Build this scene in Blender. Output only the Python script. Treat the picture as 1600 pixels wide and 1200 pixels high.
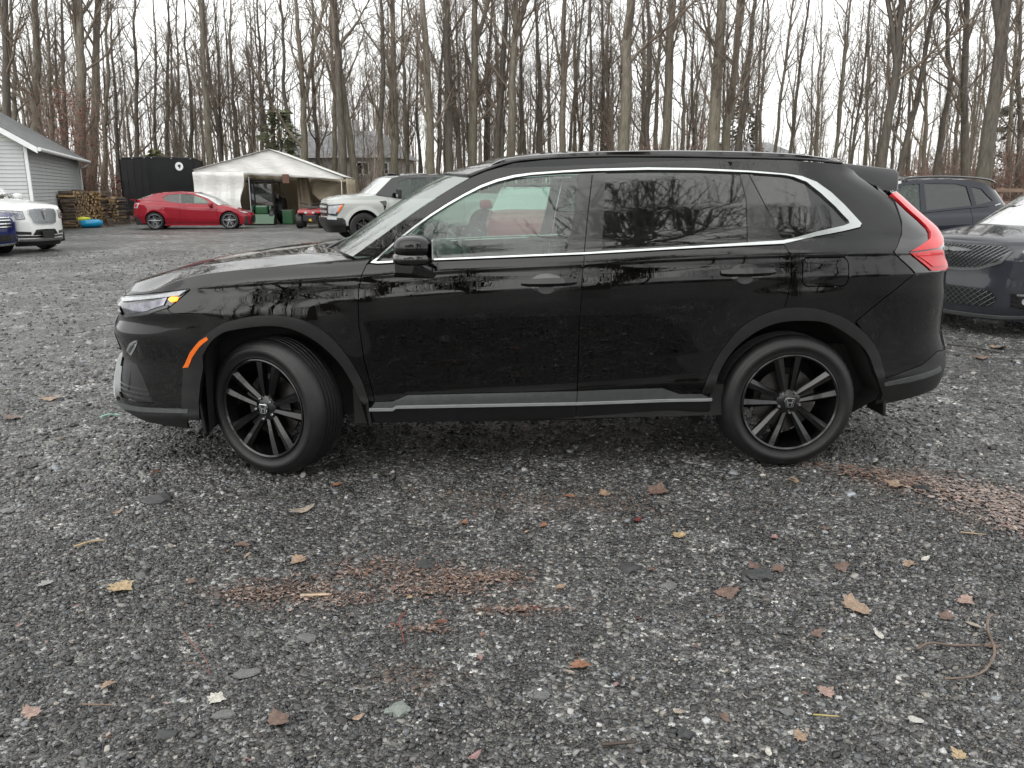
import bpy, bmesh, math, random
import numpy as np
from mathutils import Vector, Matrix, geometry
for _o in list(bpy.data.objects): bpy.data.objects.remove(_o)
SC = bpy.context.scene
COL = SC.collection
R = math.radians
rng = np.random.default_rng(11)
random.seed(11)

# ---------------------------------------------------------------- camera
cam = bpy.data.cameras.new('camera'); cam_o = bpy.data.objects.new('camera', cam); COL.objects.link(cam_o)
cam.sensor_width = 36.0; cam.lens = 36.0*1250/1600
cam_o.location = (0, 0, 1.46); cam_o.rotation_euler = (math.pi/2-math.atan(303/1250), 0, 0)
cam.clip_start = .05; cam.clip_end = 2000
SC.camera = cam_o

# ---------------------------------------------------------------- overcast sky, soft sun, exposure
world = bpy.data.worlds.new('World'); SC.world = world; world.use_nodes = True
wt = world.node_tree; wt.nodes.clear()
w_out = wt.nodes.new('ShaderNodeOutputWorld'); w_bg = wt.nodes.new('ShaderNodeBackground')
w_sky = wt.nodes.new('ShaderNodeTexSky'); w_sky.sky_type = 'NISHITA'; w_sky.sun_disc = False
w_sky.sun_elevation = R(42); w_sky.sun_rotation = R(205); w_sky.dust_density = 4.0; w_sky.air_density = 1.2
w_hs = wt.nodes.new('ShaderNodeHueSaturation'); w_hs.inputs['Saturation'].default_value = .10
w_tc = wt.nodes.new('ShaderNodeTexCoord')
w_no = wt.nodes.new('ShaderNodeTexNoise'); w_no.inputs['Scale'].default_value = 2.6; w_no.inputs['Detail'].default_value = 5
w_rp = wt.nodes.new('ShaderNodeValToRGB'); w_rp.color_ramp.elements[0].position = .32; w_rp.color_ramp.elements[1].position = .72
w_rp.color_ramp.elements[0].color = (.74, .752, .742, 1); w_rp.color_ramp.elements[1].color = (.965, .975, .96, 1)
w_sc = wt.nodes.new('ShaderNodeVectorMath'); w_sc.operation = 'SCALE'; w_sc.inputs['Scale'].default_value = 13.5
w_mx = wt.nodes.new('ShaderNodeMix'); w_mx.data_type = 'RGBA'; w_mx.inputs['Factor'].default_value = .78
wt.links.new(w_sky.outputs[0], w_hs.inputs['Color'])
wt.links.new(w_tc.outputs['Generated'], w_no.inputs['Vector']); wt.links.new(w_no.outputs['Fac'], w_rp.inputs[0])
wt.links.new(w_rp.outputs[0], w_sc.inputs[0])
wt.links.new(w_hs.outputs[0], w_mx.inputs['A']); wt.links.new(w_sc.outputs[0], w_mx.inputs['B'])
wt.links.new(w_mx.outputs['Result'], w_bg.inputs['Color']); wt.links.new(w_bg.outputs[0], w_out.inputs[0])
w_bg.inputs['Strength'].default_value = .085
sun = bpy.data.lights.new('sun', 'SUN'); sun.energy = .9; sun.angle = R(90); sun.color = (1, .97, .93)
sun_o = bpy.data.objects.new('sun', sun); COL.objects.link(sun_o); sun_o.rotation_euler = (R(48), 0, R(-25))
SC.render.engine = 'CYCLES'
SC.cycles.max_bounces = 6; SC.cycles.diffuse_bounces = 2; SC.cycles.glossy_bounces = 4; SC.cycles.transparent_max_bounces = 12
SC.cycles.caustics_reflective = False; SC.cycles.caustics_refractive = False
SC.cycles.use_denoising = True
SC.view_settings.view_transform = 'Standard'; SC.view_settings.look = 'None'
SC.view_settings.gamma = 1; SC.view_settings.use_curve_mapping = False
SC.view_settings.exposure = 0.95
# ---------------------------------------------------------------- materials
MATS = {}
def nodes(name):
    m = bpy.data.materials.new(name); m.use_nodes = True
    nt = m.node_tree; b = nt.nodes['Principled BSDF']; MATS[name] = m
    return m, nt, b
def lk(nt, a, b): nt.links.new(a, b)
def N(nt, kind, **kw):
    n = nt.nodes.new('ShaderNode'+kind)
    for k, v in kw.items():
        if k in n.inputs: n.inputs[k].default_value = v
        else: setattr(n, k, v)
    return n
def coords(nt, scale=(1, 1, 1), obj=True):
    tc = N(nt, 'TexCoord'); mp = N(nt, 'Mapping'); mp.inputs['Scale'].default_value = scale
    lk(nt, tc.outputs['Object' if obj else 'Generated'], mp.inputs['Vector']); return mp.outputs[0]
def ramp(nt, fac, stops):
    r = N(nt, 'ValToRGB'); e = r.color_ramp.elements
    while len(e) < len(stops): e.new(.5)
    for el, (p, c) in zip(e, stops): el.position = p; el.color = (*c, 1) if len(c) == 3 else c
    lk(nt, fac, r.inputs[0]); return r.outputs[0]
def mat(name, col, rough=.5, metal=0., coat=0., var=.15, scale=6., bump=0., bscale=80., spec=.5, aniso=(1, 1, 1), col2=None, crough=.03):
    """a plain surface: colour broken by noise, optional fine relief"""
    if name in MATS: return MATS[name]
    m, nt, b = nodes(name)
    v = coords(nt, aniso)
    no = N(nt, 'TexNoise', Scale=scale, Detail=5.); lk(nt, v, no.inputs['Vector'])
    c2 = col2 or tuple(min(1, c*(1+var)) for c in col); c1 = tuple(c*(1-var) for c in col)
    lk(nt, ramp(nt, no.outputs['Fac'], [(.3, c1), (.7, c2)]), b.inputs['Base Color'])
    b.inputs['Roughness'].default_value = rough; b.inputs['Metallic'].default_value = metal
    b.inputs['Coat Weight'].default_value = coat; b.inputs['Coat Roughness'].default_value = crough
    b.inputs['Specular IOR Level'].default_value = spec
    if bump:
        n2 = N(nt, 'TexNoise', Scale=bscale, Detail=3.); lk(nt, v, n2.inputs['Vector'])
        bp = N(nt, 'Bump', Strength=bump, Distance=.01); lk(nt, n2.outputs['Fac'], bp.inputs['Height']); lk(nt, bp.outputs[0], b.inputs['Normal'])
    return m
def wet_paint(name, col, rough=.3, drops=.35, runs=.10, metal=0., flake=.0):
    """car paint under rain: pigment under a clear mirror coat, beads of water where the panel looks up, runs down the sides"""
    m, nt, b = nodes(name)
    b.inputs['Base Color'].default_value = (*col, 1); b.inputs['Roughness'].default_value = rough; b.inputs['Metallic'].default_value = metal
    b.inputs['Specular IOR Level'].default_value = .0; b.inputs['Coat Weight'].default_value = 1.; b.inputs['Coat Roughness'].default_value = .015; b.inputs['Coat IOR'].default_value = 1.5
    v = coords(nt)
    vo = N(nt, 'TexVoronoi', Scale=95.); lk(nt, v, vo.inputs['Vector'])
    dr = ramp(nt, vo.outputs['Distance'], [(.0, (1, 1, 1)), (.42, (0, 0, 0))])
    sel = N(nt, 'TexNoise', Scale=22., Detail=2.); lk(nt, v, sel.inputs['Vector'])
    selr = ramp(nt, sel.outputs['Fac'], [(.47, (0, 0, 0)), (.56, (1, 1, 1))])
    ge = N(nt, 'NewGeometry'); sx = N(nt, 'SeparateXYZ'); lk(nt, ge.outputs['Normal'], sx.inputs[0])
    up = ramp(nt, sx.outputs['Z'], [(.12, (0, 0, 0)), (.55, (1, 1, 1))])
    m1 = N(nt, 'Math', operation='MULTIPLY'); lk(nt, dr, m1.inputs[0]); lk(nt, selr, m1.inputs[1])
    m2 = N(nt, 'Math', operation='MULTIPLY'); lk(nt, m1.outputs[0], m2.inputs[0]); lk(nt, up, m2.inputs[1])
    b1 = N(nt, 'Bump', Strength=drops, Distance=.004); lk(nt, m2.outputs[0], b1.inputs['Height'])
    v2 = coords(nt, (60, 60, 1.4)); ru = N(nt, 'TexNoise', Scale=1., Detail=3.); lk(nt, v2, ru.inputs['Vector'])
    rs = ramp(nt, ru.outputs['Fac'], [(.50, (0, 0, 0)), (.66, (1, 1, 1))])
    b2 = N(nt, 'Bump', Strength=runs, Distance=.002); lk(nt, rs, b2.inputs['Height']); lk(nt, b1.outputs[0], b2.inputs['Normal'])
    lk(nt, b2.outputs[0], b.inputs['Coat Normal'])
    rr = ramp(nt, rs, [(0, (.012,)*3), (1, (.10,)*3)]); lk(nt, rr, b.inputs['Coat Roughness'])
    return m
def glass(name, tint, refl_rough=.02, haze=0., hazecol=(.6, .66, .64), k=1.7):
    """sheet glass: tinted clear transmission plus Fresnel mirror; haze = film of rain water scattering light"""
    m, nt, b = nodes(name); out = nt.nodes['Material Output']; nt.nodes.remove(b)
    tr = N(nt, 'BsdfTransparent'); tr.inputs[0].default_value = (*tint, 1)
    gl = N(nt, 'BsdfGlossy'); gl.inputs['Roughness'].default_value = refl_rough
    fr = N(nt, 'Fresnel', IOR=1.55); mx = N(nt, 'MixShader'); mh = N(nt, 'MixShader')
    di = N(nt, 'BsdfDiffuse'); di.inputs[0].default_value = (*hazecol, 1)
    no = N(nt, 'TexNoise', Scale=40., Detail=4.); lk(nt, coords(nt, (1, 1, .35)), no.inputs['Vector'])
    hz = ramp(nt, no.outputs['Fac'], [(.35, (haze*.4,)*3), (.7, (haze*1.4,)*3)])
    lk(nt, hz, mh.inputs[0]); lk(nt, tr.outputs[0], mh.inputs[1]); lk(nt, di.outputs[0], mh.inputs[2])
    m2 = N(nt, 'Math', operation='MULTIPLY'); m2.inputs[1].default_value = k; lk(nt, fr.outputs[0], m2.inputs[0])
    bp = N(nt, 'Bump', Strength=.012, Distance=.003); lk(nt, no.outputs['Fac'], bp.inputs['Height'])
    lk(nt, bp.outputs[0], gl.inputs['Normal'])
    lk(nt, m2.outputs[0], mx.inputs[0]); lk(nt, mh.outputs[0], mx.inputs[1]); lk(nt, gl.outputs[0], mx.inputs[2])
    lk(nt, mx.outputs[0], out.inputs['Surface'])
    return m
def emit(name, col, strength):
    m, nt, b = nodes(name); b.inputs['Base Color'].default_value = (*col, 1); b.inputs['Roughness'].default_value = .2
    b.inputs['Emission Color'].default_value = (*col, 1); b.inputs['Emission Strength'].default_value = strength
    return m

# ---------------------------------------------------------------- mesh helpers
def link(o, parent=None):
    COL.objects.link(o)
    if parent is not None: o.parent = parent
    return o
def tag(o, label, cat=None, group=None, kind=None):
    if label: o['label'] = label
    if cat: o['category'] = cat
    if group: o['group'] = group
    if kind: o['kind'] = kind
    return o
def empty(name, loc=(0, 0, 0), rz=0., parent=None):
    o = bpy.data.objects.new(name, None); o.location = loc; o.rotation_euler = (0, 0, rz); o.empty_display_size = .2
    return link(o, parent)
def mesh(name, v, f, m=None, smooth=False, normals=None):
    me = bpy.data.meshes.new(name); me.from_pydata([tuple(p) for p in v], [], [tuple(int(i) for i in q) for q in f])
    if m is not None:
        for q in (m if isinstance(m, (list, tuple)) else [m]): me.materials.append(q)
    if smooth: me.polygons.foreach_set('use_smooth', np.ones(len(me.polygons), bool))
    me.update()
    if normals is not None: me.normals_split_custom_set_from_vertices([tuple(n) for n in normals])
    return me
def obj(name, v, f, m=None, parent=None, smooth=False, normals=None):
    o = bpy.data.objects.new(name, mesh(name, v, f, m, smooth, normals)); return link(o, parent)
def fast_mesh(name, V, T, m=None, smooth=False, attr=None):
    """numpy triangle (or quad) soup to mesh"""
    V = np.asarray(V, np.float32); T = np.asarray(T, np.int32); k = T.shape[1]
    me = bpy.data.meshes.new(name); me.vertices.add(len(V)); me.vertices.foreach_set('co', V.ravel())
    me.loops.add(T.size); me.loops.foreach_set('vertex_index', T.ravel())
    me.polygons.add(len(T)); me.polygons.foreach_set('loop_start', np.arange(0, T.size, k, dtype=np.int32))
    me.polygons.foreach_set('loop_total', np.full(len(T), k, np.int32))
    if smooth: me.polygons.foreach_set('use_smooth', np.ones(len(T), bool))
    if attr is not None:
        for nm, a in attr.items():
            at = me.attributes.new(nm, 'FLOAT_COLOR', 'POINT'); c = np.ones((len(V), 4), np.float32); c[:, :3] = a; at.data.foreach_set('color', c.ravel())
    if m is not None: me.materials.append(m)
    me.update(); me.validate(); return me
class MB:
    """collects shapes into one mesh"""
    def __init__(s): s.v = []; s.f = []
    def add(s, v, f):
        n = len(s.v); s.v += [tuple(p) for p in v]; s.f += [tuple(i+n for i in q) for q in f]; return s
    def box(s, c, d, rz=0., bev=0., rx=0., ry=0.):
        x, y, z = d[0]/2, d[1]/2, d[2]/2
        if bev <= 0:
            v = [(-x, -y, -z), (x, -y, -z), (x, y, -z), (-x, y, -z), (-x, -y, z), (x, -y, z), (x, y, z), (-x, y, z)]
            f = [(3, 2, 1, 0), (4, 5, 6, 7), (0, 1, 5, 4), (1, 2, 6, 5), (2, 3, 7, 6), (3, 0, 4, 7)]
        else:
            bm = bmesh.new(); bmesh.ops.create_cube(bm, size=1); bmesh.ops.scale(bm, vec=d, verts=bm.verts)
            bmesh.ops.bevel(bm, geom=bm.edges[:], offset=bev, segments=2, affect='EDGES', profile=.5)
            bm.verts.index_update(); v = [p.co[:] for p in bm.verts]; f = [[p.index for p in q.verts] for q in bm.faces]; bm.free()
        M = Matrix.Translation(c) @ Matrix.Rotation(rz, 4, 'Z') @ Matrix.Rotation(ry, 4, 'Y') @ Matrix.Rotation(rx, 4, 'X')
        return s.add([M @ Vector(p) for p in v], f)
    def tube(s, pts, r, n=6, caps=True):
        pts = [Vector(p) for p in pts]; rr = r if isinstance(r, (list, tuple)) else [r]*len(pts)
        v = []; f = []; up = None
        for i, p in enumerate(pts):
            t = (pts[min(i+1, len(pts)-1)]-pts[max(i-1, 0)]).normalized()
            if up is None: up = t.orthogonal().normalized()
            up = (up-t*up.dot(t)).normalized(); b = t.cross(up)
            for k in range(n):
                a = 2*math.pi*k/n; v.append(p+(up*math.cos(a)+b*math.sin(a))*rr[i])
        for i in range(len(pts)-1):
            for k in range(n):
                a, b2 = i*n+k, i*n+(k+1) % n; f.append((a, b2, b2+n, a+n))
        if caps: f.append(tuple(range(n-1, -1, -1))); f.append(tuple(range((len(pts)-1)*n, len(pts)*n)))
        return s.add(v, f)
    def lathe(s, prof, n=48, axis='Y', c=(0, 0, 0), close=False, wob=None):
        """prof: (radius, along-axis) pairs"""
        v = []; f = []; m = len(prof)
        for k in range(n):
            a = 2*math.pi*k/n; ca, sa = math.cos(a), math.sin(a)
            for j, (r, h) in enumerate(prof):
                if wob: r = wob(k, j, r)
                p = (r*ca, h, r*sa) if axis == 'Y' else ((r*ca, r*sa, h) if axis == 'Z' else (h, r*ca, r*sa))
                v.append((p[0]+c[0], p[1]+c[1], p[2]+c[2]))
        for k in range(n):
            k2 = (k+1) % n
            for j in range(m if close else m-1):
                j2 = (j+1) % m; f.append((k*m+j, k*m+j2, k2*m+j2, k2*m+j))
        return s.add(v, f)
    def prism(s, poly, d, axis='Y'):
        """closed polygon (a, b) pulled through depth d = (d0, d1) along axis"""
        n = len(poly); P = lambda a, b, h: (a, h, b) if axis == 'Y' else ((a, b, h) if axis == 'Z' else (h, a, b))
        v = [P(a, b, d[0]) for a, b in poly]+[P(a, b, d[1]) for a, b in poly]
        f = [tuple(range(n)), tuple(range(2*n-1, n-1, -1))]+[(i, i+n, (i+1) % n+n, (i+1) % n) for i in range(n)]
        return s.add(v, f)
    def ellip(s, c, r, n=16, m=10, p=1.0, q=1.0):
        """superellipsoid"""
        sp = lambda a, e: math.copysign(abs(a)**e, a); v = []; f = []
        for i in range(m+1):
            la = -math.pi/2+math.pi*i/m
            for k in range(n):
                lo = 2*math.pi*k/n
                v.append((c[0]+r[0]*sp(math.cos(la), p)*sp(math.cos(lo), q), c[1]+r[1]*sp(math.cos(la), p)*sp(math.sin(lo), q), c[2]+r[2]*sp(math.sin(la), p)))
        for i in range(m):
            for k in range(n): f.append((i*n+k, i*n+(k+1) % n, (i+1)*n+(k+1) % n, (i+1)*n+k))
        return s.add(v, f)
    def build(s, name, m=None, parent=None, smooth=False, fix=True):
        o = obj(name, s.v, s.f, m, parent, smooth)
        if fix:
            bm = bmesh.new(); bm.from_mesh(o.data); bmesh.ops.remove_doubles(bm, verts=bm.verts, dist=1e-6)
            bmesh.ops.recalc_face_normals(bm, faces=bm.faces); bm.to_mesh(o.data); bm.free()
        if smooth and smooth is not True: 
            o.data.polygons.foreach_set('use_smooth', np.ones(len(o.data.polygons), bool)); o.data.set_sharp_from_angle(angle=R(smooth))
        return o
def copy_tree(o, parent=None):
    c = o.copy(); COL.objects.link(c); c.parent = parent
    for ch in list(o.children): copy_tree(ch, c)
    return c
def loft(name, rows, m, parent, smooth=True, thick=0, sharp=None):
    """grid of equally long rows of points"""
    n = len(rows[0]); v = [p for r in rows for p in r]; f = []
    for i in range(len(rows)-1):
        for k in range(n-1): f.append((i*n+k, i*n+k+1, (i+1)*n+k+1, (i+1)*n+k))
    o = obj(name, v, f, m, parent, smooth)
    if thick:
        md = o.modifiers.new('s', 'SOLIDIFY'); md.thickness = thick; md.offset = -1
    return o
def resample(pts, n):
    P = np.array(pts, float); d = np.concatenate([[0], np.cumsum(np.linalg.norm(np.diff(P, axis=0), axis=1))])
    t = np.linspace(0, d[-1], n); return np.stack([np.interp(t, d, P[:, i]) for i in range(P.shape[1])], 1)
def spline(pts, n, closed=False):
    """Catmull-Rom through the points, n samples in all"""
    P = np.array(pts, float)
    if closed: P = np.vstack([P[-1], P, P[0], P[1]])
    else: P = np.vstack([2*P[0]-P[1], P, 2*P[-1]-P[-2]])
    out = []; k = len(P)-3; per = max(2, int(math.ceil(n/k)))
    for i in range(k):
        p0, p1, p2, p3 = P[i:i+4]
        for t in np.linspace(0, 1, per, endpoint=False):
            out.append(.5*((2*p1)+(-p0+p2)*t+(2*p0-5*p1+4*p2-p3)*t*t+(-p0+3*p1-3*p2+p3)*t**3))
    if not closed: out.append(P[-2])
    return np.array(out)

# ---------------------------------------------------------------- panels cut out of a body surface
def in_poly(pts, poly):
    x, y = pts[:, 0], pts[:, 1]; ins = np.zeros(len(pts), bool); n = len(poly)
    for i in range(n):
        x1, y1 = poly[i]; x2, y2 = poly[(i+1) % n]
        if y1 == y2: continue
        c = ((y1 > y) != (y2 > y)) & (x < (x2-x1)*(y-y1)/(y2-y1)+x1); ins ^= c
    return ins
def area2(p): p = np.asarray(p); q = np.roll(p, -1, 0); return float((p[:, 0]*q[:, 1]-q[:, 0]*p[:, 1]).sum())
def clean(poly):
    out = []
    for p in poly:
        if not out or math.hypot(p[0]-out[-1][0], p[1]-out[-1][1]) > 1e-3: out.append((float(p[0]), float(p[1])))
    if math.hypot(out[0][0]-out[-1][0], out[0][1]-out[-1][1]) < 1e-3: out.pop()
    return out
def inset(poly, d):
    P = np.array(clean(poly)); P = P if area2(P) > 0 else P[::-1]
    a = P-np.roll(P, 1, 0); b = np.roll(P, -1, 0)-P
    na = np.stack([-a[:, 1], a[:, 0]], 1)/np.linalg.norm(a, axis=1, keepdims=True); nb = np.stack([-b[:, 1], b[:, 0]], 1)/np.linalg.norm(b, axis=1, keepdims=True)
    m = na+nb; m /= np.maximum(np.linalg.norm(m, axis=1, keepdims=True), 1e-6)
    k = d/np.maximum((m*na).sum(1), .45)
    return [tuple(q) for q in P+m*k[:, None]]
def densify(poly, step):
    out = []; n = len(poly)
    for i in range(n):
        a, b = np.array(poly[i]), np.array(poly[(i+1) % n]); k = max(1, int(np.linalg.norm(b-a)/step))
        for j in range(k): out.append(tuple(a+(b-a)*j/k))
    return out
def tri_poly(poly, holes=(), step=.03, grid=None):
    """constrained triangulation of a polygon with holes, filled with grid points"""
    loops = [densify(clean(poly), step)]+[densify(clean(h), step) for h in holes]
    pts = [p for l in loops for p in l]; edges = []; b = 0
    for l in loops:
        edges += [(b+i, b+(i+1) % len(l)) for i in range(len(l))]; b += len(l)
    P = np.array(pts); lo, hi = P.min(0), P.max(0)
    gx, gy = np.meshgrid(np.arange(lo[0]+step*.5, hi[0], step), np.arange(lo[1]+step*.5, hi[1], step)); G = np.stack([gx.ravel(), gy.ravel()], 1)
    if grid is not None: G = grid(lo, hi, step)
    if len(G):
        ok = in_poly(G, loops[0])
        for h in loops[1:]: ok &= ~in_poly(G, h)
        G = G[ok]
        if len(G):
            d = np.min(np.hypot(G[:, None, 0]-P[None, :, 0], G[:, None, 1]-P[None, :, 1]), 1); G = G[d > step*.38]
    allp = [Vector((float(p[0]), float(p[1]))) for p in pts]+[Vector((float(p[0]), float(p[1]))) for p in G]
    vo, eo, fo, ov, oe, of = geometry.delaunay_2d_cdt(allp, edges, [], 0, 1e-6)
    V = np.array([(p.x, p.y) for p in vo]); T = np.array([f for f in fo if len(f) == 3])
    c = V[T].mean(1); ok = in_poly(c, loops[0])
    for h in loops[1:]: ok &= ~in_poly(c, h)
    T = T[ok]
    a = V[T]; ar = (a[:, 1, 0]-a[:, 0, 0])*(a[:, 2, 1]-a[:, 0, 1])-(a[:, 2, 0]-a[:, 0, 0])*(a[:, 1, 1]-a[:, 0, 1])
    T[ar < 0] = T[ar < 0][:, ::-1]
    T = T[np.abs(ar) > 1e-9]
    return V, T
def panel_mesh(S, poly, holes=(), gap=.0, off=0., thick=.012, step=.03, both=False, pfun=None):
    if gap:
        holes = [inset(h, -gap) for h in holes]; c0 = clean(poly); c0 = c0 if area2(c0) > 0 else c0[::-1]
        # panels that reach the middle of the nose or tail are not drawn in there
        poly = [((S.smin+.0006 if a[0] < S.smin+.012 else S.smax-.0006 if a[0] > S.smax-.012 else q[0]), q[1]) for a, q in zip(c0, inset(c0, gap))]
    elif both: poly = [((S.smin+.0006 if a[0] < S.smin+.012 else S.smax-.0006 if a[0] > S.smax-.012 else a[0]), a[1]) for a in poly]
    def grid(lo, hi, st):
        # rows of points that run along the body crease, closer together near it
        lv = [0.]; z = 0.
        for k in range(60): z += min(st, .007+.011*k); lv += [z, -z]
        ss, zz = np.meshgrid(np.arange(lo[0]+st*.5, hi[0], st), np.array(sorted(lv)))
        ss = ss.ravel(); zz = zz.ravel(); X = S.P(ss, np.full_like(ss, 1.0))[:, 0]; z = zz+S.zc(X); ok = (z > lo[1]) & (z < hi[1])
        return np.stack([ss[ok], z[ok]], 1)
    V, T = tri_poly(poly, holes, step, grid)
    P = S.P(V[:, 0], V[:, 1]); Nn = S.N(V[:, 0], V[:, 1]); P = P+Nn*off
    e = {}
    for t in T:
        for i in range(3):
            a, b = int(t[i]), int(t[(i+1) % 3])
            if (b, a) in e: del e[(b, a)]
            else: e[(a, b)] = 1
    verts = [P]; norms = [Nn]; faces = [tuple(t) for t in T]; n = len(P)
    if thick:
        ids = sorted({i for q in e for i in q}); mp = {i: n+j for j, i in enumerate(ids)}; k = len(ids)
        vv = [P[i] for i in ids]; bk = [P[i]-Nn[i]*thick for i in ids]
        en = {i: np.zeros(3) for i in ids}
        for (a, b) in e:
            d = P[b]-P[a]; o = np.cross(d, Nn[a]); en[a] += o; en[b] += o
        rn = [en[i]/max(np.linalg.norm(en[i]), 1e-9) for i in ids]
        verts += [np.array(vv), np.array(bk)]; norms += [np.array(rn), np.array(rn)]
        for (a, b) in e: faces.append((mp[b], mp[a], mp[a]+k, mp[b]+k))
    v = np.vstack(verts); nn = np.vstack(norms)
    if both:
        m = v*[1, -1, 1]; q = len(v); faces = faces+[tuple(i+q for i in reversed(f)) for f in faces]; v = np.vstack([v, m]); nn = np.vstack([nn, nn*[1, -1, 1]])
    return v, faces, nn
def panel(name, S, poly, m, parent, holes=(), gap=.0022, off=0., thick=.012, step=.03, both=False, far=True):
    """a body panel on the near side and (far=True) its mirror image on the far side, sharing mesh data"""
    v, f, nn = panel_mesh(S, poly, holes, gap, off, thick, step, both)
    o = obj(name, v, f, m, parent, True, nn)
    if far and not both:
        c = o.copy(); COL.objects.link(c); c.parent = parent; c.scale = (1, -1, 1)
    return o
# ---------------------------------------------------------------- vehicle body surfaces
def smooth_tab(xs, ys, sig, n=1600):
    X = np.linspace(xs[0], xs[-1], n); Y = np.interp(X, xs, ys)
    if sig > 0:
        h = (xs[-1]-xs[0])/(n-1); k = int(4*sig/h)+1
        w = np.exp(-.5*(np.arange(-k, k+1)*h/sig)**2); w /= w.sum()
        L = 2*Y[0]-Y[k:0:-1]; R = 2*Y[-1]-Y[-2:-k-2:-1]
        Y = np.convolve(np.concatenate([L, Y, R]), w, 'valid')
    return X, Y

class Surf:
    """Half body shell P(s, z): s runs in metres from the middle of the nose round the near corner, along the near
    side (there s is the local x) and round to the middle of the tail.  Nose is local -x, near side local -y."""
    def __init__(self, xjf, xjr, xf, xr, prof, zc, nf=(2.6, 3.0), nr=(3.6, 4.0), bow=.010, bumps=(), psig=.008, esig=.015):
        self.xjf, self.xjr, self.bow, self.bumps = xjf, xjr, bow, bumps
        self.xf = smooth_tab([p[0] for p in xf], [p[1] for p in xf], esig)
        self.xr = smooth_tab([p[0] for p in xr], [p[1] for p in xr], esig)
        self.prof = smooth_tab([p[0] for p in prof], [p[1] for p in prof], psig)
        self.zct = smooth_tab([p[0] for p in zc], [p[1] for p in zc], .12)
        self.W = max(p[1] for p in prof)
        self.cf = self.cap(nf, xjf-min(p[1] for p in xf)); self.cr = self.cap(nr, max(p[1] for p in xr)-xjr)
        self.smin = xjf-self.cf[0][-1]; self.smax = xjr+self.cr[0][-1]
    def cap(self, n, L):
        t = np.linspace(0, np.pi/2, 3001)
        a = np.sin(t)**(2/n[0]); b = np.cos(t)**(2/n[1]); b[-1] = 0
        # near t=0 sin^(2/n) has a steep start: resample on arc length
        s = np.concatenate([[0], np.cumsum(np.hypot(np.diff(a*L), np.diff(b*self.W)))])
        return s, a, b
    def zc(self, x): return np.interp(x, *self.zct)
    def P(self, s, z):
        s = np.asarray(s, float); z = np.asarray(z, float)
        xf = np.interp(z, *self.xf); xr = np.interp(z, *self.xr)
        af = np.interp(self.xjf-s, self.cf[0], self.cf[1]); bf = np.interp(self.xjf-s, self.cf[0], self.cf[2])
        ar = np.interp(s-self.xjr, self.cr[0], self.cr[1]); br = np.interp(s-self.xjr, self.cr[0], self.cr[2])
        X = np.where(s < self.xjf, self.xjf-(self.xjf-xf)*af, np.where(s > self.xjr, self.xjr+(xr-self.xjr)*ar, s))
        b = np.where(s < self.xjf, bf, np.where(s > self.xjr, br, 1.))
        w = np.interp(z-self.zc(X), *self.prof)
        for (cx, cz, r0, r1, amt) in self.bumps:
            r = np.hypot(X-cx, z-cz); t = np.clip((r1-r)/(r1-r0), 0, 1); w = w+amt*t*t*(3-2*t)
        w = w*(1-self.bow*(X/1.3)**2)
        return np.stack([X, -w*b, z], -1)
    def N(self, s, z, e=2e-3):
        s = np.asarray(s, float); z = np.asarray(z, float)
        du = self.P(s+e, z)-self.P(s-e, z); dv = self.P(s, z+e)-self.P(s, z-e)
        n = np.cross(du, dv); return n/np.maximum(np.linalg.norm(n, axis=-1, keepdims=True), 1e-12)
# ---------------------------------------------------------------- shared materials
m_black = wet_paint('black_paint', (.0006, .0007, .0009), .3, .10, .02)
m_plast = mat('black_plastic', (.0075, .0075, .008), .40, var=.25, scale=20, bump=.05, bscale=400)
m_gloss = mat('gloss_black_trim', (.002, .002, .0024), .08, coat=1., var=.2)
m_pillar = mat('pillar_trim', (.010, .011, .011), .22, coat=.6, var=.3, scale=30)
m_satin = mat('satin_grey_trim', (.075, .08, .08), .34, var=.12, scale=30)
m_chrome = mat('bright_trim', (.46, .48, .48), .22, metal=1., var=.06, scale=20)
m_chromed = mat('polished_chrome', (.7, .72, .74), .08, metal=1., var=.05)
m_rubber = mat('tyre_rubber', (.008, .008, .0085), .5, var=.35, scale=25, bump=.08, bscale=260)
m_rimblk = mat('black_alloy', (.003, .003, .0034), .26, coat=.4, var=.2, scale=40)
m_rimgry = mat('grey_alloy', (.22, .23, .24), .3, metal=.8, var=.15, scale=40)
m_disc = mat('brake_disc', (.09, .085, .08), .4, metal=.9, var=.3, scale=30)
m_under = mat('underbody', (.012, .012, .012), .8, var=.3)
m_cloth = mat('seat_cloth', (.025, .025, .027), .85, var=.25, scale=60, bump=.1)
m_dash = mat('dashboard', (.03, .033, .033), .5, var=.2)
m_red = mat('tail_lamp_red', (.60, .006, .014), .2, coat=.4, var=.12, scale=14)
m_amber = mat('amber_marker', (.85, .16, .008), .25, coat=.6, var=.1, scale=20)
m_lamp = mat('lamp_glass', (.36, .38, .40), .1, coat=1., var=.3, scale=25)
m_lampd = mat('lamp_housing', (.03, .031, .034), .08, coat=1., var=.5, scale=30)
m_reflector = mat('lamp_reflector', (.22, .22, .25), .16, metal=.9, var=.5, scale=18)
m_signal = emit('lit_turn_signal', (1., .27, .02), 1.6)
m_glass = glass('green_tint_glass', (.50, .66, .585), haze=.05, hazecol=(.40, .56, .50))
m_shield = glass('windscreen_glass', (.50, .62, .56), haze=.14, hazecol=(.24, .33, .295), k=.42)
m_priv = glass('privacy_glass', (.05, .06, .058), haze=.03, hazecol=(.3, .34, .33))
m_silver = mat('silver_trim', (.30, .315, .32), .35, var=.08, scale=20)
m_skid = mat('silver_skid', (.55, .57, .58), .3, var=.08, scale=20)
m_white = mat('emblem_white', (.75, .77, .78), .25, var=.05)
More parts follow.
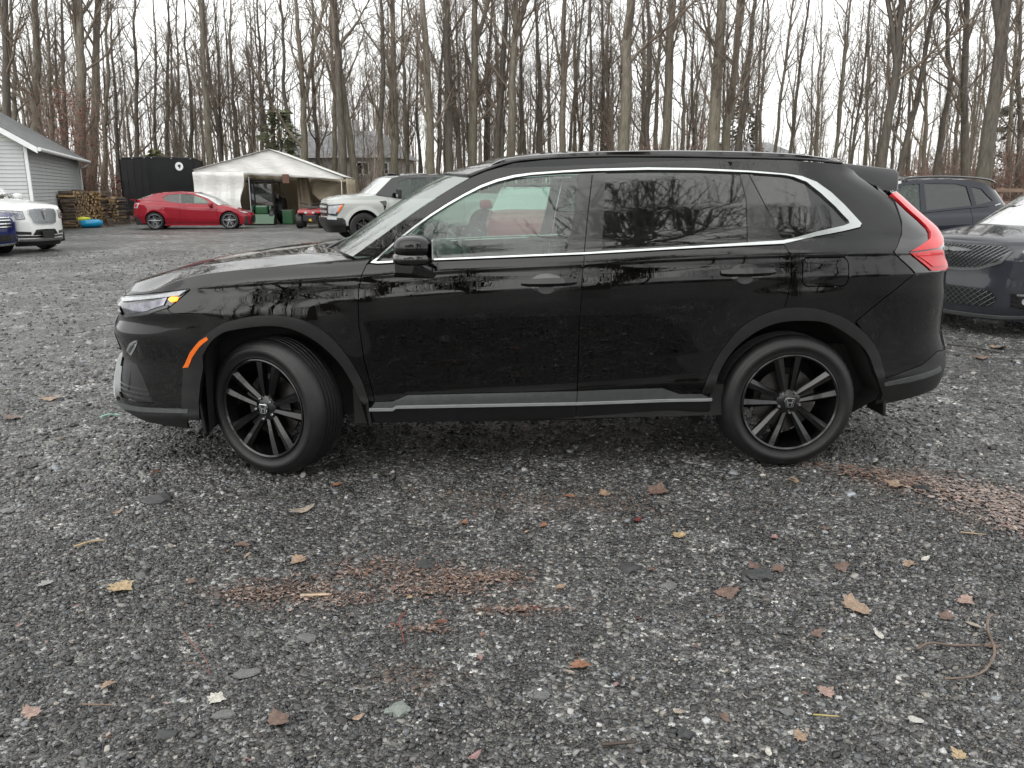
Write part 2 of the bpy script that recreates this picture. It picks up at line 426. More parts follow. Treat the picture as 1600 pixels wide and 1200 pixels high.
# ---------------------------------------------------------------- wheels
def make_wheel(name, parent, loc, rad=.362, rim=.257, wid=.225, style='hero', rot=0., steer=0., face=-1, rimmat=None, detail=2):
    """outer face looks to local -y (face=-1) or +y (face=1); loc is the middle of the outer face"""
    w = empty(name, loc, steer, parent)
    if face > 0: w.rotation_euler = (0, 0, steer+math.pi)
    n = 96 if detail > 1 else 40
    wd = wid; sw = .012
    prof = [(rim-.006, .012), (rim+.008, .002), (rim+.012, -.003), (rim+.018, -.003), (rim+.020, -.006), (rim+.036, -.010), (rim+.038, -.012), (rim+(rad-rim)*.5, -.0135), (rad-.042, -.0105), (rad-.040, -.008), (rad-.033, -.006), (rad-.018, .004), (rad-.006, .022), (rad, .04)]
    if detail > 1:
        y = .04
        for k in range(4):
            y0 = .06+k*(wd-.12)/4; prof += [(rad, y0), (rad-.009, y0+.003), (rad-.009, y0+.009), (rad, y0+.012)]
    prof += [(rad, wd-.04), (rad-.008, wd-.02), (rad-.03, wd), (rim, wd-.01)]
    def wob(k, j, r):
        if detail > 1 and 6 <= j <= len(prof)-4 and k % 2 == 0 and r > rad-.02: return r-.0022
        return r
    MB().lathe(prof, n, wob=wob).build('tyre', m_rubber, w, smooth=42)
    rm = rimmat or m_rimblk
    b = MB(); b.lathe([(rim+.004, .0), (rim+.006, -.004), (rim, -.006), (rim-.008, .0), (rim-.012, .02), (rim-.02, .05), (rim-.025, wd-.02)], n)
    b.build('rim', rm, w, smooth=35)
    MB().lathe([(.02, .085), (rim*.66, .085), (rim*.66, .10), (.02, .10)], 40).build('brake_disc', m_disc, w, smooth=35)
    sp = MB(); pairs = 5
    def spoke(a0, a1, r0, r1, w0, w1, y0, y1, dep):
        # ridge-topped bar from (r0, a0) to (r1, a1)
        p0 = np.array([r0*math.cos(a0), r0*math.sin(a0)]); p1 = np.array([r1*math.cos(a1), r1*math.sin(a1)])
        d = (p1-p0)/np.linalg.norm(p1-p0); q = np.array([-d[1], d[0]]); v = []
        for (p, ww, yy) in ((p0, w0, y0), ((p0+p1)/2, (w0+w1)/2, (y0+y1)/2-.004), (p1, w1, y1)):
            for (o, yo) in ((-1., dep), (-.72, .0), (.25, -.006), (1., .010), (1., dep)):
                c = p+q*o*ww; v.append((c[0], yy+yo, c[1]))
        f = []
        for i in range(2):
            for k in range(5): f.append((i*5+k, i*5+(k+1) % 5, (i+1)*5+(k+1) % 5, (i+1)*5+k))
        f += [(0, 1, 2, 3, 4), (14, 13, 12, 11, 10)]
        sp.add(v, f)
    if style == 'hero':
        for k in range(5):
            a = rot+2*math.pi*k/5
            spoke(a+.38, a+.215, .042, rim-.002, .013, .030, .028, .004, .03)
            # mirrored partner
            spoke(a-.215, a-.38, rim-.002, .042, .030, .013, .004, .028, .03)
            # web between partner spokes, set back
            p = [(r*math.cos(a+t), r*math.sin(a+t)) for r, t in ((.06, .2), (.15, .17), (.15, -.17), (.06, -.2))]
            sp.prism(p, (.042, .06))
    elif style == 'coupe':
        for k in range(5):
            a = rot+2*math.pi*k/5
            spoke(a+.10, a+.20, .03, rim-.004, .022, .014, .02, .006, .03); spoke(a-.20, a-.10, rim-.004, .03, .014, .022, .006, .02, .03)
    else:
        for k in range(6):
            a = rot+2*math.pi*k/6; spoke(a, a, .03, rim-.004, .03, .022, .02, .004, .03)
    sp.lathe([(.0, .012), (.045, .014), (.066, .024), (.07, .05)], 24)
    sp.build('spokes', rm, w, smooth=25)
    if detail > 1:
        for k in range(5):
            a = rot+2*math.pi*(k+.5)/5
            MB().lathe([(0, -.004), (.006, -.004), (.0085, .0), (.0085, .02)], 8, c=(.057*math.cos(a), .008, .057*math.sin(a))).build('lug_nut', m_chrome, w, smooth=30)
        hb = MB(); hb.lathe([(0, .004), (.026, .004), (.03, .008), (.03, .02)], 24); hb.build('centre_cap', m_gloss, w, smooth=35)
        em = MB()
        for pl in ([(-.021, .017), (-.013, .017), (-.010, .004), (.010, .004), (.013, .017), (.021, .017), (.013, -.017), (.006, -.017), (.008, -.003), (-.008, -.003), (-.006, -.017), (-.013, -.017)],):
            em.prism(pl, (.0005, .006))
        oc = [(x*1.22, z*1.2) for x, z in ((-.021, .016), (-.018, .019), (.018, .019), (.021, .016), (.016, -.016), (.012, -.019), (-.012, -.019), (-.016, -.016))]
        em.tube([(a, .002, c) for a, c in oc+oc[:1]], .0018, 5, False)
        em.build('wheel_emblem', m_chromed, w)
    return w
HERO = {'zc': [(-2.4, 0.916), (-2.019, 0.926), (-1.761, 0.983), (-1.532, 1.005), (-1.268, 1.023), (-1.048, 1.034), (-0.871, 1.043), (-0.486, 1.073), (-0.119, 1.087), (0.218, 1.1), (0.619, 1.125), (1.282, 1.145), (1.835, 1.151), (2.036, 1.144), (2.5, 1.134)], 'prof': [(-0.86, 0.8), (-0.82, 0.862), (-0.7, 0.895), (-0.655, 0.906), (-0.62, 0.902), (-0.5, 0.905), (-0.35, 0.917), (-0.2, 0.93), (-0.11, 0.93), (-0.055, 0.919), (-0.025, 0.911), (0.0, 0.913), (0.02, 0.902), (0.07, 0.864), (0.11, 0.855), (0.25, 0.8), (0.4, 0.728), (0.48, 0.685), (0.56, 0.6), (0.62, 0.45)], 'xf': [(0.15, -2.1701), (0.22, -2.3247), (0.27, -2.3815), (0.33, -2.3856), (0.4, -2.3824), (0.5, -2.3537), (0.58, -2.3264), (0.64, -2.341), (0.72, -2.365), (0.79, -2.3186), (0.82, -2.3214), (0.86, -2.3513), (0.9, -2.2942), (0.94, -2.2514), (0.98, -2.1958), (1.02, -2.2069), (1.08, -2.2019), (1.7, -2.2055)], 'xr': [(0.15, 1.9499), (0.25, 2.078), (0.3, 2.3167), (0.36, 2.4093), (0.42, 2.4242), (0.5, 2.431), (0.55, 2.4255), (0.6, 2.4156), (0.7, 2.371), (0.8, 2.3639), (0.9, 2.3676), (1.0, 2.3482), (1.06, 2.3541), (1.12, 2.3328), (1.18, 2.332), (1.25, 2.2926), (1.35, 2.1577), (1.45, 2.0381), (1.55, 1.8142), (1.7, 1.8063)], 'poly': {'hoodline': [(-2.1461, 0.9481), (-2.0115, 0.9959), (-1.8035, 1.0412), (-1.5624, 1.0679), (-1.2966, 1.089), (-1.0521, 1.1103), (-0.8639, 1.1302), (-0.8192, 1.1363)], 'doorfront': [(-0.8192, 1.1363), (-0.8505, 1.0997), (-0.8736, 1.0491), (-0.8894, 0.9836), (-0.8946, 0.8923), (-0.8953, 0.7949), (-0.8783, 0.6192), (-0.8505, 0.4871), (-0.8327, 0.399)], 'archf_o': [(-1.8435, 0.5755), (-1.7745, 0.6618), (-1.6993, 0.7399), (-1.6189, 0.8003), (-1.5147, 0.8347), (-1.3938, 0.8547), (-1.2783, 0.8547), (-1.1651, 0.8294), (-1.058, 0.7656), (-0.9748, 0.6664), (-0.9032, 0.5357), (-0.8633, 0.4049)], 'archf_i': [(-1.7123, 0.646), (-1.6145, 0.7516), (-1.5211, 0.7842), (-1.3538, 0.803), (-1.2262, 0.7847), (-1.1158, 0.7263), (-1.011, 0.6203), (-0.9494, 0.5131), (-0.9086, 0.4142)], 'archr_o': [(0.8669, 0.4278), (0.9152, 0.5704), (0.9845, 0.6938), (1.0794, 0.7974), (1.2142, 0.8616), (1.3601, 0.877), (1.5313, 0.8484), (1.6842, 0.7769), (1.7962, 0.6738), (1.8459, 0.5518), (1.8633, 0.4813)], 'archr_i': [(0.9264, 0.4272), (0.9615, 0.5564), (1.0245, 0.6616), (1.1098, 0.7389), (1.2204, 0.7928), (1.3532, 0.8082), (1.5097, 0.7932), (1.6462, 0.725), (1.7426, 0.6431), (1.8086, 0.499), (1.8905, 0.3742)], 'bumpsplit': [(-1.9114, 0.8738), (-1.6982, 0.7544)], 'head': [(-2.4661, 0.9021), (-2.0695, 0.9479), (-1.8582, 0.976), (-1.917, 0.8806), (-2.0358, 0.8448), (-2.268, 0.8082), (-2.3049, 0.8612)], 'drl': [(-2.3851, 0.8951), (-2.0651, 0.9368), (-1.8651, 0.9726), (-1.8959, 0.941), (-2.0583, 0.9175), (-2.3202, 0.8814)], 'lens': [(-2.2857, 0.8614), (-2.0474, 0.9084), (-1.9675, 0.9317), (-1.9529, 0.891), (-2.0429, 0.8573), (-2.2488, 0.8216)], 'signal': [(-1.9467, 0.9199), (-1.9327, 0.9332), (-1.8931, 0.9332), (-1.8908, 0.9159), (-1.9183, 0.9085)], 'marker': [(-1.8427, 0.5756), (-1.7788, 0.6599), (-1.71, 0.7225), (-1.6766, 0.7433), (-1.6624, 0.7306), (-1.7144, 0.6926), (-1.7703, 0.6369), (-1.8086, 0.5811)], 'fog': [(-2.2863, 0.6235), (-2.2038, 0.6759), (-2.1352, 0.7002), (-2.1205, 0.6878), (-2.1669, 0.6486), (-2.2382, 0.6017)], 'lowgrille': [(-2.479, 0.4574), (-2.2913, 0.437), (-2.2642, 0.5982), (-2.1811, 0.5419), (-2.095, 0.4638), (-2.0271, 0.3513), (-2.1454, 0.3408), (-2.3112, 0.3395), (-2.3694, 0.3869)], 'lipstrip': [(-2.3283, 0.3217), (-2.1045, 0.3354), (-1.805, 0.3583), (-1.8066, 0.3344), (-2.1097, 0.3099), (-2.3315, 0.2955)], 'bumpbottom': [(-2.3596, 0.2792), (-2.221, 0.269), (-2.1464, 0.247), (-1.9905, 0.2402), (-1.8478, 0.2396)], 'bumpback': [(-1.8435, 0.5755), (-1.833, 0.4873), (-1.805, 0.3583), (-1.8478, 0.2396)], 'chrome_o': [(-0.8378, 1.1027), (-0.7887, 1.1441), (-0.7046, 1.2167), (-0.6206, 1.2817), (-0.537, 1.3393), (-0.4514, 1.3927), (-0.366, 1.4404), (-0.2804, 1.4834), (-0.1951, 1.5143), (-0.108, 1.5354), (-0.0215, 1.5463), (0.1503, 1.5583), (0.2988, 1.567), (0.583, 1.5736), (0.8317, 1.5706), (1.1077, 1.5583), (1.2701, 1.5458), (1.4667, 1.5308), (1.5837, 1.5018), (1.6519, 1.4504), (1.7119, 1.383), (1.7489, 1.3174), (1.7609, 1.2902), (1.734, 1.2712), (1.6296, 1.2542), (1.4502, 1.2278), (1.2577, 1.1895), (0.8047, 1.1708), (0.2389, 1.1412), (-0.5216, 1.1135), (-0.7961, 1.0983)], 'chrome_i': [(-0.7968, 1.1147), (-0.7713, 1.1393), (-0.6943, 1.2043), (-0.611, 1.2677), (-0.5273, 1.3252), (-0.4434, 1.3767), (-0.359, 1.4231), (-0.2741, 1.4647), (-0.189, 1.4949), (-0.1036, 1.5156), (-0.0182, 1.5284), (0.1529, 1.5413), (0.2978, 1.5477), (0.5816, 1.5543), (0.8301, 1.5529), (1.1059, 1.5418), (1.2659, 1.5307), (1.3754, 1.5194), (1.4848, 1.4953), (1.5622, 1.4376), (1.6318, 1.3704), (1.6753, 1.3065), (1.6741, 1.2969), (1.6297, 1.286), (1.4544, 1.2577), (1.2589, 1.2141), (0.8072, 1.1875), (0.2402, 1.1578), (-0.5218, 1.1284)], 'glass_f': [(-0.7904, 1.1162), (-0.6943, 1.2043), (-0.611, 1.2677), (-0.5273, 1.3252), (-0.4434, 1.3767), (-0.359, 1.4231), (-0.2741, 1.4647), (-0.189, 1.4949), (-0.1036, 1.5156), (-0.0182, 1.5284), (0.1529, 1.5413), (0.222, 1.5445), (0.1943, 1.356), (0.1496, 1.1533), (-0.5218, 1.1284)], 'glass_r': [(0.367, 1.55), (0.5816, 1.5543), (0.8301, 1.5529), (1.0593, 1.544), (1.0814, 1.4186), (1.0745, 1.1976), (0.8072, 1.1875), (0.3309, 1.1622)], 'glass_q': [(1.1292, 1.5402), (1.2659, 1.5307), (1.3754, 1.5194), (1.4848, 1.4953), (1.5622, 1.4376), (1.6318, 1.3704), (1.6753, 1.3065), (1.6741, 1.2969), (1.6297, 1.286), (1.4544, 1.2577), (1.2556, 1.2141), (1.2046, 1.3297), (1.1628, 1.4345)], 'bp': [(0.2981, 1.5526), (0.2659, 1.3559), (0.2396, 1.1502)], 'cpl': [(1.1142, 1.5564), (1.184, 1.3709), (1.2539, 1.2033)], 'reardoor': [(1.2549, 1.2002), (1.2782, 1.1588), (1.2969, 1.1223), (1.2935, 1.0158), (1.2804, 0.9301), (1.2425, 0.8416), (1.2081, 0.8153)], 'bline': [(0.2383, 1.1427), (0.2235, 1.0139), (0.2169, 0.7523), (0.216, 0.5485), (0.2146, 0.4428)], 'striptop': [(-0.8327, 0.399), (-0.7448, 0.3994), (-0.6651, 0.433), (0.2146, 0.4428), (0.4095, 0.448), (0.6633, 0.4516), (0.758, 0.4167), (0.8782, 0.4185)], 'stripbot': [(-0.8643, 0.359), (-0.7456, 0.3557), (-0.7268, 0.368), (0.1439, 0.372), (0.4148, 0.377), (0.9302, 0.3878)], 'rockbot': [(-0.8377, 0.2772), (0.226, 0.2682), (0.4293, 0.2663), (0.9336, 0.3008)], 'tail': [(2.2229, 1.4451), (2.423, 1.4481), (2.4244, 1.3512), (2.4136, 1.234), (2.4354, 1.1972), (2.3046, 1.1538), (2.3771, 1.0429), (2.3133, 1.0356), (2.0274, 1.0411), (1.8935, 1.1496)], 'red1': [(2.1933, 1.4336), (2.3253, 1.4449), (2.349, 1.3492), (2.3751, 1.2338), (2.3716, 1.2002), (2.2828, 1.1678), (2.2265, 1.1571), (1.9904, 1.1479), (2.1892, 1.2066), (2.2209, 1.2387), (2.2249, 1.3047)], 'red2': [(1.9904, 1.1446), (2.2326, 1.1536), (2.2912, 1.1478), (2.3532, 1.0463), (2.2999, 1.0415), (2.1422, 1.045)], 'quarterrear': [(2.1233, 1.4584), (2.1532, 1.3551), (2.1699, 1.2465), (2.161, 1.227), (2.0154, 1.1915), (1.8937, 1.1528), (1.9587, 1.0965), (2.0278, 1.0379)], 'rbumpsplit': [(2.028, 1.0362), (1.8329, 0.912), (1.6822, 0.7968)], 'fuel': [(1.3561, 1.1284), (1.6181, 1.1269), (1.6231, 0.9821), (1.3598, 0.9846)], 'rbumpplastic': [(1.8633, 0.4813), (2.1132, 0.5399), (2.2539, 0.6006), (2.4139, 0.5925)], 'rstrip': [(1.8659, 0.4589), (2.0279, 0.4796), (2.2839, 0.5135), (2.3091, 0.483), (2.0383, 0.4506), (1.8794, 0.4393)], 'rbumpbottom': [(1.9717, 0.3245), (2.1937, 0.354), (2.3424, 0.3713)], 'handle_f': [(-0.0813, 1.0557), (0.1981, 1.0547), (0.1983, 0.9568), (-0.082, 0.9585)], 'handle_r': [(0.9291, 1.0955), (1.209, 1.0942), (1.2112, 1.005), (0.93, 1.0069)], 'roofedge': [(-0.9228, 1.1365), (-0.7889, 1.2291), (-0.6208, 1.3471), (-0.4512, 1.4543), (-0.3222, 1.5254), (-0.2533, 1.5523), (-0.1057, 1.5962), (0.0689, 1.6144), (0.2418, 1.6227), (0.4175, 1.626), (0.8381, 1.6227), (1.388, 1.6119), (1.7939, 1.5996), (2.021, 1.5925)], 'dpillar': [(2.2063, 1.5609), (2.1559, 1.5027), (2.1233, 1.4584)]}, 'ex': {'hoodridge': [(-2.109, -0.3, 0.993), (-1.959, -0.3, 1.035), (-1.804, -0.3, 1.067), (-1.526, -0.3, 1.109), (-1.249, -0.3, 1.136)], 'windshield': [(-1.088, 0.0, 1.109), (-0.88, 0.0, 1.277), (-0.676, 0.0, 1.409), (-0.474, 0.0, 1.507), (-0.335, 0.0, 1.551)], 'rail_top': [(-0.262, -0.6, 1.552), (-0.218, -0.6, 1.591), (-0.148, -0.6, 1.619), (-0.059, -0.6, 1.633), (0.072, -0.6, 1.643), (0.292, -0.6, 1.654), (0.425, -0.6, 1.658), (0.729, -0.6, 1.662), (1.111, -0.6, 1.657), (1.371, -0.6, 1.646), (1.54, -0.6, 1.628), (1.647, -0.6, 1.601)], 'spoiler': [(1.744, -0.58, 1.583), (1.967, -0.58, 1.564), (1.974, -0.58, 1.544), (1.941, -0.58, 1.463), (1.867, -0.58, 1.463), (1.799, -0.58, 1.504), (1.748, -0.58, 1.543), (1.853, -0.58, 1.53)], 'mirror': [(-0.699, -1.02, 1.198), (-0.703, -1.02, 1.109), (-0.513, -1.02, 1.108), (-0.511, -1.02, 1.197), (-0.621, -1.02, 1.249), (-0.536, -1.02, 1.246), (-0.717, -1.02, 1.045), (-0.474, -1.02, 1.019)]}}
# ---------------------------------------------------------------- the black sport utility vehicle
HP = HERO['poly']; HX = HERO['ex']
SH = Surf(-1.15, 1.30, HERO['xf'], HERO['xr'], HERO['prof'], HERO['zc'], nf=(2.6, 3.3), nr=(3.2, 4.4),
          bumps=[(-1.35, .36, .42, .66, .016), (1.35, .36, .44, .68, .016)], psig=.006, bow=.012)
hero = empty('sport_utility_vehicle', (.083, 4.934, 0), R(2.7))
tag(hero, 'glossy wet black sport utility vehicle with black wheels, side on across the middle', 'car')
def hp(name, poly, m, **k): return panel(name, SH, poly, m, hero, **k)
sm = lambda p, n: [tuple(q) for q in spline(p, n)]
for _k in ('archf_o', 'archf_i', 'archr_o', 'archr_i', 'chrome_o', 'chrome_i'): HP[_k+'_s'] = sm(HP[_k], 4*len(HP[_k])) if 'chrome' not in _k else [tuple(q) for q in spline(HP[_k], 4*len(HP[_k]), True)]
a_o, r_o = HP['archf_o'], HP['archr_o']
head = HP['head']
door_x = (HP['reardoor'][4][0]-.012, HP['archr_o'][4][1]+.004)
# front wing
hp('front_wing', HP['hoodline']+HP['doorfront'][1:]+[a_o[-1]]+a_o[:1:-1]+[HP['bumpsplit'][0], (head[2][0]+.012, head[2][1]-.006), head[2], head[1]], m_black, step=.022)
fuelb = HP['fuel']; fx0, fx1, fz0, fz1 = fuelb[0][0], fuelb[1][0], fuelb[2][1], fuelb[0][1]
def rrect(x0, x1, z0, z1, r, n=5):
    out = []
    for cx, cz, a0 in ((x1-r, z1-r, 0), (x0+r, z1-r, 90), (x0+r, z0+r, 180), (x1-r, z0+r, 270)):
        for k in range(n): a = R(a0+90*k/(n-1)); out.append((cx+r*math.cos(a), cz+r*math.sin(a)))
    return out
fuel = rrect(fx0, fx1, fz0, fz1, .035)
c_o = HP['chrome_o']
# body side: A pillar, cant rail, D pillar and rear quarter in one pressing
qp = HP['reardoor'][:4]+[HP['reardoor'][4], door_x]+r_o[5:8]+HP['rbumpsplit'][::-1][:1]+HP['rbumpsplit'][1::-1]+HP['quarterrear'][::-1][1:]+HP['dpillar'][::-1][1:]+HP['roofedge'][::-1]+[HP['doorfront'][0]]+c_o[:-6]
hp('body_side', qp, m_black, holes=[fuel], step=.022)
hp('fuel_flap', fuel, m_black, gap=.003)
# doors
hp('front_door', HP['doorfront'][1:]+HP['striptop'][0:4]+HP['bline'][::-1]+[c_o[-3], c_o[-2], c_o[-1], c_o[0]], m_black, step=.022)
hp('rear_door', HP['bline']+HP['striptop'][4:]+r_o[:5]+[door_x]+HP['reardoor'][4::-1]+[c_o[-5], c_o[-4]], m_black, step=.022)
# rocker strip and sill
st, sb, rb = HP['striptop'], HP['stripbot'], HP['rockbot']
vs = (HP['bline'][-1][0], )
mid_b = (vs[0], float(np.interp(vs[0], [p[0] for p in sb], [p[1] for p in sb]))); mid_r = (vs[0], float(np.interp(vs[0], [p[0] for p in rb], [p[1] for p in rb])))
hp('sill_strip', st[:4]+[mid_b]+sb[2::-1], m_satin, off=.004); hp('sill_strip', st[3:]+sb[:3:-1]+[mid_b], m_satin, off=.004)
hp('sill_cover', sb[:3]+[mid_b, mid_r]+[rb[0]], m_plast); hp('sill_cover', [mid_b]+sb[3:]+rb[:1:-1]+[mid_r], m_plast)
for seg in (sb[:3]+[mid_b], [mid_b]+sb[3:]):
    hp('bright_line', [(p[0], p[1]+.007) for p in seg]+[(p[0], p[1]-.007) for p in seg[::-1]], m_silver, off=.010, gap=0, thick=.01)
# wheel arch cladding
a_i, r_i = HP['archf_i_s'], HP['archr_i_s']
hp('arch_cladding', [(a_o[0][0]+.0, .30)]+HP['archf_o_s']+[(a_i[-1][0]+.02, a_i[-1][1]-.03)]+a_i[::-1]+[(a_i[0][0]-.025, .50), (a_i[0][0]-.035, .30)], m_plast, off=.010, thick=.03, gap=.001)
hp('arch_cladding', HP['archr_o_s']+[(r_o[-1][0]+.02, .36)]+r_i[::-1], m_plast, off=.010, thick=.03, gap=.001)
hp('side_marker', HP['marker'], m_amber, off=.014, gap=0)
# arch liners
for ai, cx in ((a_i, -1.36), (r_i, 1.35)):
    pts = [(ai[0][0]-.04, .22)]+list(ai)+[(ai[-1][0]+.03, .25)]
    P = SH.P([p[0] for p in pts], [p[1] for p in pts])
    for sgn in (1, -1):
        rows = [[(p[0], sgn*(p[1]+.01), p[2]) for p in P], [(p[0], sgn*(p[1]+.33), p[2]) for p in P], [(cx, sgn*(P[0][1]+.34), .45)]*len(P)]
        loft('arch_liner', rows, m_under, hero)
for x, z in ((a_i[0][0]-.03, .32), (a_i[-1][0]+.035, .36), (r_i[-1][0]+.03, .36)):   # mud flaps
    p = SH.P(np.array([x]), np.array([z]))[0]
    for sgn in (1, -1): MB().box((p[0], sgn*(p[1]+.10), z+.01), (.018, .19, .22), bev=.006, ry=R(-6)).build('mud_flap', m_plast, hero)
# bumper, front
s0 = SH.smin+.002
lip_t, lip_b = HP['lipstrip'][:3], HP['lipstrip'][5:2:-1]
lg = [(-2.50, .56), (-2.30, .575), (-2.20, .56), (-2.13, .50), (-2.07, .42), (-2.03, .365), (-2.2, .352), (-2.36, .355), (-2.46, .40)]
fogp = HP['fog']
hp('front_bumper', [(s0, .845), (-2.45, .825), head[5], head[4], head[3], HP['bumpsplit'][0], HP['bumpsplit'][1]]+[a_o[2], a_o[1], a_o[0], (a_o[0][0]-.002, .47), (lip_t[2][0], lip_t[2][1])]+lip_t[1::-1]+[(s0, .345)], m_black, holes=[lg], step=.022)
hp('lower_grille', lg, m_plast, off=-.012, gap=0, thick=.01)
for k in range(3):
    z = .372+.026*k; x1 = np.interp(z, [.36, .42, .5, .56], [-2.05, -2.08, -2.14, -2.22])
    hp('grille_bar', [(-2.45, z), (x1, z), (x1, z+.008), (-2.45, z+.008)], m_gloss, off=-.008, gap=0, thick=.016)
hp('fog_lamp_bezel', HP['fog'], m_chromed, off=.004, gap=.001)
hp('fog_lamp_lens', inset(HP['fog'], .016), m_lampd, off=.010, gap=0)
hp('lip_strip', lip_t+lip_b[::-1]+[(s0, .318), (s0, .345)], m_satin, off=.014, thick=.03, gap=.001)
hp('chin', lip_b+HP['bumpbottom'][::-1]+[(s0, .24), (s0, .318)], m_plast)
hp('silver_skid_plate', [(s0, .56), (-2.60, .55), (-2.47, .50), (-2.405, .40), (-2.40, .345), (-2.5, .33), (s0, .32)], m_skid, off=.022, thick=.03)
hp('front_grille', [(s0, .80), (-2.52, .79), (-2.42, .70), (-2.45, .60), (s0, .57)], m_gloss, off=.004)
# headlamp
hp('headlamp_housing', head+[(-2.5, .86)], m_lampd, off=-.004, gap=.001)
hp('running_light', HP['drl'], m_lamp, off=.004, gap=.001); hp('headlamp_lens', HP['lens'], m_reflector, off=.002, gap=.001)
hp('headlamp_lower_trim', [(head[3][0]+.004, head[3][1]-.002), (head[4][0], head[4][1]-.004), head[5], (head[5][0], head[5][1]+.012), (head[4][0], head[4][1]+.010), (head[3][0]-.006, head[3][1]+.012)], m_satin, off=.006, gap=0)
hp('turn_signal', HP['signal'], m_signal, off=.008, gap=0)
# rear bumper, tailgate, lamps
s1 = SH.smax-.002
rp = HP['rbumpplastic']
hp('rear_bumper', [HP['rbumpsplit'][0], HP['rbumpsplit'][1], HP['rbumpsplit'][2]]+r_o[8:]+rp[1:]+[(s1, .62), (s1, 1.03), HP['tail'][7], HP['tail'][8]], m_black, step=.022)
hp('rear_bumper_cladding', rp+[(s1, .59), (s1, .36)]+HP['rbumpbottom'][::-1]+[(r_o[-1][0]+.02, .33)], m_plast, step=.025)
hp('bumper_strip', HP['rstrip'], m_satin, off=.006, gap=0)
qr = HP['quarterrear']
hp('tailgate', [qr[-1], qr[-2], qr[-3], qr[-4], qr[-5], qr[2], qr[1], qr[0], (2.25, 1.50), (2.5, 1.545), (s1, 1.55), (s1, 1.035)], m_black, step=.025)
hp('rear_window', [(2.47, 1.25), (2.44, 1.5), (s1, 1.53), (s1, 1.22)], m_priv, off=.006)
hp('tail_lamp_housing', HP['tail'], m_gloss, off=.006, gap=.001)
hp('tail_lamp', HP['red1'], m_red, off=.016, gap=.001, thick=.02); hp('tail_lamp', HP['red2'], m_red, off=.014, gap=.002, thick=.02)
hp('tail_lamp_lens', inset(HP['red2'], .022), m_red, off=.019, gap=0, thick=.01)
# side glass and trims
hp('window_trim', inset(HP['chrome_o'], .0025), m_chrome, holes=[inset(HP['chrome_i'], -.0045)], off=.006, thick=.016, gap=.0004, step=.03)
hp('front_side_window', HP['glass_f'], m_glass, off=-.010, thick=.004, gap=-.012)
hp('rear_side_window', HP['glass_r'], m_priv, off=-.010, thick=.004, gap=-.012)
hp('quarter_window', HP['glass_q'], m_priv, off=-.010, thick=.004, gap=-.010)
g, gr, ci = HP['glass_f'], HP['glass_r'], HP['chrome_i']
hp('door_pillar', [g[11], ci[12], HP['bp'][1], ci[27], g[13], g[12]], m_pillar, off=-.002)
hp('door_pillar', [ci[12], gr[0], gr[7], ci[27], HP['bp'][1]], m_pillar, off=-.002)
hp('door_pillar', [gr[3], ci[15], HP['cpl'][1], ci[25], gr[5], gr[4]], m_pillar, off=-.002)
hp('door_pillar', [ci[15], HP['glass_q'][0], HP['glass_q'][12], HP['glass_q'][11], HP['glass_q'][10], HP['cpl'][1]], m_pillar, off=-.002)
hp('mirror_sail', [g[0], (g[0][0]+.10, g[0][1]+.075), (g[0][0]+.17, g[0][1]+.003)], m_gloss, off=.000)
# bonnet: one sheet joining both sides from the scuttle to the middle of the nose
hl = HP['hoodline'][::-1]+[(-2.30, .932), (-2.40, .922), (-2.52, .915), (s0, .912)]
L = spline(hl, 60); ed = SH.P(L[:, 0], L[:, 1]); rows = []
rx = [-2.4]+[p[0] for p in HX['hoodridge']]+[-.85]; rz = [.915]+[p[2] for p in HX['hoodridge']]+[1.150]
for e in ed:
    row = []
    for u in np.linspace(-1, 1, 41):
        a = abs(u); y = e[1]*a*(-1 if u > 0 else 1); t = (e[0]+.85)
        x = e[0]-.36*(1-a*a)*max(0, 1-abs(t)/.6)
        ztop = max(np.interp(x, rx, rz), e[2])+.012*(1-(a/.62)**2 if a < .62 else 0)*min(1, abs(e[1])/.6)
        k = 1. if a < .58 else .45*min(1, (1-a)/.3)+.55*min(1, (1-a)/.42)**2*(3-2*min(1, (1-a)/.42))
        row.append((x, y, e[2]+(ztop-e[2])*k*min(1, abs(e[1])/.35)-.003))
    rows.append(row)
hood = loft('bonnet', rows, m_black, hero, thick=.02); cowl_a = [(p[0], p[1], p[2]-.02) for p in rows[0]]
hp('nose_cap', [HP['hoodline'][0], head[1], head[0], (s0, .885), (s0, .908), (-2.52, .911), (-2.40, .918), (-2.30, .928)], m_black, gap=.0008)
# windscreen, roof
re = SH.P([p[0] for p in HP['roofedge']], [p[1] for p in HP['roofedge']])
ap = spline(re[:6], 30); rows = []
for e in ap:
    row = []
    for u in np.linspace(-1, 1, 31):
        a = abs(u); k = (1-a**2.4); row.append((e[0]-.17*k-.02*k*(1.55-e[2]), e[1]*a*(-1 if u > 0 else 1), e[2]+.02*k))
    rows.append(row)
loft('windscreen', rows, m_shield, hero)
base = spline(rows[0][::-1] if rows[0][0][1]*cowl_a[0][1] < 0 else rows[0], 40)[:41]; base = resample(base, 41)
loft('cowl', [cowl_a, [(p[0]*.5+q[0]*.5, q[1], q[2]-.03) for p, q in zip(cowl_a, base)], [(q[0], q[1], q[2]+.002) for q in base]], m_plast, hero)
for yy in (-.42, .12): MB().tube([(-1.16, yy, 1.125), (-1.10, yy+.25, 1.165), (-1.06, yy+.42, 1.18)], .009, 5).build('wiper', m_plast, hero)
rr = spline(re[4:], 40); rows = []
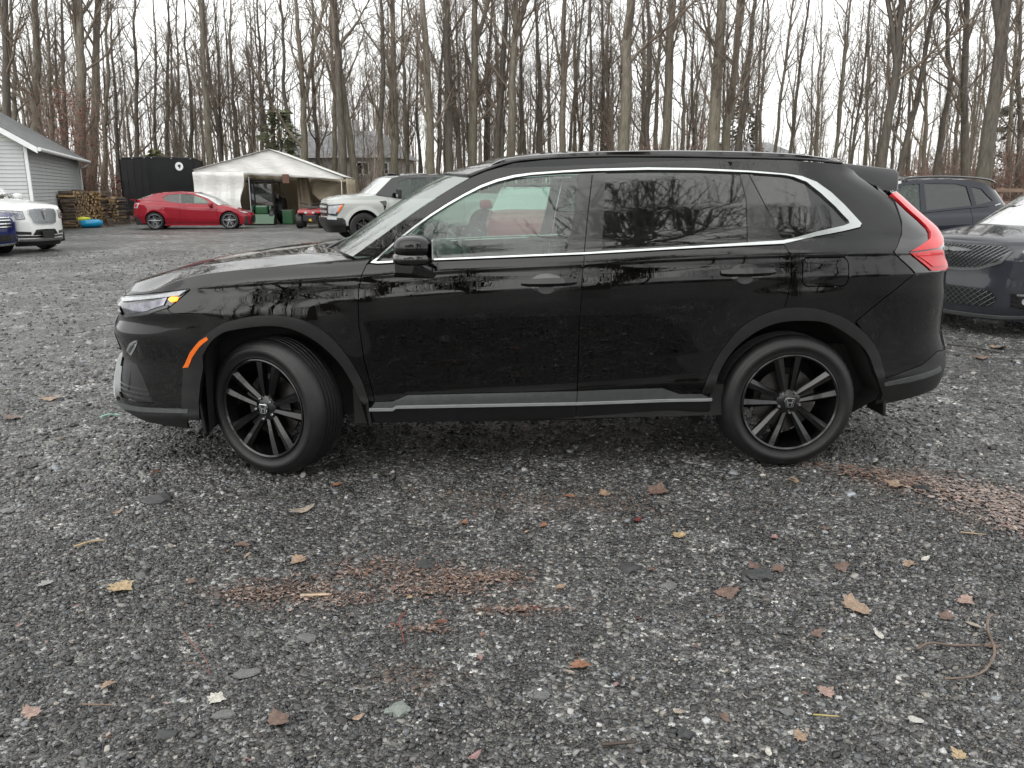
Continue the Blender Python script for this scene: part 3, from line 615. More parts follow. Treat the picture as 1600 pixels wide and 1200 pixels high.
for i, e in enumerate(rr):
    row = []; t = i/(len(rr)-1)
    for u in np.linspace(-1, 1, 31):
        a = abs(u); k = 1-a**2.4; fx = -.17*k*max(0, 1-t*4)+.12*k*max(0, t*4-3)
        row.append((e[0]+fx, e[1]*a*(-1 if u > 0 else 1), e[2]+(.02+.025*min(1, t*5))*k-.001))
    rows.append(row)
loft('roof', rows, m_black, hero, thick=.01)
# roof rails
for sgn in (1, -1):
    top = spline([(p[0], p[2]) for p in HX['rail_top']], 60); bot = np.interp(top[:, 0], re[:, 0], re[:, 2])
    v = []; f = []
    for (x, z), zb in zip(top, bot):
        h = z-zb; zl = zb+.0 if h < .022 else z-.024
        for dy, zz in ((-.018, zl), (-.016, z-.004), (-.008, z), (.008, z), (.016, z-.004), (.018, zl)): v.append((x, sgn*(-.605+dy), zz))
    for i in range(len(top)-1):
        for k in range(6): f.append((i*6+k, i*6+(k+1) % 6, (i+1)*6+(k+1) % 6, (i+1)*6+k))
    b = MB(); b.add(v, f); b.build('roof_rail', m_gloss, hero, smooth=40)
# aerial fin and spoiler
MB().prism([(1.52, 1.63), (1.60, 1.672), (1.68, 1.672), (1.69, 1.63)], (-.02, .02)).build('aerial_fin', m_gloss, hero)
sp = HX['spoiler']
poly = [(1.66, 1.603), (sp[1][0], sp[1][2]+.004), (sp[2][0], sp[2][2]), (sp[3][0], sp[3][2]), (sp[4][0], sp[4][2]), (sp[5][0], sp[5][2]), (1.735, 1.545)]
b = MB()
v = []; f = []; ys = [-.60, -.585, -.3, 0, .3, .585, .60]
for y in ys:
    k = (y/.6)**2
    for x, z in poly: v.append((x+.05*(1-k)-(.012 if abs(y) > .59 else 0), y*(.93+.17*min(1, max(0, (1.575-z)/.11))), z+.008*(1-k)-(.004 if abs(y) > .59 else 0)))
n = len(poly)
for i in range(len(ys)-1):
    for k in range(n): f.append((i*n+k, i*n+(k+1) % n, (i+1)*n+(k+1) % n, (i+1)*n+k))
f += [tuple(range(n)), tuple(range(len(v)-1, len(v)-n-1, -1))]
b.add(v, f).build('rear_spoiler', m_black, hero, smooth=30)
# door handles
for hk, nm in (('handle_f', 'front'), ('handle_r', 'rear')):
    q = HP[hk]; x0, x1, z1, z0 = q[0][0], q[1][0], q[0][1], q[2][1]; zm = (z0+z1)/2+.004; xm = (x0+x1)/2
    ell = [(xm-.01+.085*math.cos(t), zm-.004+.048*math.sin(t)) for t in np.linspace(0, 2*math.pi, 24, endpoint=False)]
    hp('handle_recess', ell, m_gloss, off=.0015, gap=0, thick=.004)
    hp('handle_cup', [(xm-.015+.04*math.cos(t), zm-.034+.022*math.sin(t)) for t in np.linspace(0, 2*math.pi, 20, endpoint=False)], m_satin, off=.004, gap=0, thick=.004)
    for sgn in (1, -1):
        P = SH.P(np.linspace(x0, x1, 9), np.linspace(zm, zm+.006, 9)); b = MB(); v = []; f = []
        for i, p in enumerate(P):
            t = i/8; o = -.012-.028*math.sin(math.pi*min(1, max(0, t)))**.45; hh = .021*(.6+.4*math.sin(math.pi*t)**.5)
            for dy, dz in ((o+.004, -hh), (o-.003, -.2*hh), (o+.014, hh), (o+.022, hh), (o+.018, -hh)): v.append((p[0], sgn*(p[1]+dy), p[2]+dz))
        for i in range(8):
            for k in range(5): f.append((i*5+k, i*5+(k+1) % 5, (i+1)*5+(k+1) % 5, (i+1)*5+k))
        f += [(0, 1, 2, 3, 4), (44, 43, 42, 41, 40)]
        b.add(v, f).build('door_handle', m_black, hero, smooth=35)
# door mirrors
for sgn in (1, -1):
    b = MB(); b.ellip((-.603, -1.02, 1.192), (.098, .115, .060), 24, 14, .8, .8); o = b.build('mirror_housing', m_black, hero, smooth=True)
    b = MB(); b.ellip((-.606, -1.02, 1.142), (.100, .112, .034), 24, 10, .6, .75); l = b.build('mirror_base', m_gloss, hero, smooth=True)
    b = MB(); b.add([(-.70, -.99, 1.12), (-.60, -.99, 1.12), (-.71, -.86, 1.10), (-.60, -.86, 1.10), (-.715, -.90, 1.035), (-.50, -.90, 1.025), (-.70, -.99, 1.07), (-.62, -.99, 1.065), (-.47, -.885, 1.035), (-.49, -.88, 1.07)],
                    [(0, 1, 3, 2), (0, 6, 7, 1), (6, 4, 5, 7), (0, 2, 4, 6), (1, 7, 5), (1, 5, 8, 9), (1, 9, 3)]); a = b.build('mirror_arm', m_gloss, hero)
    g_ = MB().box((-.510, -1.02, 1.185), (.006, .18, .09), bev=.002).build('mirror_glass', m_chromed, hero)
    if sgn < 0:
        for q in (o, l, a, g_): q.scale = (1, -1, 1)
# floor pan, cabin
MB().prism([(-2.1, .24), (2.1, .30), (2.25, .5), (2.1, .62), (1.0, .64), (.9, .45), (-.85, .45), (-.95, .8), (-2.1, .8), (-2.2, .4)], (-.62, .62)).build('underbody', m_under, hero)
MB().prism([(-.95, .27), (1.0, .29), (1.0, .46), (-.95, .46)], (-.86, .86)).build('floor_pan', m_under, hero)
b = MB(); b.prism([(-1.02, 1.10), (-.86, 1.145), (-.50, 1.13), (-.40, 1.06), (-.42, .95), (-.52, .75), (-.95, .7)], (-.74, .74)); b.build('dashboard', m_dash, hero, smooth=35)
sw = empty('steering_wheel', (-.30, -.37, 1.02), 0, hero); sw.rotation_euler = (0, R(-28), 0)
MB().lathe([(.185+.016*math.cos(t), .016*math.sin(t)) for t in np.linspace(0, 2*math.pi, 9)[:-1]], 32, axis='X', close=True).build('wheel_ring', m_dash, sw, smooth=True)
MB().box((0, 0, -.02), (.05, .12, .10), bev=.02).box((0, 0, 0), (.02, .36, .03), bev=.008).build('wheel_boss', m_dash, sw)
def seat(x, y, w):
    s = empty('seat', (x, y, .46), 0, hero)
    MB().box((-.05, 0, .10), (.52, w, .20), bev=.06).build('seat_cushion', m_cloth, s, smooth=50)
    MB().box((.27, 0, .46), (.16, w, .66), bev=.07, ry=R(16)).build('backrest', m_cloth, s, smooth=50)
    MB().box((.40, 0, .885), (.09, .26, .17), bev=.04, ry=R(10)).tube([(.36, -.06, .74), (.39, -.06, .84)], .008).tube([(.36, .06, .74), (.39, .06, .84)], .008).build('headrest', m_cloth, s, smooth=50)
seat(.08, -.38, .50); seat(.08, .38, .50); seat(.95, -.36, .60); seat(.95, .36, .60)
# wheels
make_wheel('front_wheel', hero, (-1.412, -.888, .362), steer=R(-28), rot=R(8))
make_wheel('front_wheel', hero, (-1.31, .875, .362), steer=R(-20), face=1)
make_wheel('rear_wheel', hero, (1.352, -.895, .362), rot=R(90+5))
make_wheel('rear_wheel', hero, (1.352, .895, .362), face=1)
# ---------------------------------------------------------------- ground
def gravel_material():
    m, nt, b = nodes('wet_gravel')
    v = coords(nt)
    vo = N(nt, 'TexVoronoi', Scale=62.); lk(nt, v, vo.inputs['Vector'])
    vo2 = N(nt, 'TexVoronoi', Scale=24.); lk(nt, v, vo2.inputs['Vector'])
    sx = N(nt, 'SeparateXYZ'); lk(nt, vo.outputs['Color'], sx.inputs[0])
    c1 = ramp(nt, sx.outputs['X'], [(.0, (.010, .010, .011)), (.42, (.036, .036, .036)), (.72, (.082, .082, .080)), (.9, (.19, .19, .185)), (.97, (.36, .36, .35))])
    sx2 = N(nt, 'SeparateXYZ'); lk(nt, vo2.outputs['Color'], sx2.inputs[0])
    c2 = ramp(nt, sx2.outputs['Y'], [(.0, (.018, .018, .019)), (.5, (.06, .06, .06)), (.9, (.14, .14, .14))])
    pn = N(nt, 'TexNoise', Scale=.55, Detail=9.); lk(nt, v, pn.inputs['Vector'])
    pr = ramp(nt, pn.outputs['Fac'], [(.32, (.8, .8, .8)), (.68, (1.75, 1.74, 1.70))])
    mx = N(nt, 'Mix', data_type='RGBA'); mx.inputs[0].default_value = .3; lk(nt, c1, mx.inputs['A']); lk(nt, c2, mx.inputs['B'])
    mu = N(nt, 'Mix', data_type='RGBA', blend_type='MULTIPLY'); mu.inputs[0].default_value = 1.; lk(nt, mx.outputs['Result'], mu.inputs['A']); lk(nt, pr, mu.inputs['B'])
    vo3 = N(nt, 'TexVoronoi', Scale=7.5); lk(nt, v, vo3.inputs['Vector']); sx3 = N(nt, 'SeparateXYZ'); lk(nt, vo3.outputs['Color'], sx3.inputs[0])
    c3 = ramp(nt, sx3.outputs['Z'], [(.0, (.55,)*3), (.6, (1.,)*3), (.93, (1.5,)*3), (1., (2.6,)*3)])
    mu2 = N(nt, 'Mix', data_type='RGBA', blend_type='MULTIPLY'); mu2.inputs[0].default_value = .8; lk(nt, mu.outputs['Result'], mu2.inputs['A']); lk(nt, c3, mu2.inputs['B'])
    lk(nt, mu2.outputs['Result'], b.inputs['Base Color'])
    rr = ramp(nt, pn.outputs['Fac'], [(.35, (.28,)*3), (.65, (.48,)*3)]); lk(nt, rr, b.inputs['Roughness'])
    ad = N(nt, 'Math', operation='ADD'); lk(nt, vo.outputs['Distance'], ad.inputs[0]); lk(nt, vo2.outputs['Distance'], ad.inputs[1])
    bp = N(nt, 'Bump', Strength=.9, Distance=.02); bp.invert = True; lk(nt, ad.outputs[0], bp.inputs['Height']); lk(nt, bp.outputs[0], b.inputs['Normal'])
    return m
m_gravel = gravel_material()
g = obj('ground', [(-500, -400, 0), (500, -400, 0), (500, 900, 0), (-500, 900, 0)], [(0, 1, 2, 3)], m_gravel); g['kind'] = 'structure'
g['label'] = 'wet dark crushed stone parking lot'

def stone_material(name):
    m, nt, b = nodes(name)
    at = N(nt, 'Attribute', attribute_name='tint'); no = N(nt, 'TexNoise', Scale=180., Detail=2.); lk(nt, coords(nt), no.inputs['Vector'])
    rr = ramp(nt, no.outputs['Fac'], [(.3, (.75,)*3), (.7, (1.2,)*3)])
    mu = N(nt, 'Mix', data_type='RGBA', blend_type='MULTIPLY'); mu.inputs[0].default_value = 1.; lk(nt, at.outputs['Color'], mu.inputs['A']); lk(nt, rr, mu.inputs['B'])
    lk(nt, mu.outputs['Result'], b.inputs['Base Color']); b.inputs['Roughness'].default_value = .27
    return m
m_stone = stone_material('wet_stone')
CUBE = np.array([(-1, -1, -1), (1, -1, -1), (1, 1, -1), (-1, 1, -1), (-1, -1, 1), (1, -1, 1), (1, 1, 1), (-1, 1, 1)], float)
CT = np.array([(0, 2, 1), (0, 3, 2), (4, 5, 6), (4, 6, 7), (0, 1, 5), (0, 5, 4), (1, 2, 6), (1, 6, 5), (2, 3, 7), (2, 7, 6), (3, 0, 4), (3, 4, 7)])
def rot_mats(n, g):
    q = g.normal(size=(n, 4)); q /= np.linalg.norm(q, axis=1, keepdims=True); w, x, y, z = q.T
    return np.stack([np.stack([1-2*(y*y+z*z), 2*(x*y-z*w), 2*(x*z+y*w)], -1), np.stack([2*(x*y+z*w), 1-2*(x*x+z*z), 2*(y*z-x*w)], -1), np.stack([2*(x*z-y*w), 2*(y*z+x*w), 1-2*(x*x+y*y)], -1)], 1)
def stones(name, xy, size, lift=.07, seed=1, tints=None):
    g = np.random.default_rng(seed); n = len(xy)
    v = CUBE[None]*(1+g.uniform(-.32, .22, (n, 8, 3))); v[:, 4:] *= [.66, .66, 1]; v[:, :, :2] = v[:, :, :2]@np.array([[.924, .383], [-.383, .924]])
    v = v*np.stack([g.uniform(.42, .62, n), g.uniform(.3, .5, n), g.uniform(.12, .26, n)], -1)[:, None]*size[:, None, None]
    tilt = g.normal(0, .27, (n, 2)); a = g.uniform(0, 6.283, n); ca, sa = np.cos(a), np.sin(a)
    x = v[..., 0]*ca[:, None]-v[..., 1]*sa[:, None]; y = v[..., 0]*sa[:, None]+v[..., 1]*ca[:, None]; z = v[..., 2]+x*tilt[:, :1]+y*tilt[:, 1:]
    V = np.stack([x+xy[:, :1], y+xy[:, 1:], z+(size*lift)[:, None]], -1).reshape(-1, 3)
    T = (CT[None]+(np.arange(n)*8)[:, None, None]).reshape(-1, 3)
    if tints is None:
        k = g.random(n); t = np.where(k < .42, g.uniform(.016, .05, n), np.where(k < .80, g.uniform(.045, .12, n), np.where(k < .972, g.uniform(.11, .22, n), g.uniform(.26, .42, n))))
        fld = .5+.25*np.sin(xy[:, 0]*1.3+.9*np.sin(xy[:, 1]*1.1))+.25*np.sin(xy[:, 1]*2.1+xy[:, 0]*.6+2); t = t*(.78+.5*fld); w = g.normal(.02, .045, n); tints = np.stack([t*(1+w), t, t*(1-w*1.2)], -1)
        # rotted leaf mush staining the stones where the litter lies
        bl = np.zeros(n)
        for (cx, cy, sx_, sy_) in ((-.86, 2.72, .24, .10), (-.25, 2.80, .30, .10), (-.48, 2.92, .22, .08), (-.02, 2.6, .16, .05), (2.1, 3.85, .3, .18), (2.35, 3.55, .32, .22), (-.3, 2.18, .14, .07), (.25, 3.6, .5, .12)): bl = np.maximum(bl, np.exp(-((xy[:, 0]-cx)/sx_)**2-((xy[:, 1]-cy)/sy_)**2))
        bl = np.where(g.random(n) < bl*.9, .8, 0.)[:, None]; tints = tints*(1-bl)+bl*np.array([.098, .068, .054])*g.uniform(.6, 1.5, (n, 1))
    me = fast_mesh(name, V, T, m_stone, attr={'tint': np.repeat(tints, 8, 0)})
    return link(bpy.data.objects.new(name, me))
gg = np.random.default_rng(5)
def scatter(n, y0, y1, p=1.):
    y = y0+(y1-y0)*gg.random(n)**p; hw = .30+.69*np.hypot(y, .6)*(1+.0*y); return np.stack([gg.uniform(-1, 1, n)*hw, y], -1)
xy = np.vstack([scatter(42000, 1.55, 2.6), scatter(42000, 2.5, 3.9), scatter(22000, 3.7, 6.4), scatter(20000, 6., 20., 1.25)])
sz = np.concatenate([gg.gamma(3.4, .0024, 42000), gg.gamma(3.4, .0028, 42000), gg.gamma(3.2, .0046, 22000), gg.gamma(3.5, .0072, 20000)]); sz = np.clip(sz, .0035, .05)
tag(stones('gravel', xy, sz, seed=8), 'loose crushed stone covering the lot', None, None, 'stuff')
# ---------------------------------------------------------------- the other vehicles
def clip_x(poly, x0, x1):
    def half(P, x, keep):
        out = []
        for i in range(len(P)):
            a, b = P[i], P[(i+1) % len(P)]; ia, ib = keep(a[0]), keep(b[0])
            if ia: out.append(a)
            if ia != ib: t = (x-a[0])/(b[0]-a[0]); out.append((x, a[1]+t*(b[1]-a[1])))
        return out
    P = half(list(poly), x0, lambda q: q >= x0); P = half(P, x1, lambda q: q <= x1) if P else P
    return P
class Car:
    def __init__(s, name, loc, rz, label, S, group=None, detail=1):
        s.e = empty(name, loc, rz); tag(s.e, label, 'car', group); s.S = S; s.d = detail
    def p(s, name, poly, m, **k):
        k.setdefault('step', .06); k.setdefault('gap', .004); return panel(name, s.S, poly, m, s.e, **k)
    def zt(s, x, line): return float(np.interp(x, [q[0] for q in line], [q[1] for q in line]))
    def lower(s, paint, zb, arches, top, cuts, names, tail_z, nose_z, m_sill=None):
        """side and ends below the belt: top = (s, z) line from nose middle to tail middle; cut at x positions"""
        S = s.S; poly = [(S.smin+.004, zb[0])]
        for (cx, r, z0) in arches:
            for a in np.linspace(math.pi, 0, 13): 
                z = z0+r*math.sin(a)
                if z > s.zt(cx, [(-9, zb[1]), (9, zb[1])]): poly.append((cx+r*math.cos(a), z))
        # bottom corners of the arches
        pts = [(S.smin+.004, zb[0])]
        for i, (cx, r, z0) in enumerate(arches):
            pts += [(cx-r, zb[0] if i == 0 else zb[1])]+[(cx+r*math.cos(a), z0+r*math.sin(a)) for a in np.linspace(math.pi, 0, 15)]+[(cx+r, zb[1] if i == 0 else zb[2])]
        pts += [(S.smax-.004, zb[2])]+list(top[::-1])
        xs = [-9]+list(cuts)+[9]
        for i, nm in enumerate(names):
            q = clip_x(pts, xs[i], xs[i+1])
            if len(q) > 2: s.p(nm, q, paint, thick=.03)
        for (cx, r, z0) in arches:
            for sg in (1, -1):
                pts2 = [(cx+r*math.cos(a), z0+r*math.sin(a)) for a in np.linspace(math.pi*1.08, -math.pi*.08, 13)]
                P = S.P([q[0] for q in pts2], [q[1] for q in pts2])
                rows = [[(q[0], sg*(q[1]+.015), q[2]) for q in P], [(q[0], sg*(q[1]+.34), q[2]) for q in P], [(cx, sg*(P[6][1]+.36), z0)]*13]
                loft('arch_liner', rows, m_under, s.e)
    def cover(s, name, pts, m, crown=.04, n=17, endcrown=None, pw=2.2):
        """bonnet or boot lid: joins the two sides across the car along the (s, z) line pts"""
        L = resample(pts, 26); P = s.S.P(L[:, 0], L[:, 1]); rows = []
        for i, e in enumerate(P):
            t = i/(len(P)-1); c = crown if endcrown is None else crown*(1-t)+endcrown*t
            c = c*min(1, abs(e[1])/.5)
            rows.append([(e[0], e[1]*u, e[2]+c*(1-abs(u)**pw)-.004) for u in np.linspace(1, -1, n)])
        return loft(name, rows, m, s.e)
    def screen(s, name, pts, m, fwd, crown=.03, n=17, off=0.):
        """glass or roof between the two sides with fore-aft bow"""
        L = resample(pts, 16); P = s.S.P(L[:, 0], L[:, 1]); rows = []
        for i, e in enumerate(P):
            t = i/(len(P)-1); f = fwd[0]*(1-t)+fwd[1]*t
            rows.append([(e[0]+f*(1-abs(u)**2.2), e[1]*u, e[2]+crown*(1-abs(u)**2.4)+off) for u in np.linspace(1, -1, n)])
        return loft(name, rows, m, s.e)
    def wheels(s, xf, xr, hw, r, rim, style='coupe', rimmat=None, wid=.22, steer=0.):
        for x, nm, st in ((xf, 'front_wheel', steer), (xr, 'rear_wheel', 0)):
            for sg in (-1, 1): make_wheel(nm, s.e, (x, sg*hw, r), r, rim, wid, style, rot=R(90), steer=st, face=sg, rimmat=rimmat, detail=1)
    def floor(s, x0, x1, hw, z0, z1): MB().box(((x0+x1)/2, 0, (z0+z1)/2), (x1-x0, 2*hw, z1-z0), bev=.03).build('underbody', m_under, s.e)
    def mirrors(s, x, z, hw, m, sx=.13, sz=.09):
        for sg in (-1, 1):
            b = MB(); b.ellip((x, sg*(hw+.10), z), (sx*.6, .12, sz), 14, 8, .6, .7); b.box((x+.01, sg*(hw+.0), z-.05), (.06, .16, .05), bev=.01)
            b.build('door_mirror', m, s.e, smooth=40)
    def plate(s, x, z, m, w=.31, h=.155, dx=.012, y=0.): return MB().box((x, y, z), (dx, w, h), bev=.004).build('number_plate', m, s.e)
def prof_car(hw, zsh, belt_in, roof_in, zroof, sill=.86, zb=.2):
    """half-width profile relative to shoulder height zsh"""
    return [(zb-.1-zsh, hw*sill-.02), (zb-zsh, hw*sill), (zb+.16-zsh, hw*.965), (-.30, hw*.985), (-.12, hw), (-.02, hw*.995), (.03, hw*.975), (.07, hw-belt_in), (zroof-.08-zsh, hw-roof_in), (zroof+.06-zsh, hw-roof_in-.14), (zroof+.2-zsh, hw-roof_in-.4)]

m_coupe = wet_paint('red_paint', (.25, .007, .018), .3, .05, .02)
m_pearl = wet_paint('white_paint', (.72, .73, .72), .3, .05, .02)
m_stonew = wet_paint('pale_grey_paint', (.36, .375, .36), .3, .05, .02)
m_navy = wet_paint('navy_paint', (.005, .007, .016), .3, .08, .03)
m_blue = wet_paint('blue_paint', (.008, .014, .085), .3, .05, .02)
m_graph = wet_paint('graphite_paint', (.030, .033, .040), .3, .12, .04)
m_dkglass = glass('dark_glass', (.05, .06, .06), haze=.05, hazecol=(.3, .34, .34))
m_lightglass = glass('pale_green_glass', (.50, .60, .55), haze=.16, hazecol=(.34, .42, .38), k=.8)
m_grille = mat('grille_mesh', (.025, .026, .028), .3, metal=.5, var=.5, scale=60)
m_meshsil = mat('silver_mesh', (.22, .23, .24), .3, metal=.8, var=.6, scale=90)
m_platew = mat('plate_white', (.62, .62, .58), .5, var=.1)

# --- red coupe in front of the trailer
S = Surf(-1.2, 1.25, [(.1, -2.1), (.2, -2.17), (.35, -2.20), (.5, -2.18), (.62, -2.12), (.75, -2.02), (.9, -1.9), (1.5, -1.9)],
         [(.1, 2.02), (.25, 2.14), (.4, 2.22), (.6, 2.23), (.8, 2.20), (1.0, 2.16), (1.15, 2.10), (1.5, 2.0)],
         prof_car(.895, .80, .11, .29, 1.39, .9), [(-2.4, .66), (-1.2, .78), (0, .82), (1.2, .90), (2.4, .93)], nf=(2.4, 2.8), nr=(2.8, 3.2), bumps=[(-1.35, .33, .36, .55, .02), (1.35, .33, .36, .6, .03)])
c = Car('coupe', (-12.326, 31.914, 0), R(190.7), 'red two-door coupe parked in front of the black trailer', S)
top = [(S.smin+.004, .60), (-2.2, .62), (-1.9, .70), (-1.6, .79), (-1.3, .855), (-.97, .90), (.38, .95), (1.06, 1.04), (1.6, 1.075), (2.03, 1.09), (S.smax-.004, 1.075)]
c.lower(m_coupe, (.17, .14, .24), [(-1.35, .37, .32), (1.35, .37, .32)], top, (-.92, .42), ('front_body', 'door', 'rear_body'), 1.07, .6)
c.cover('bonnet', top[5::-1], m_coupe, .05, endcrown=.0)
roof = [(-.97, .90), (-.57, 1.17), (-.1, 1.335), (.5, 1.375), (.99, 1.355), (1.42, 1.28), (1.75, 1.17), (2.03, 1.09)]
win = [(1.04, 1.17), (.86, 1.28), (.5, 1.318), (.05, 1.30), (-.39, 1.17), (-.72, .945), (.37, .98), (.85, 1.05)]
c.p('cabin_side', roof+[(1.6, 1.075), (1.06, 1.04), (.38, .95)], m_coupe, holes=[win])
c.p('side_window', clip_x(win, -2, .38), m_lightglass, off=-.012, gap=-.01); c.p('quarter_window', clip_x(win, .42, 2), m_dkglass, off=-.012, gap=-.01)
c.p('window_pillar', [(.36, .97), (.36, 1.32), (.44, 1.325), (.44, .985)], m_gloss, off=-.004, gap=0)
c.screen('windscreen', roof[:3], m_lightglass, (-.28, -.22), .02); c.screen('roof', roof[2:6], m_coupe, (-.22, .12), .045); c.screen('rear_window', roof[5:], m_dkglass, (.12, .16), .04)
c.cover('boot_lid', top[-3:], m_coupe, .03, endcrown=.015)
c.p('tail_lamp', [(1.92, .98), (2.2, 1.0), (2.24, .80), (1.98, .79)], m_lamp, off=.008); c.p('tail_lamp_inner', [(2.0, .94), (2.14, .95), (2.15, .84), (2.04, .84)], m_red, off=.02, gap=0)
c.p('rear_diffuser', [(2.05, .24), (2.12, .42), (2.35, .45), (S.smax-.004, .45), (S.smax-.004, .24)], m_plast, off=.008)
c.plate(2.205, .72, m_platew, y=0); MB().prism([(2.0, 1.095), (2.19, 1.13), (2.2, 1.115), (2.05, 1.08)], (-.7, .7)).build('rear_spoiler', m_coupe, c.e)
c.p('head_lamp', [(-1.75, .70), (-2.05, .66), (-2.2, .60), (-1.98, .60)], m_lamp, off=.006); c.p('lower_grille', [(S.smin+.004, .5), (-2.3, .5), (-2.15, .24), (S.smin+.004, .22)], m_grille, off=.006, far=False, both=True)
c.p('sill_shadow_line', [(-.95, .25), (.95, .26), (.95, .235), (-.95, .225)], m_plast, off=.004, gap=0)
c.p('door_handle', [(.16, .865), (.34, .87), (.34, .845), (.16, .84)], m_coupe, off=.02, gap=0)
c.wheels(-1.35, 1.35, .87, .325, .24, 'coupe', m_rimgry); c.floor(-2.0, 2.05, .7, .18, .5); c.mirrors(-.72, .93, .82, m_coupe)
for q in (-.38, .38): MB().box((.1, q, .62), (.5, .46, .2), bev=.05).box((.35, q, .95), (.15, .44, .6), bev=.05, ry=R(18)).build('seat', m_cloth, c.e)

# --- pale grey pickup
S = Surf(-1.45, 2.3, [(.2, -2.66), (.35, -2.76), (.6, -2.82), (.75, -2.80), (.9, -2.80), (1.1, -2.79), (1.2, -2.74), (1.3, -2.6), (2.1, -2.6)],
         [(.2, 2.9), (.6, 3.03), (1.4, 3.03), (2.1, 3.0)], prof_car(1.0, 1.12, .06, .24, 1.90, .9, .35), [(-3, 1.1), (3, 1.12)], nf=(3.6, 4.2), nr=(6, 8), bow=.002,
         bumps=[(-1.84, .42, .46, .62, .04), (1.84, .42, .46, .62, .04)])
c = Car('pickup_truck', (-2.975, 25.116, 0), R(24), 'pale grey pickup truck with black roof parked right of the tent', S)
top = [(S.smin+.004, 1.16), (-2.9, 1.17), (-2.6, 1.23), (-2.3, 1.27), (-1.9, 1.29), (-1.42, 1.31), (-.68, 1.20), (.16, 1.22), (1.2, 1.30), (1.36, 1.36), (3.0, 1.36), (S.smax-.004, 1.36)]
c.lower(m_stonew, (.52, .40, .52), [(-1.84, .50, .44), (1.84, .50, .44)], top, (-1.10, .2, 1.25), ('front_body', 'front_door', 'rear_door', 'bed_side'), 1.36, 1.16)
c.cover('bonnet', top[5::-1], m_stonew, .09, endcrown=.03, pw=4)
roof = [(-1.46, 1.33), (-.92, 1.80), (-.6, 1.875), (-.37, 1.89), (.83, 1.90), (1.15, 1.88), (1.32, 1.36)]
wf = [(-.89, 1.40), (-.71, 1.70), (-.42, 1.79), (.13, 1.82), (.16, 1.25), (-.67, 1.23)]; wr = [(.33, 1.82), (1.05, 1.82), (1.16, 1.40), (.32, 1.28)]
c.p('cabin_side', roof+[(1.2, 1.30), (.16, 1.22), (-.68, 1.20)], m_gloss, holes=[wf, wr]); c.p('side_window', wf, m_lightglass, off=-.015, gap=-.01); c.p('side_window', wr, m_dkglass, off=-.015, gap=-.01)
c.screen('windscreen', roof[:3], m_lightglass, (-.24, -.2), .02); c.screen('roof', roof[2:6], m_gloss, (-.2, .05), .06); c.screen('rear_window', [(1.15, 1.88), (1.32, 1.36)], m_dkglass, (.05, .05), .0)
MB().box((2.15, 0, 1.0), (1.66, 1.7, .5)).build('bed_cover', m_plast, c.e)
hd = [(-2.38, 1.09), (-2.78, 1.06), (-2.98, 1.05), (-2.98, .76), (-2.62, .73), (-2.52, .88)]
c.p('head_lamp', hd, m_lampd, off=.010); c.p('lamp_lens', [(-2.50, 1.04), (-2.7, 1.02), (-2.92, 1.01), (-2.92, .82), (-2.66, .80), (-2.58, .9)], m_lamp, off=.02, gap=0)
c.p('amber_reflector', [(-2.42, 1.06), (-2.49, 1.05), (-2.56, .94), (-2.60, .84), (-2.57, .84), (-2.50, .93)], m_amber, off=.024, gap=0)
c.p('grille', [(S.smin+.004, 1.10), (-3.0, 1.08), (-3.0, .74), (S.smin+.004, .72)], m_grille, off=.012, far=False, both=True)
for z in (.82, .96): c.p('grille_bar', [(S.smin+.004, z), (-3.02, z), (-3.02, z+.07), (S.smin+.004, z+.07)], m_stonew, off=.03, far=False, both=True)
c.p('front_bumper', [(S.smin+.004, .70), (-2.45, .69), (-2.36, .62), (-2.36, .48), (S.smin+.004, .42)], m_plast, off=.035, thick=.05); c.p('bumper_skirt', [(S.smin+.004, .42), (-2.36, .47), (-2.42, .28), (S.smin+.004, .25)], m_plast, off=.006)
c.p('bumper_accent', [(-2.95, .70), (-2.6, .70), (-2.6, .64), (-2.95, .64)], m_lamp, off=.042, gap=0)
for cx in (-1.84, 1.84):
    arc = [(cx+.56*math.cos(a), .44+.56*math.sin(a)) for a in np.linspace(math.pi*.98, .02, 17)]; arci = [(cx+.47*math.cos(a), .44+.47*math.sin(a)) for a in np.linspace(.02, math.pi*.98, 17)]
    c.p('arch_lip', arc+arci, m_stonew, off=.02, gap=0, thick=.04)
c.p('fender_vent', [(-1.36, 1.14), (-1.16, 1.16), (-1.15, 1.10), (-1.22, .88), (-1.27, 1.06)], m_gloss, off=.012, gap=0); c.p('sill_step', [(-1.3, .42), (1.3, .42), (1.3, .36), (-1.3, .36)], m_plast, off=.06, gap=0, thick=.08)
c.p('front_handle', [(-.02, 1.13), (.14, 1.13), (.14, 1.09), (-.02, 1.09)], m_stonew, off=.03, gap=0)
for sg in (-1, 1):
    MB().box((-.83, sg*1.16, 1.36), (.12, .26, .27), bev=.04).box((-.80, sg*1.0, 1.29), (.06, .2, .06), bev=.01).build('door_mirror', m_plast, c.e); MB().box((-.90, sg*1.19, 1.31), (.02, .12, .07), bev=.006).build('mirror_lamp', m_lamp, c.e)
c.wheels(-1.84, 1.84, .97, .42, .24, 'truck', m_rimblk, .28); c.floor(-2.5, 2.9, .8, .35, .8)
for q in (-.42, .42): MB().box((.25, q, .95), (.5, .5, .2), bev=.05).box((.5, q, 1.3), (.15, .5, .75), bev=.05, ry=R(14)).build('seat', m_cloth, c.e)

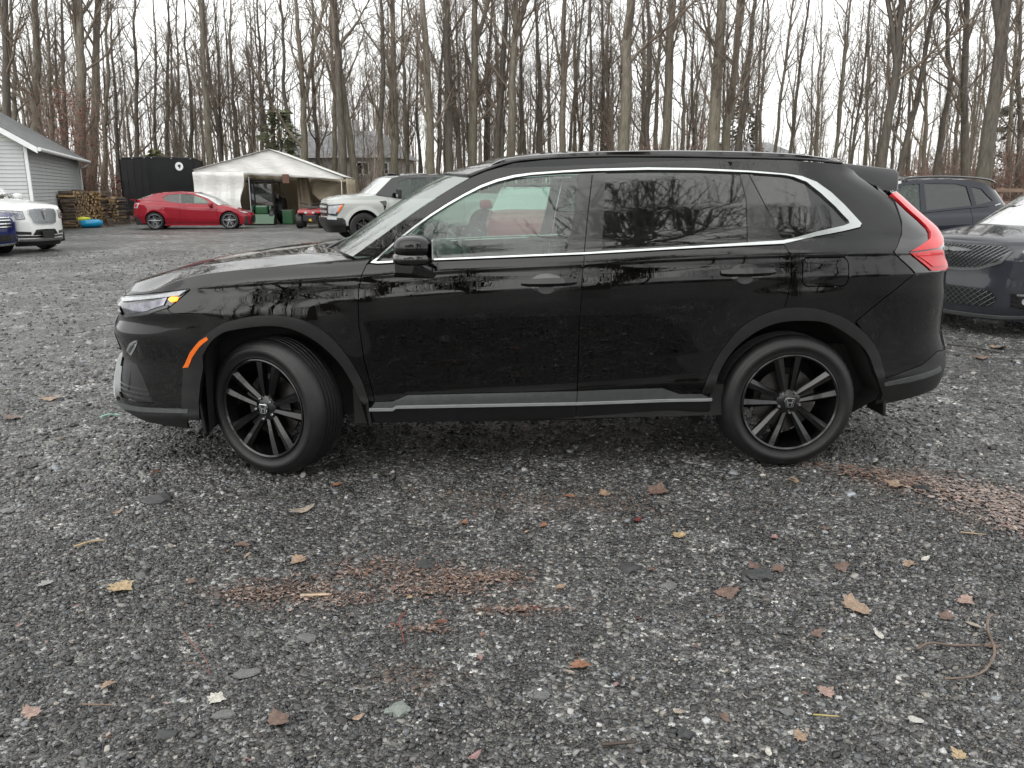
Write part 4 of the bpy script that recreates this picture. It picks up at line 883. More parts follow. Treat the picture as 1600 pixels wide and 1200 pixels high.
# --- generic crossover used for the navy, the red and the pearl white vehicle
def crossover(name, loc, rz, label, paint, hw=.93, H=1.68, L=2.35, hood=1.08, belt=1.05, glassm=None, sideglass=None, tail=1.46, rr=.365, group=None, rails=True, wb=1.38):
    S = Surf(-1.15, 1.35, [(.15, -L+.12), (.3, -L+.03), (.5, -L), (.75, -L+.01), (hood-.2, -L+.05), (hood-.08, -L+.10), (hood, -L+.22), (2., -L+.22)],
             [(.2, L-.12), (.35, L-.02), (.6, L), (.9, L-.02), (1.1, L-.10), (1.3, L-.28), (H-.12, L-.55), (2., L-.7)],
             prof_car(hw, belt-.08, .06, .27, H-.03, .92, .25), [(-3, belt-.14), (-1, belt-.09), (1, belt-.02), (3, belt+.03)], nf=(2.7, 3.3), nr=(2.9, 3.6), bumps=[(-wb, .36, .42, .6, .025), (wb, .36, .42, .6, .025)])
    c = Car(name, loc, rz, label, S, group)
    top = [(S.smin+.004, hood-.20), (-L-.0, hood-.17), (-L+.3, hood-.10), (-1.6, hood-.03), (-1.2, hood+.01), (-.95, hood+.03), (0, belt+.05), (1.0, belt+.13), (1.6, belt+.17), (S.smax-.004, belt+.17)]
    c.lower(paint, (.24, .26, .28), [(-wb, .43, .37), (wb, .43, .37)], top, (-.85, .18, 1.12), ('front_body', 'front_door', 'rear_door', 'rear_body'), 1.2, hood)
    c.cover('bonnet', top[5::-1], paint, .06, endcrown=.02, pw=3)
    roof = [(-.95, hood+.03), (-.6, 1.34), (-.25, H-.14), (.0, H-.075), (.5, H-.045), (1.1, H-.06), (1.7, H-.12), (2.0, tail)]
    w1 = [(-.68, belt+.10), (-.35, H-.27), (-.1, H-.15), (.18, H-.13), (.14, belt+.11)]; w2 = [(.26, belt+.115), (.28, H-.125), (.9, H-.13), (1.1, H-.17), (1.16, belt+.19)]; w3 = [(1.26, belt+.20), (1.2, H-.18), (1.45, H-.22), (1.72, H-.42), (1.70, belt+.27)]
    c.p('cabin_side', roof+[(S.smax-.8, belt+.17), (1.6, belt+.17), (1.0, belt+.13), (0, belt+.05)], paint, holes=[w1, w2, w3])
    sg = sideglass or m_dkglass
    c.p('front_side_window', w1, glassm or m_lightglass, off=-.012, gap=-.012); c.p('rear_side_window', w2, sg, off=-.012, gap=-.012); c.p('quarter_window', w3, sg, off=-.012, gap=-.012)
    c.screen('windscreen', roof[:4], glassm or m_lightglass, (-.26, -.2), .02); c.screen('roof', roof[3:], paint, (-.2, .16), .05)
    c.p('tailgate', [(S.smax-.8, belt+.18), (2.0, tail), (S.smax-.004, tail+.04), (S.smax-.004, belt+.18)], m_dkglass, off=0., far=False, both=True)
    c.p('tail_lamp', [(1.9, belt+.12), (2.3, belt+.13), (2.35, belt-.06), (2.0, belt-.04)], m_red, off=.012)
    c.p('sill_trim', [(-.9, .34), (.9, .34), (.9, .26), (-.9, .26)], m_plast, off=.012)
    c.wheels(-wb, wb, hw-.03, rr, .24, 'coupe', m_rimgry); c.floor(-L+.25, L-.25, hw-.22, .22, .62); c.mirrors(-.62, belt+.14, hw-.07, paint)
    for q in (-.38, .38):
        for x in (.1, .95): MB().box((x, q, .72), (.5, .5, .2), bev=.05).box((x+.28, q, 1.08), (.15, .48, .7), bev=.05, ry=R(15)).build('seat', m_cloth, c.e)
    if rails:
        for sg_ in (-1, 1):
            pts = [(x, sg_*(hw-.33), H+dz) for x, dz in ((-.1, -.075), (.05, -.03), (.6, -.008), (1.2, -.02), (1.6, -.055), (1.75, -.10))]
            MB().tube(spline(pts, 16), .018, 6).build('roof_rail', m_gloss, c.e, smooth=True)
    return c, S
navy, S = crossover('navy_crossover', (6.52, 14.49, 0), R(13), 'navy blue crossover behind the tail of the black vehicle', m_navy, H=1.69, belt=1.02)
navy.p('quarter_chrome', [(1.7, 1.21), (1.9, 1.24), (1.9, 1.225), (1.7, 1.195)], m_chrome, off=.008, gap=0)
redv, S = crossover('red_crossover', (.45, 16.5, 0), R(90), 'red vehicle seen through the front side window of the black one', m_coupe, H=1.60, L=2.2, hood=1.05)

# --- graphite minivan, nose to the camera at the right edge
S = Surf(-1.3, 1.6, [(.12, -2.42), (.2, -2.52), (.3, -2.56), (.5, -2.57), (.62, -2.55), (.8, -2.54), (.92, -2.48), (1.0, -2.36), (1.9, -2.3)],
         [(.2, 2.45), (.5, 2.58), (1.2, 2.5), (1.9, 2.3)], prof_car(1.0, .95, .08, .28, 1.74, .9, .22), [(-3, .9), (3, .98)], nf=(2.5, 3.0), nr=(4, 5), bumps=[(-1.54, .36, .42, .6, .02), (1.54, .36, .42, .6, .02)])
c = Car('minivan', (7.03, 9.245, 0), R(17), 'dark graphite minivan with mesh grille, nose to the camera at the edge', S)
top = [(S.smin+.004, .955), (-2.9, .955), (-2.55, .96), (-2.2, .985), (-1.8, 1.02), (-1.35, 1.05), (-.3, 1.07), (1.0, 1.10), (2.3, 1.12), (S.smax-.004, 1.12)]
c.lower(m_graph, (.17, .2, .22), [(-1.54, .43, .36), (1.54, .43, .36)], top, (-.95, .15, 1.5), ('front_body', 'front_door', 'sliding_door', 'rear_body'), 1.1, .95)
c.cover('bonnet', top[5::-1], m_graph, .10, endcrown=.025, pw=2.6)
roof = [(-1.35, 1.05), (-.75, 1.42), (-.2, 1.66), (.2, 1.72), (1.2, 1.74), (2.1, 1.70), (2.35, 1.62)]
w1 = [(-.95, 1.12), (-.55, 1.42), (-.1, 1.62), (.05, 1.12)]; w2 = [(.2, 1.13), (.2, 1.65), (1.4, 1.67), (1.4, 1.15)]
c.p('cabin_side', roof+[(2.3, 1.12), (1.0, 1.10), (-.3, 1.07)], m_graph, holes=[w1, w2]); c.p('side_window', w1, m_lightglass, off=-.012, gap=-.01); c.p('side_window', w2, m_dkglass, off=-.012, gap=-.01)
c.screen('windscreen', roof[:4], m_lightglass, (-.42, -.3), .03); c.screen('roof', roof[3:], m_graph, (-.3, .1), .05)
gp = [(S.smin+.004, .925), (-2.85, .925), (-2.62, .92), (-2.54, .88), (-2.62, .76), (-2.8, .69), (-3.0, .67), (S.smin+.004, .665)]
c.p('grille', gp, m_grille, off=.004, far=False, both=True, gap=0)
m_wire = mat('grille_wire', (.14, .145, .15), .25, metal=.9, var=.1)
def mesh_bars(S, parent, poly, pitch, w, m, off, name='grille_mesh_bar', mirror=True):
    P = np.array(poly); lo, hi = P.min(0), P.max(0); b = MB(); cnt = 0
    for sl in (1, -1):
        t = lo[0]-(hi[1]-lo[1])*1.3
        while t < hi[0]+(hi[1]-lo[1])*1.3:
            q = np.array([(t+sl*k*1.3, lo[1]+k if sl > 0 else lo[1]+k) for k in np.linspace(0, hi[1]-lo[1], 24)]) if sl > 0 else np.array([(t-k*1.3+(hi[1]-lo[1])*1.3*0, lo[1]+k) for k in np.linspace(0, hi[1]-lo[1], 24)])
            ok = in_poly(q, poly); seg = []
            for pt, o in zip(q, ok):
                if o: seg.append(pt)
                elif len(seg) > 1: _bar(S, b, seg, w, off, mirror); seg = []
                else: seg = []
            if len(seg) > 1: _bar(S, b, seg, w, off, mirror)
            t += pitch
    return b.build(name, m, parent)
def _bar(S, b, seg, w, off, mirror):
    seg = np.array(seg); P = S.P(seg[:, 0], seg[:, 1])+S.N(seg[:, 0], seg[:, 1])*off
    b.tube([tuple(p) for p in P], w, 4)
    if mirror: b.tube([(p[0], -p[1], p[2]) for p in P], w, 4)
o = mesh_bars(S, c.e, gp, .055, .0045, m_wire, .010); o['kind'] = 'stuff'
c.p('grille_surround', [(S.smin+.004, .68), (-3.0, .685), (-2.8, .705), (-2.63, .77), (-2.56, .88), (-2.53, .87), (-2.60, .75), (-2.8, .675), (-3.0, .655), (S.smin+.004, .65)], m_satin, off=.012, gap=0, far=False, both=True)
wing = MB()
P = S.P(np.linspace(S.smin+.004, S.smin+.30, 6), np.full(6, .862)); hh = [.016, .024, .020, .016, .011, .004]
for sg in (1, -1):
    v = []
    for p, h in zip(P, hh): v += [(p[0]-.045, sg*p[1], p[2]-h+.006), (p[0]-.05, sg*p[1], p[2]+h+.006)]
    wing.add(v, [(2*i, 2*i+2, 2*i+3, 2*i+1) for i in range(5)])
wing.build('winged_badge', m_silver, c.e)
hl = [(-2.44, .905), (-2.30, .915), (-2.05, .925), (-1.80, .93), (-1.98, .86), (-2.25, .83), (-2.40, .82), (-2.47, .86)]
c.p('head_lamp', hl, m_lampd, off=.006); c.p('lamp_strip', inset(hl, .016), m_lamp, off=.012, gap=0); c.p('lamp_lens', inset(hl, .034), m_reflector, off=.016, gap=0)
lgp = [(S.smin+.004, .50), (-2.9, .50), (-2.62, .48), (-2.56, .40), (-2.62, .32), (S.smin+.004, .30)]
c.p('lower_grille', lgp, m_grille, off=.004, far=False, both=True); o = mesh_bars(S, c.e, lgp, .07, .005, m_wire, .008); o['kind'] = 'stuff'
fg = [(-2.46, .46), (-2.30, .48), (-2.08, .47), (-2.08, .36), (-2.3, .30), (-2.44, .33)]
c.p('fog_recess', fg, m_gloss, off=.006); c.p('fog_trim', [(-2.40, .46), (-2.1, .465), (-2.1, .445), (-2.40, .44)], m_chrome, off=.014, gap=0); c.p('fog_lamp', [(-2.3+.05*math.cos(a), .385+.035*math.sin(a)) for a in np.linspace(0, 6.28, 14)[:-1]], m_lamp, off=.014, gap=0)
c.p('bumper_lip', [(S.smin+.004, .235), (-2.5, .235), (-2.2, .25), (-2.2, .225), (-2.5, .205), (S.smin+.004, .20)], m_satin, off=.02, far=False, both=True, gap=0)
c.wheels(-1.54, 1.54, .94, .36, .24, 'coupe', m_rimgry); c.floor(-2.2, 2.4, .75, .2, .6); c.mirrors(-.75, 1.13, .93, m_graph)
for x in (-.7, -.35): MB().tube([(-1.52, x, 1.115), (-1.25, x+.35, 1.22)], .008, 5).build('wiper', m_plast, c.e)

# --- pearl white and blue vehicles at the left edge
def front_end(name, loc, rz, label, paint, style):
    c, S = crossover(name, loc, rz, label, paint, hw=1.0, H=1.80, L=2.5, hood=1.19, belt=1.15, wb=1.5, rr=.39) if style == 'white' else crossover(name, loc, rz, label, paint, hw=.95, H=1.66, L=2.35, hood=1.02, belt=1.0, wb=1.4, rr=.36)
    return c, S
c, S = front_end('white_crossover', (-13.61, 20.33, 0), R(163), 'white luxury crossover with oval grille at the edge by the garage', m_pearl, 'white')
c.p('grille_frame', [(S.smin+.004, 1.04), (-2.92, 1.04), (-2.74, 1.02), (-2.72, .9), (-2.80, .70), (-2.9, .66), (S.smin+.004, .65)], m_chrome, off=.012, far=False, both=True)
c.p('grille', [(S.smin+.004, 1.02), (-2.92, 1.02), (-2.765, 1.0), (-2.745, .9), (-2.82, .715), (-2.91, .68), (S.smin+.004, .67)], m_meshsil, off=.022, far=False, both=True)
MB().box((-2.535, 0, .9), (.02, .05, .22), bev=.008).build('grille_badge', m_chromed, c.e)
hl = [(-2.62, .98), (-2.4, 1.0), (-2.05, 1.02), (-1.85, 1.03), (-2.0, .93), (-2.25, .82), (-2.5, .78), (-2.64, .79)]
c.p('head_lamp', hl, m_lampd, off=.008); c.p('lamp_lens', inset(hl, .02), m_lamp, off=.016, gap=0); c.p('lamp_inner', inset(hl, .055), m_reflector, off=.022, gap=0)
c.p('air_intake', [(-2.72, .50), (-2.45, .52), (-2.2, .53), (-2.15, .47), (-2.4, .44), (-2.72, .43)], m_gloss, off=.006); c.p('lower_grille', [(S.smin+.004, .56), (-2.85, .55), (-2.75, .42), (S.smin+.004, .40)], m_grille, off=.006, far=False, both=True)
c.p('lower_intake', [(S.smin+.004, .40), (-2.4, .42), (-2.38, .37), (S.smin+.004, .34)], m_gloss, off=.007, far=False, both=True); c.p('silver_lip', [(S.smin+.004, .34), (-2.45, .34), (-2.4, .28), (S.smin+.004, .27)], m_chrome, off=.014, far=False, both=True)
c.p('chin', [(S.smin+.004, .27), (-2.35, .29), (-2.35, .16), (S.smin+.004, .16)], m_plast, off=.004, far=False, both=True); c.plate(-2.56, .42, m_plast, .32, .17)
c, S = front_end('blue_car', (-13.72, 18.95, 0), R(160), 'deep blue car with chrome grille bars cut off by the picture edge', m_blue, 'blue')
c.p('grille', [(S.smin+.004, .86), (-2.6, .84), (-2.5, .62), (S.smin+.004, .60)], m_grille, off=.006, far=False, both=True)
for z in (.64, .71, .78, .84): c.p('grille_bar', [(S.smin+.004, z), (-2.52, z), (-2.52, z+.022), (S.smin+.004, z+.022)], m_chromed, off=.016, far=False, both=True, gap=0)
c.p('head_lamp', [(-2.45, .86), (-2.0, .92), (-1.85, .93), (-2.05, .80), (-2.42, .74)], m_lamp, off=.01); c.p('chrome_lip', [(S.smin+.004, .28), (-2.05, .31), (-2.05, .26), (S.smin+.004, .23)], m_chromed, off=.02, far=False, both=True, gap=0)
c.p('lower_grille', [(S.smin+.004, .48), (-2.5, .48), (-2.4, .33), (S.smin+.004, .32)], m_gloss, off=.006, far=False, both=True)
# ---------------------------------------------------------------- garage
m_side = mat('grey_vinyl_siding', (.44, .46, .465), .5, var=.07, scale=3)
m_trimw = mat('white_trim', (.72, .74, .74), .45, var=.05)
m_soffit = mat('soffit', (.55, .56, .56), .6, var=.06)
def shingle_material(name, c):
    m, nt, b = nodes(name); br = N(nt, 'TexBrick', Scale=1., **{'Mortar Size': .012, 'Brick Width': .33, 'Row Height': .14}); lk(nt, coords(nt), br.inputs['Vector'])
    br.inputs['Color1'].default_value = (*[q*.8 for q in c], 1); br.inputs['Color2'].default_value = (*[q*1.2 for q in c], 1); br.inputs['Mortar'].default_value = (*[q*.45 for q in c], 1)
    no = N(nt, 'TexNoise', Scale=.8, Detail=5.); lk(nt, coords(nt), no.inputs['Vector']); rr = ramp(nt, no.outputs['Fac'], [(.3, (.8,)*3), (.7, (1.15,)*3)])
    mu = N(nt, 'Mix', data_type='RGBA', blend_type='MULTIPLY'); mu.inputs[0].default_value = 1.; lk(nt, br.outputs['Color'], mu.inputs['A']); lk(nt, rr, mu.inputs['B']); lk(nt, mu.outputs['Result'], b.inputs['Base Color'])
    b.inputs['Roughness'].default_value = .6; bp = N(nt, 'Bump', Strength=.5, Distance=.02); lk(nt, br.outputs['Fac'], bp.inputs['Height']); bp.invert = True; lk(nt, bp.outputs[0], b.inputs['Normal'])
    return m
m_shing = shingle_material('grey_shingles', (.115, .12, .125))
ga = empty('garage', (-15.80, 27.0, 0), math.atan2(11.5, -4.37)); tag(ga, 'pale grey sided garage with grey shingle roof and white trim', 'garage')
# local x runs along the eave wall away from the camera, local +y towards the gable wall's far side (left)
GL, GW, GH, SL = 12.3, 8.6, 2.97, math.tan(R(32))
MB().box((GL/2, GW/2, GH/2), (GL-.06, GW-.06, GH)).build('wall', m_side, ga)
m_gab = mat('cream_gable_siding', (.50, .51, .47), .5, var=.07, scale=3)
MB().prism([(.03, GH-.02), (GW-.03, GH-.02), (GW/2, GH+GW/2*SL-.03)], (.03, .2), axis='X').build('gable_wall', m_gab, ga)
nb = 24; hb = GH/nb
def board(name, a, L, z, along):
    if along == 'x': v = [(a, -.004, z), (a+L, -.004, z), (a+L, -.026, z+.004), (a, -.026, z+.004), (a, -.004, z+hb), (a+L, -.004, z+hb)]
    else: v = [(-.004, a+L, z), (-.004, a, z), (-.026, a, z+.004), (-.026, a+L, z+.004), (-.004, a+L, z+hb), (-.004, a, z+hb)]
    return obj(name, v, [(0, 1, 2, 3), (3, 2, 5, 4)], m_side if z < GH-.01 else m_gab, ga)
b0 = board('siding_board', .06, GL-.12, 0, 'x')
for k in range(1, nb): o = b0.copy(); COL.objects.link(o); o.parent = ga; o.location = (0, 0, k*hb)
b0 = board('siding_board', .06, GW-.12, 0, 'y')
for k in range(1, nb): o = b0.copy(); COL.objects.link(o); o.parent = ga; o.location = (0, 0, k*hb)
for k in range(30):      # courses in the gable
    z = GH+k*hb; w = (GH+GW/2*SL-z-hb)/SL
    if w > .1: board('siding_board', GW/2-w, 2*w, z, 'y')
for x, y in ((-.015, -.015), (GL+.0, -.015)): MB().box((x, y, GH/2), (.10, .10, GH)).build('corner_trim', m_trimw, ga)
ov, oe = .38, .42
for sg in (0, 1):
    y0 = -oe if sg == 0 else GW+oe; z0 = GH-oe*SL+.10; zr = GH+GW/2*SL+.10
    v = [(-ov, y0, z0), (GL+ov, y0, z0), (GL+ov, GW/2, zr), (-ov, GW/2, zr)]
    v += [(a, b_, c_-.08) for a, b_, c_ in v]
    obj('roof_slope', v, [(0, 1, 2, 3), (7, 6, 5, 4), (0, 4, 5, 1), (1, 5, 6, 2), (2, 6, 7, 3), (3, 7, 4, 0)], m_shing, ga)
    for x in (-ov-.012, GL+ov-.008):
        d = 1 if sg == 0 else -1
        q = [(x, y0, z0-.20), (x, GW/2, zr-.20), (x, GW/2, zr-.012), (x, y0, z0-.012)]; q += [(a+.02, b_, c_) for a, b_, c_ in q]
        obj('rake_board', q, [(0, 1, 2, 3), (7, 6, 5, 4), (0, 4, 5, 1), (1, 5, 6, 2), (2, 6, 7, 3), (3, 7, 4, 0)], m_trimw, ga)
MB().box((GL/2, -oe/2, GH-.20+.03), (GL+2*ov-.06, oe-.02, .02)).build('soffit', m_soffit, ga)
MB().tube([(-ov, -oe-.05, GH-oe*SL+.03), (GL+ov, -oe-.05, GH-oe*SL+.03)], .065, 8).build('gutter', m_trimw, ga)
MB().tube([(GL+.2, -oe-.05, GH-.22), (GL+.1, -oe+.1, GH-.42), (GL-.05, -.09, GH-.55), (GL-.05, -.09, .2)], .04, 6).build('downpipe', m_trimw, ga)
MB().ellip((-.10, 1.05, GH-.06), (.10, .10, .05), 10, 6).build('wall_lamp', m_trimw, ga)

# ---------------------------------------------------------------- black trailer
m_trail = mat('black_trailer_skin', (.010, .0105, .012), .5, var=.25, scale=2, bump=.1, bscale=4, spec=.25)
tr_ = empty('enclosed_trailer', (0, 0, 0)); tag(tr_, 'tall black enclosed trailer with a round white sticker behind the red coupe', 'trailer')
FP = [(-18.45, 39.0), (-16.42, 37.4), (-14.95, 39.0), (-16.3, 43.6), (-19.9, 43.6)]; tz = 2.93
b = MB(); n = len(FP); b.add([(x, y, .5) for x, y in FP]+[(x, y, tz) for x, y in FP], [tuple(range(n-1, -1, -1)), tuple(range(n, 2*n))]+[(i, (i+1) % n, (i+1) % n+n, i+n) for i in range(n)]); b.build('box_body', m_trail, tr_)
b = MB(); b.tube([(x, y, tz-.02) for x, y in FP+FP[:1]], .035, 5); b.build('top_rail', m_plast, tr_); b = MB(); b.tube([(x, y, .5) for x, y in FP+FP[:1]], .05, 5); b.build('bottom_rail', m_plast, tr_)
for x, y in FP[:4]: MB().tube([(x, y, .5), (x, y, tz)], .045, 6).build('corner_post', m_trail, tr_)
def facept(i, t, z, off=.0):
    a, c_ = np.array(FP[i]), np.array(FP[i+1]); p = a+(c_-a)*t; d = (c_-a)/np.linalg.norm(c_-a); nrm = np.array([d[1], -d[0]]); return p+nrm*off, d, nrm
def face_panel(name, i, pts, m, off):
    v = []
    for t, z in pts: p, d, nr = facept(i, t, z, off); v.append((p[0], p[1], z))
    return obj(name, v, [tuple(range(len(v)))], m, tr_)
p, d, nr = facept(1, .66, 2.53); 
disc = [(p[0]+nr[0]*.012+d[0]*.19*math.cos(a), p[1]+nr[1]*.012+d[1]*.19*math.cos(a), 2.53+.19*math.sin(a)) for a in np.linspace(0, 2*math.pi, 28, endpoint=False)]
b = MB(); b.add(disc+[(x-nr[0]*.01, y-nr[1]*.01, z) for x, y, z in disc], [tuple(range(28))]+[(i, i+28, (i+1) % 28+28, (i+1) % 28) for i in range(28)]); b.build('round_sticker', m_trimw, tr_)
mk = [(-.06, .05), (-.03, .085), (.02, .075), (.05, .09), (.075, .05), (.06, .0), (.07, -.04), (.03, -.05), (.02, -.10), (-.02, -.09), (-.015, -.03), (-.07, -.01)]
b = MB(); b.add([(p[0]+nr[0]*.016+d[0]*x, p[1]+nr[1]*.016+d[1]*x, 2.53+z) for x, z in mk], [tuple(range(len(mk)))]); b.build('sticker_mark', m_plast, tr_)
for i in (0, 1):
    for t in (.08, .5, .92):
        p, d, nr = facept(i, t, 0, .03); MB().box((p[0], p[1], tz-.05), (.05, .05, .03)).build('marker_light', m_lamp, tr_)
for t in (.25, .5, .75):
    p, d, nr = facept(0, t, 0, .004); MB().tube([(p[0], p[1], .55), (p[0], p[1], tz-.05)], .006, 4).build('panel_seam', m_plast, tr_)
for y in (40.5, 41.6):
    for x in (-19.7, -16.0): MB().lathe([(0, -.1), (.36, -.1), (.36, .1), (0, .1)], 20, axis='X', c=(x, y, .36)).build('trailer_wheel', m_rubber, tr_)
MB().box((-17.5, 41.5, .3), (.3, 3.5, .5)).build('axle_frame', m_under, tr_)
MB().tube([(-16.0, 38.2, .5), (-15.2, 37.3, .45)], .05, 6).tube([(-15.4, 37.5, .0), (-15.4, 37.5, .5)], .035, 6).build('drawbar', m_under, tr_)

# ---------------------------------------------------------------- white shelter tent
def tarp_material(name, c, trans):
    m, nt, b = nodes(name); no = N(nt, 'TexNoise', Scale=2.2, Detail=6.); lk(nt, coords(nt, (1, 1, 2.5)), no.inputs['Vector'])
    lk(nt, ramp(nt, no.outputs['Fac'], [(.28, tuple(q*.86 for q in c)), (.72, c)]), b.inputs['Base Color']); b.inputs['Roughness'].default_value = .5
    wv = N(nt, 'TexNoise', Scale=5., Detail=6., Distortion=1.2); lk(nt, coords(nt, (.5, .5, 2.2)), wv.inputs['Vector'])
    bp = N(nt, 'Bump', Strength=.45, Distance=.06); lk(nt, wv.outputs['Fac'], bp.inputs['Height']); lk(nt, bp.outputs[0], b.inputs['Normal'])
    tl = N(nt, 'BsdfTranslucent'); tl.inputs[0].default_value = (*trans, 1); mx = N(nt, 'MixShader'); mx.inputs[0].default_value = .16
    out = nt.nodes['Material Output']; lk(nt, b.outputs[0], mx.inputs[1]); lk(nt, tl.outputs[0], mx.inputs[2]); lk(nt, mx.outputs[0], out.inputs['Surface'])
    return m
m_tarp = tarp_material('white_tarp', (.88, .89, .86), (.8, .8, .74)); m_tarpb = tarp_material('beige_tarp', (.50, .43, .32), (.7, .6, .44))
def cloth(name, fn, nu, nv, m, parent):
    """fn(u, v) -> point on the hanging sheet"""
    rows = [[fn(u, v) for u in np.linspace(0, 1, nu)] for v in np.linspace(0, 1, nv)]; o = loft(name, rows, m, parent, thick=.008); return o
te = empty('shelter_tent', (0, 0, 0)); tag(te, 'white tarpaulin shelter tent with peaked roof, open front', 'tent')
A, Bk, Cc = np.array([-13.40, 35., 2.30]), np.array([-10.14, 35., 3.12]), np.array([-7.14, 35., 2.0]); dep = np.array([-.6, 5.2, 0.])
g2 = np.random.default_rng(3); wr = lambda p, a: p+np.array([0, a*math.sin(p[0]*5.1+p[2]*7)+a*.6*math.sin(p[0]*11+p[2]*3), a*.4*math.sin(p[0]*8+p[1]*6)])
def roofs(P0, P1):
    def f(u, v):
        p = P0+(P1-P0)*u+dep*v; s = math.sin(math.pi*((v*4) % 1)); return tuple(p+np.array([0, 0, -.05*s*math.sin(math.pi*u)]))
    return f
cloth('roof_sheet', roofs(A+[0, -.25, 0], Bk+[0, -.25, .02]), 14, 17, m_tarp, te); cloth('roof_sheet', roofs(Bk+[0, -.25, .02], Cc+[.1, -.25, 0]), 14, 17, m_tarp, te)
def gable(u, v):
    x = A[0]+(Cc[0]-A[0])*u; zt = np.interp(x, [A[0], Bk[0], Cc[0]], [A[2], Bk[2], Cc[2]])-.01; zb = np.interp(x, [A[0], -11.32, Cc[0]], [2.16, 2.10, 1.90])
    p = np.array([x, 34.9, zt+(zb-zt)*v]); return tuple(wr(p, .02))
cloth('gable_sheet', gable, 40, 9, m_tarp, te)
def fpanel(u, v):
    x = -13.42+(2.12-.10*math.sin(v*3))*u-.12*v+.05*math.sin(v*9)*u; z = 2.2-2.14*v-.03*u; return (x, 34.8+.07*math.sin(x*7+v*2)+.04*math.sin(x*17)+.05*math.sin(z*5), z)
cloth('front_curtain', fpanel, 34, 14, m_tarp, te)
cloth('side_sheet', lambda u, v: tuple(A+[-.02+.05*math.sin(u*20), 0, -.08]+dep*u+np.array([-.15*v, 0, -2.15*v])), 24, 8, m_tarp, te)
cloth('side_sheet', lambda u, v: tuple(Cc+[.10+.05*math.sin(u*17), 0, -.06]+dep*u+np.array([.06*v, 0, -1.9*v])), 24, 8, m_tarpb, te)
cloth('back_sheet', lambda u, v: tuple(A+dep+(Cc-A)*u+np.array([0, .08*math.sin(u*23)+.05*math.sin(u*51+v*3), -.05+(-2.2+.25*u)*v])), 44, 10, m_tarpb, te)
cloth('inner_curtain', lambda u, v: (-9.7+.5*u+.25*v*u, 37.2+.10*math.sin(u*14), 2.0-1.95*v), 12, 10, m_tarpb, te)
cloth('torn_flap', lambda u, v: (-8.9+1.6*u, 36.6+.15*math.sin(u*6+v*3), 1.9-.1*u-(.55+.55*math.sin(u*2.6))*v), 18, 8, m_tarpb, te)
for x, y in ((-13.3, 35.1), (-11.2, 35.1), (-7.25, 35.1), (-13.9, 40.1), (-7.8, 40.1)):
    MB().tube([(x, y, 0), (x, y, 2.0)], .03, 6).build('tent_pole', m_chrome, te)
MB().tube([tuple(A+[0, .02, -.06]), tuple(Bk+[0, .02, -.06]), tuple(Cc+[0, .02, -.06])], .025, 6).build('gable_pole', m_chrome, te)
MB().box((-9.55, 34.85, 1.93), (.28, .02, .36)).build('brown_tag', mat('brown_card', (.10, .05, .03), .7), te)

# ---------------------------------------------------------------- green tractor in the tent
m_grn = mat('tractor_green', (.012, .065, .024), .35, coat=.4, var=.2); m_cabg = glass('cab_glass', (.16, .18, .17), haze=.04)
tt = empty('tractor', (-10.88, 36.3, 0), R(4)); tag(tt, 'green tractor with dark cab and front bucket inside the white tent', 'tractor')
for x in (-.5, .5):
    for y in (-.75, .55): MB().box((x*(1 if y > 0 else .96), y, 1.15), (.07, .07, 1.35), bev=.01, rx=R(5 if y < 0 else -3)).build('cab_post', m_plast, tt)
MB().box((0, -.1, 1.82), (1.22, 1.55, .10), bev=.04).build('cab_roof', m_plast, tt); MB().box((0, -.74, 1.24), (.92, .01, .95)).build('cab_windscreen', m_cabg, tt)
for x in (-.52, .52): MB().box((x, -.1, 1.24), (.01, 1.2, .95)).build('cab_side_glass', m_cabg, tt)
MB().box((0, .2, .62), (.95, 1.5, .35), bev=.05).build('cab_floor', m_plast, tt); MB().box((0, .25, 1.0), (.42, .18, .6), bev=.05).box((0, .05, .82), (.42, .4, .14), bev=.05).build('driver_seat', m_cloth, tt)
MB().box((0, -.80, .62), (.56, .5, .42), bev=.08).build('bonnet', m_grn, tt)
for x in (-.56, .56): MB().lathe([(0, -.14), (.36, -.14), (.55, -.14), (.60, -.08), (.60, .08), (.55, .14), (0, .14)], 24, axis='X', c=(x, .55, .6)).build('rear_tyre', m_rubber, tt)
for x in (-.46, .46): MB().lathe([(0, -.1), (.2, -.1), (.32, -.1), (.35, -.05), (.35, .05), (.32, .1), (0, .1)], 20, axis='X', c=(x, -.9, .35)).build('front_tyre', m_rubber, tt)
bk = [(-1.42, .03), (-1.50, .06), (-1.30, .30), (-1.18, .45), (-1.14, .45), (-1.24, .28), (-1.28, .06)]
b = MB(); b.prism([(a, c_) for a, c_ in bk], (-.58, .58), axis='X'); b.build('bucket', m_grn, tt)
for x in (-.57, .57): MB().prism([(-1.50, .06), (-1.14, .45), (-1.14, .03)], (x-.012, x+.012), axis='X').build('bucket_cheek', m_grn, tt)
for x in (-.38, .38): MB().tube([(x, -1.16, .28), (x, -.95, .75), (x, -.3, .95)], .045, 6).build('loader_arm', m_grn, tt)
gb = MB(); gb.box((0, 0, .30), (.45, .5, .56), bev=.03).box((0, 0, .60), (.5, .55, .05), bev=.02); o = gb.build('green_bin', m_grn); o.location = (-9.78, 35.8, 0); tag(o, 'dark green storage box standing right of the tractor', 'box')
for x in (-.68, ): MB().box((.68, -.75, 1.2), (.10, .08, .18), bev=.02).tube([(.52, -.75, 1.3), (.68, -.75, 1.25)], .012, 5).build('wing_mirror', m_plast, tt)

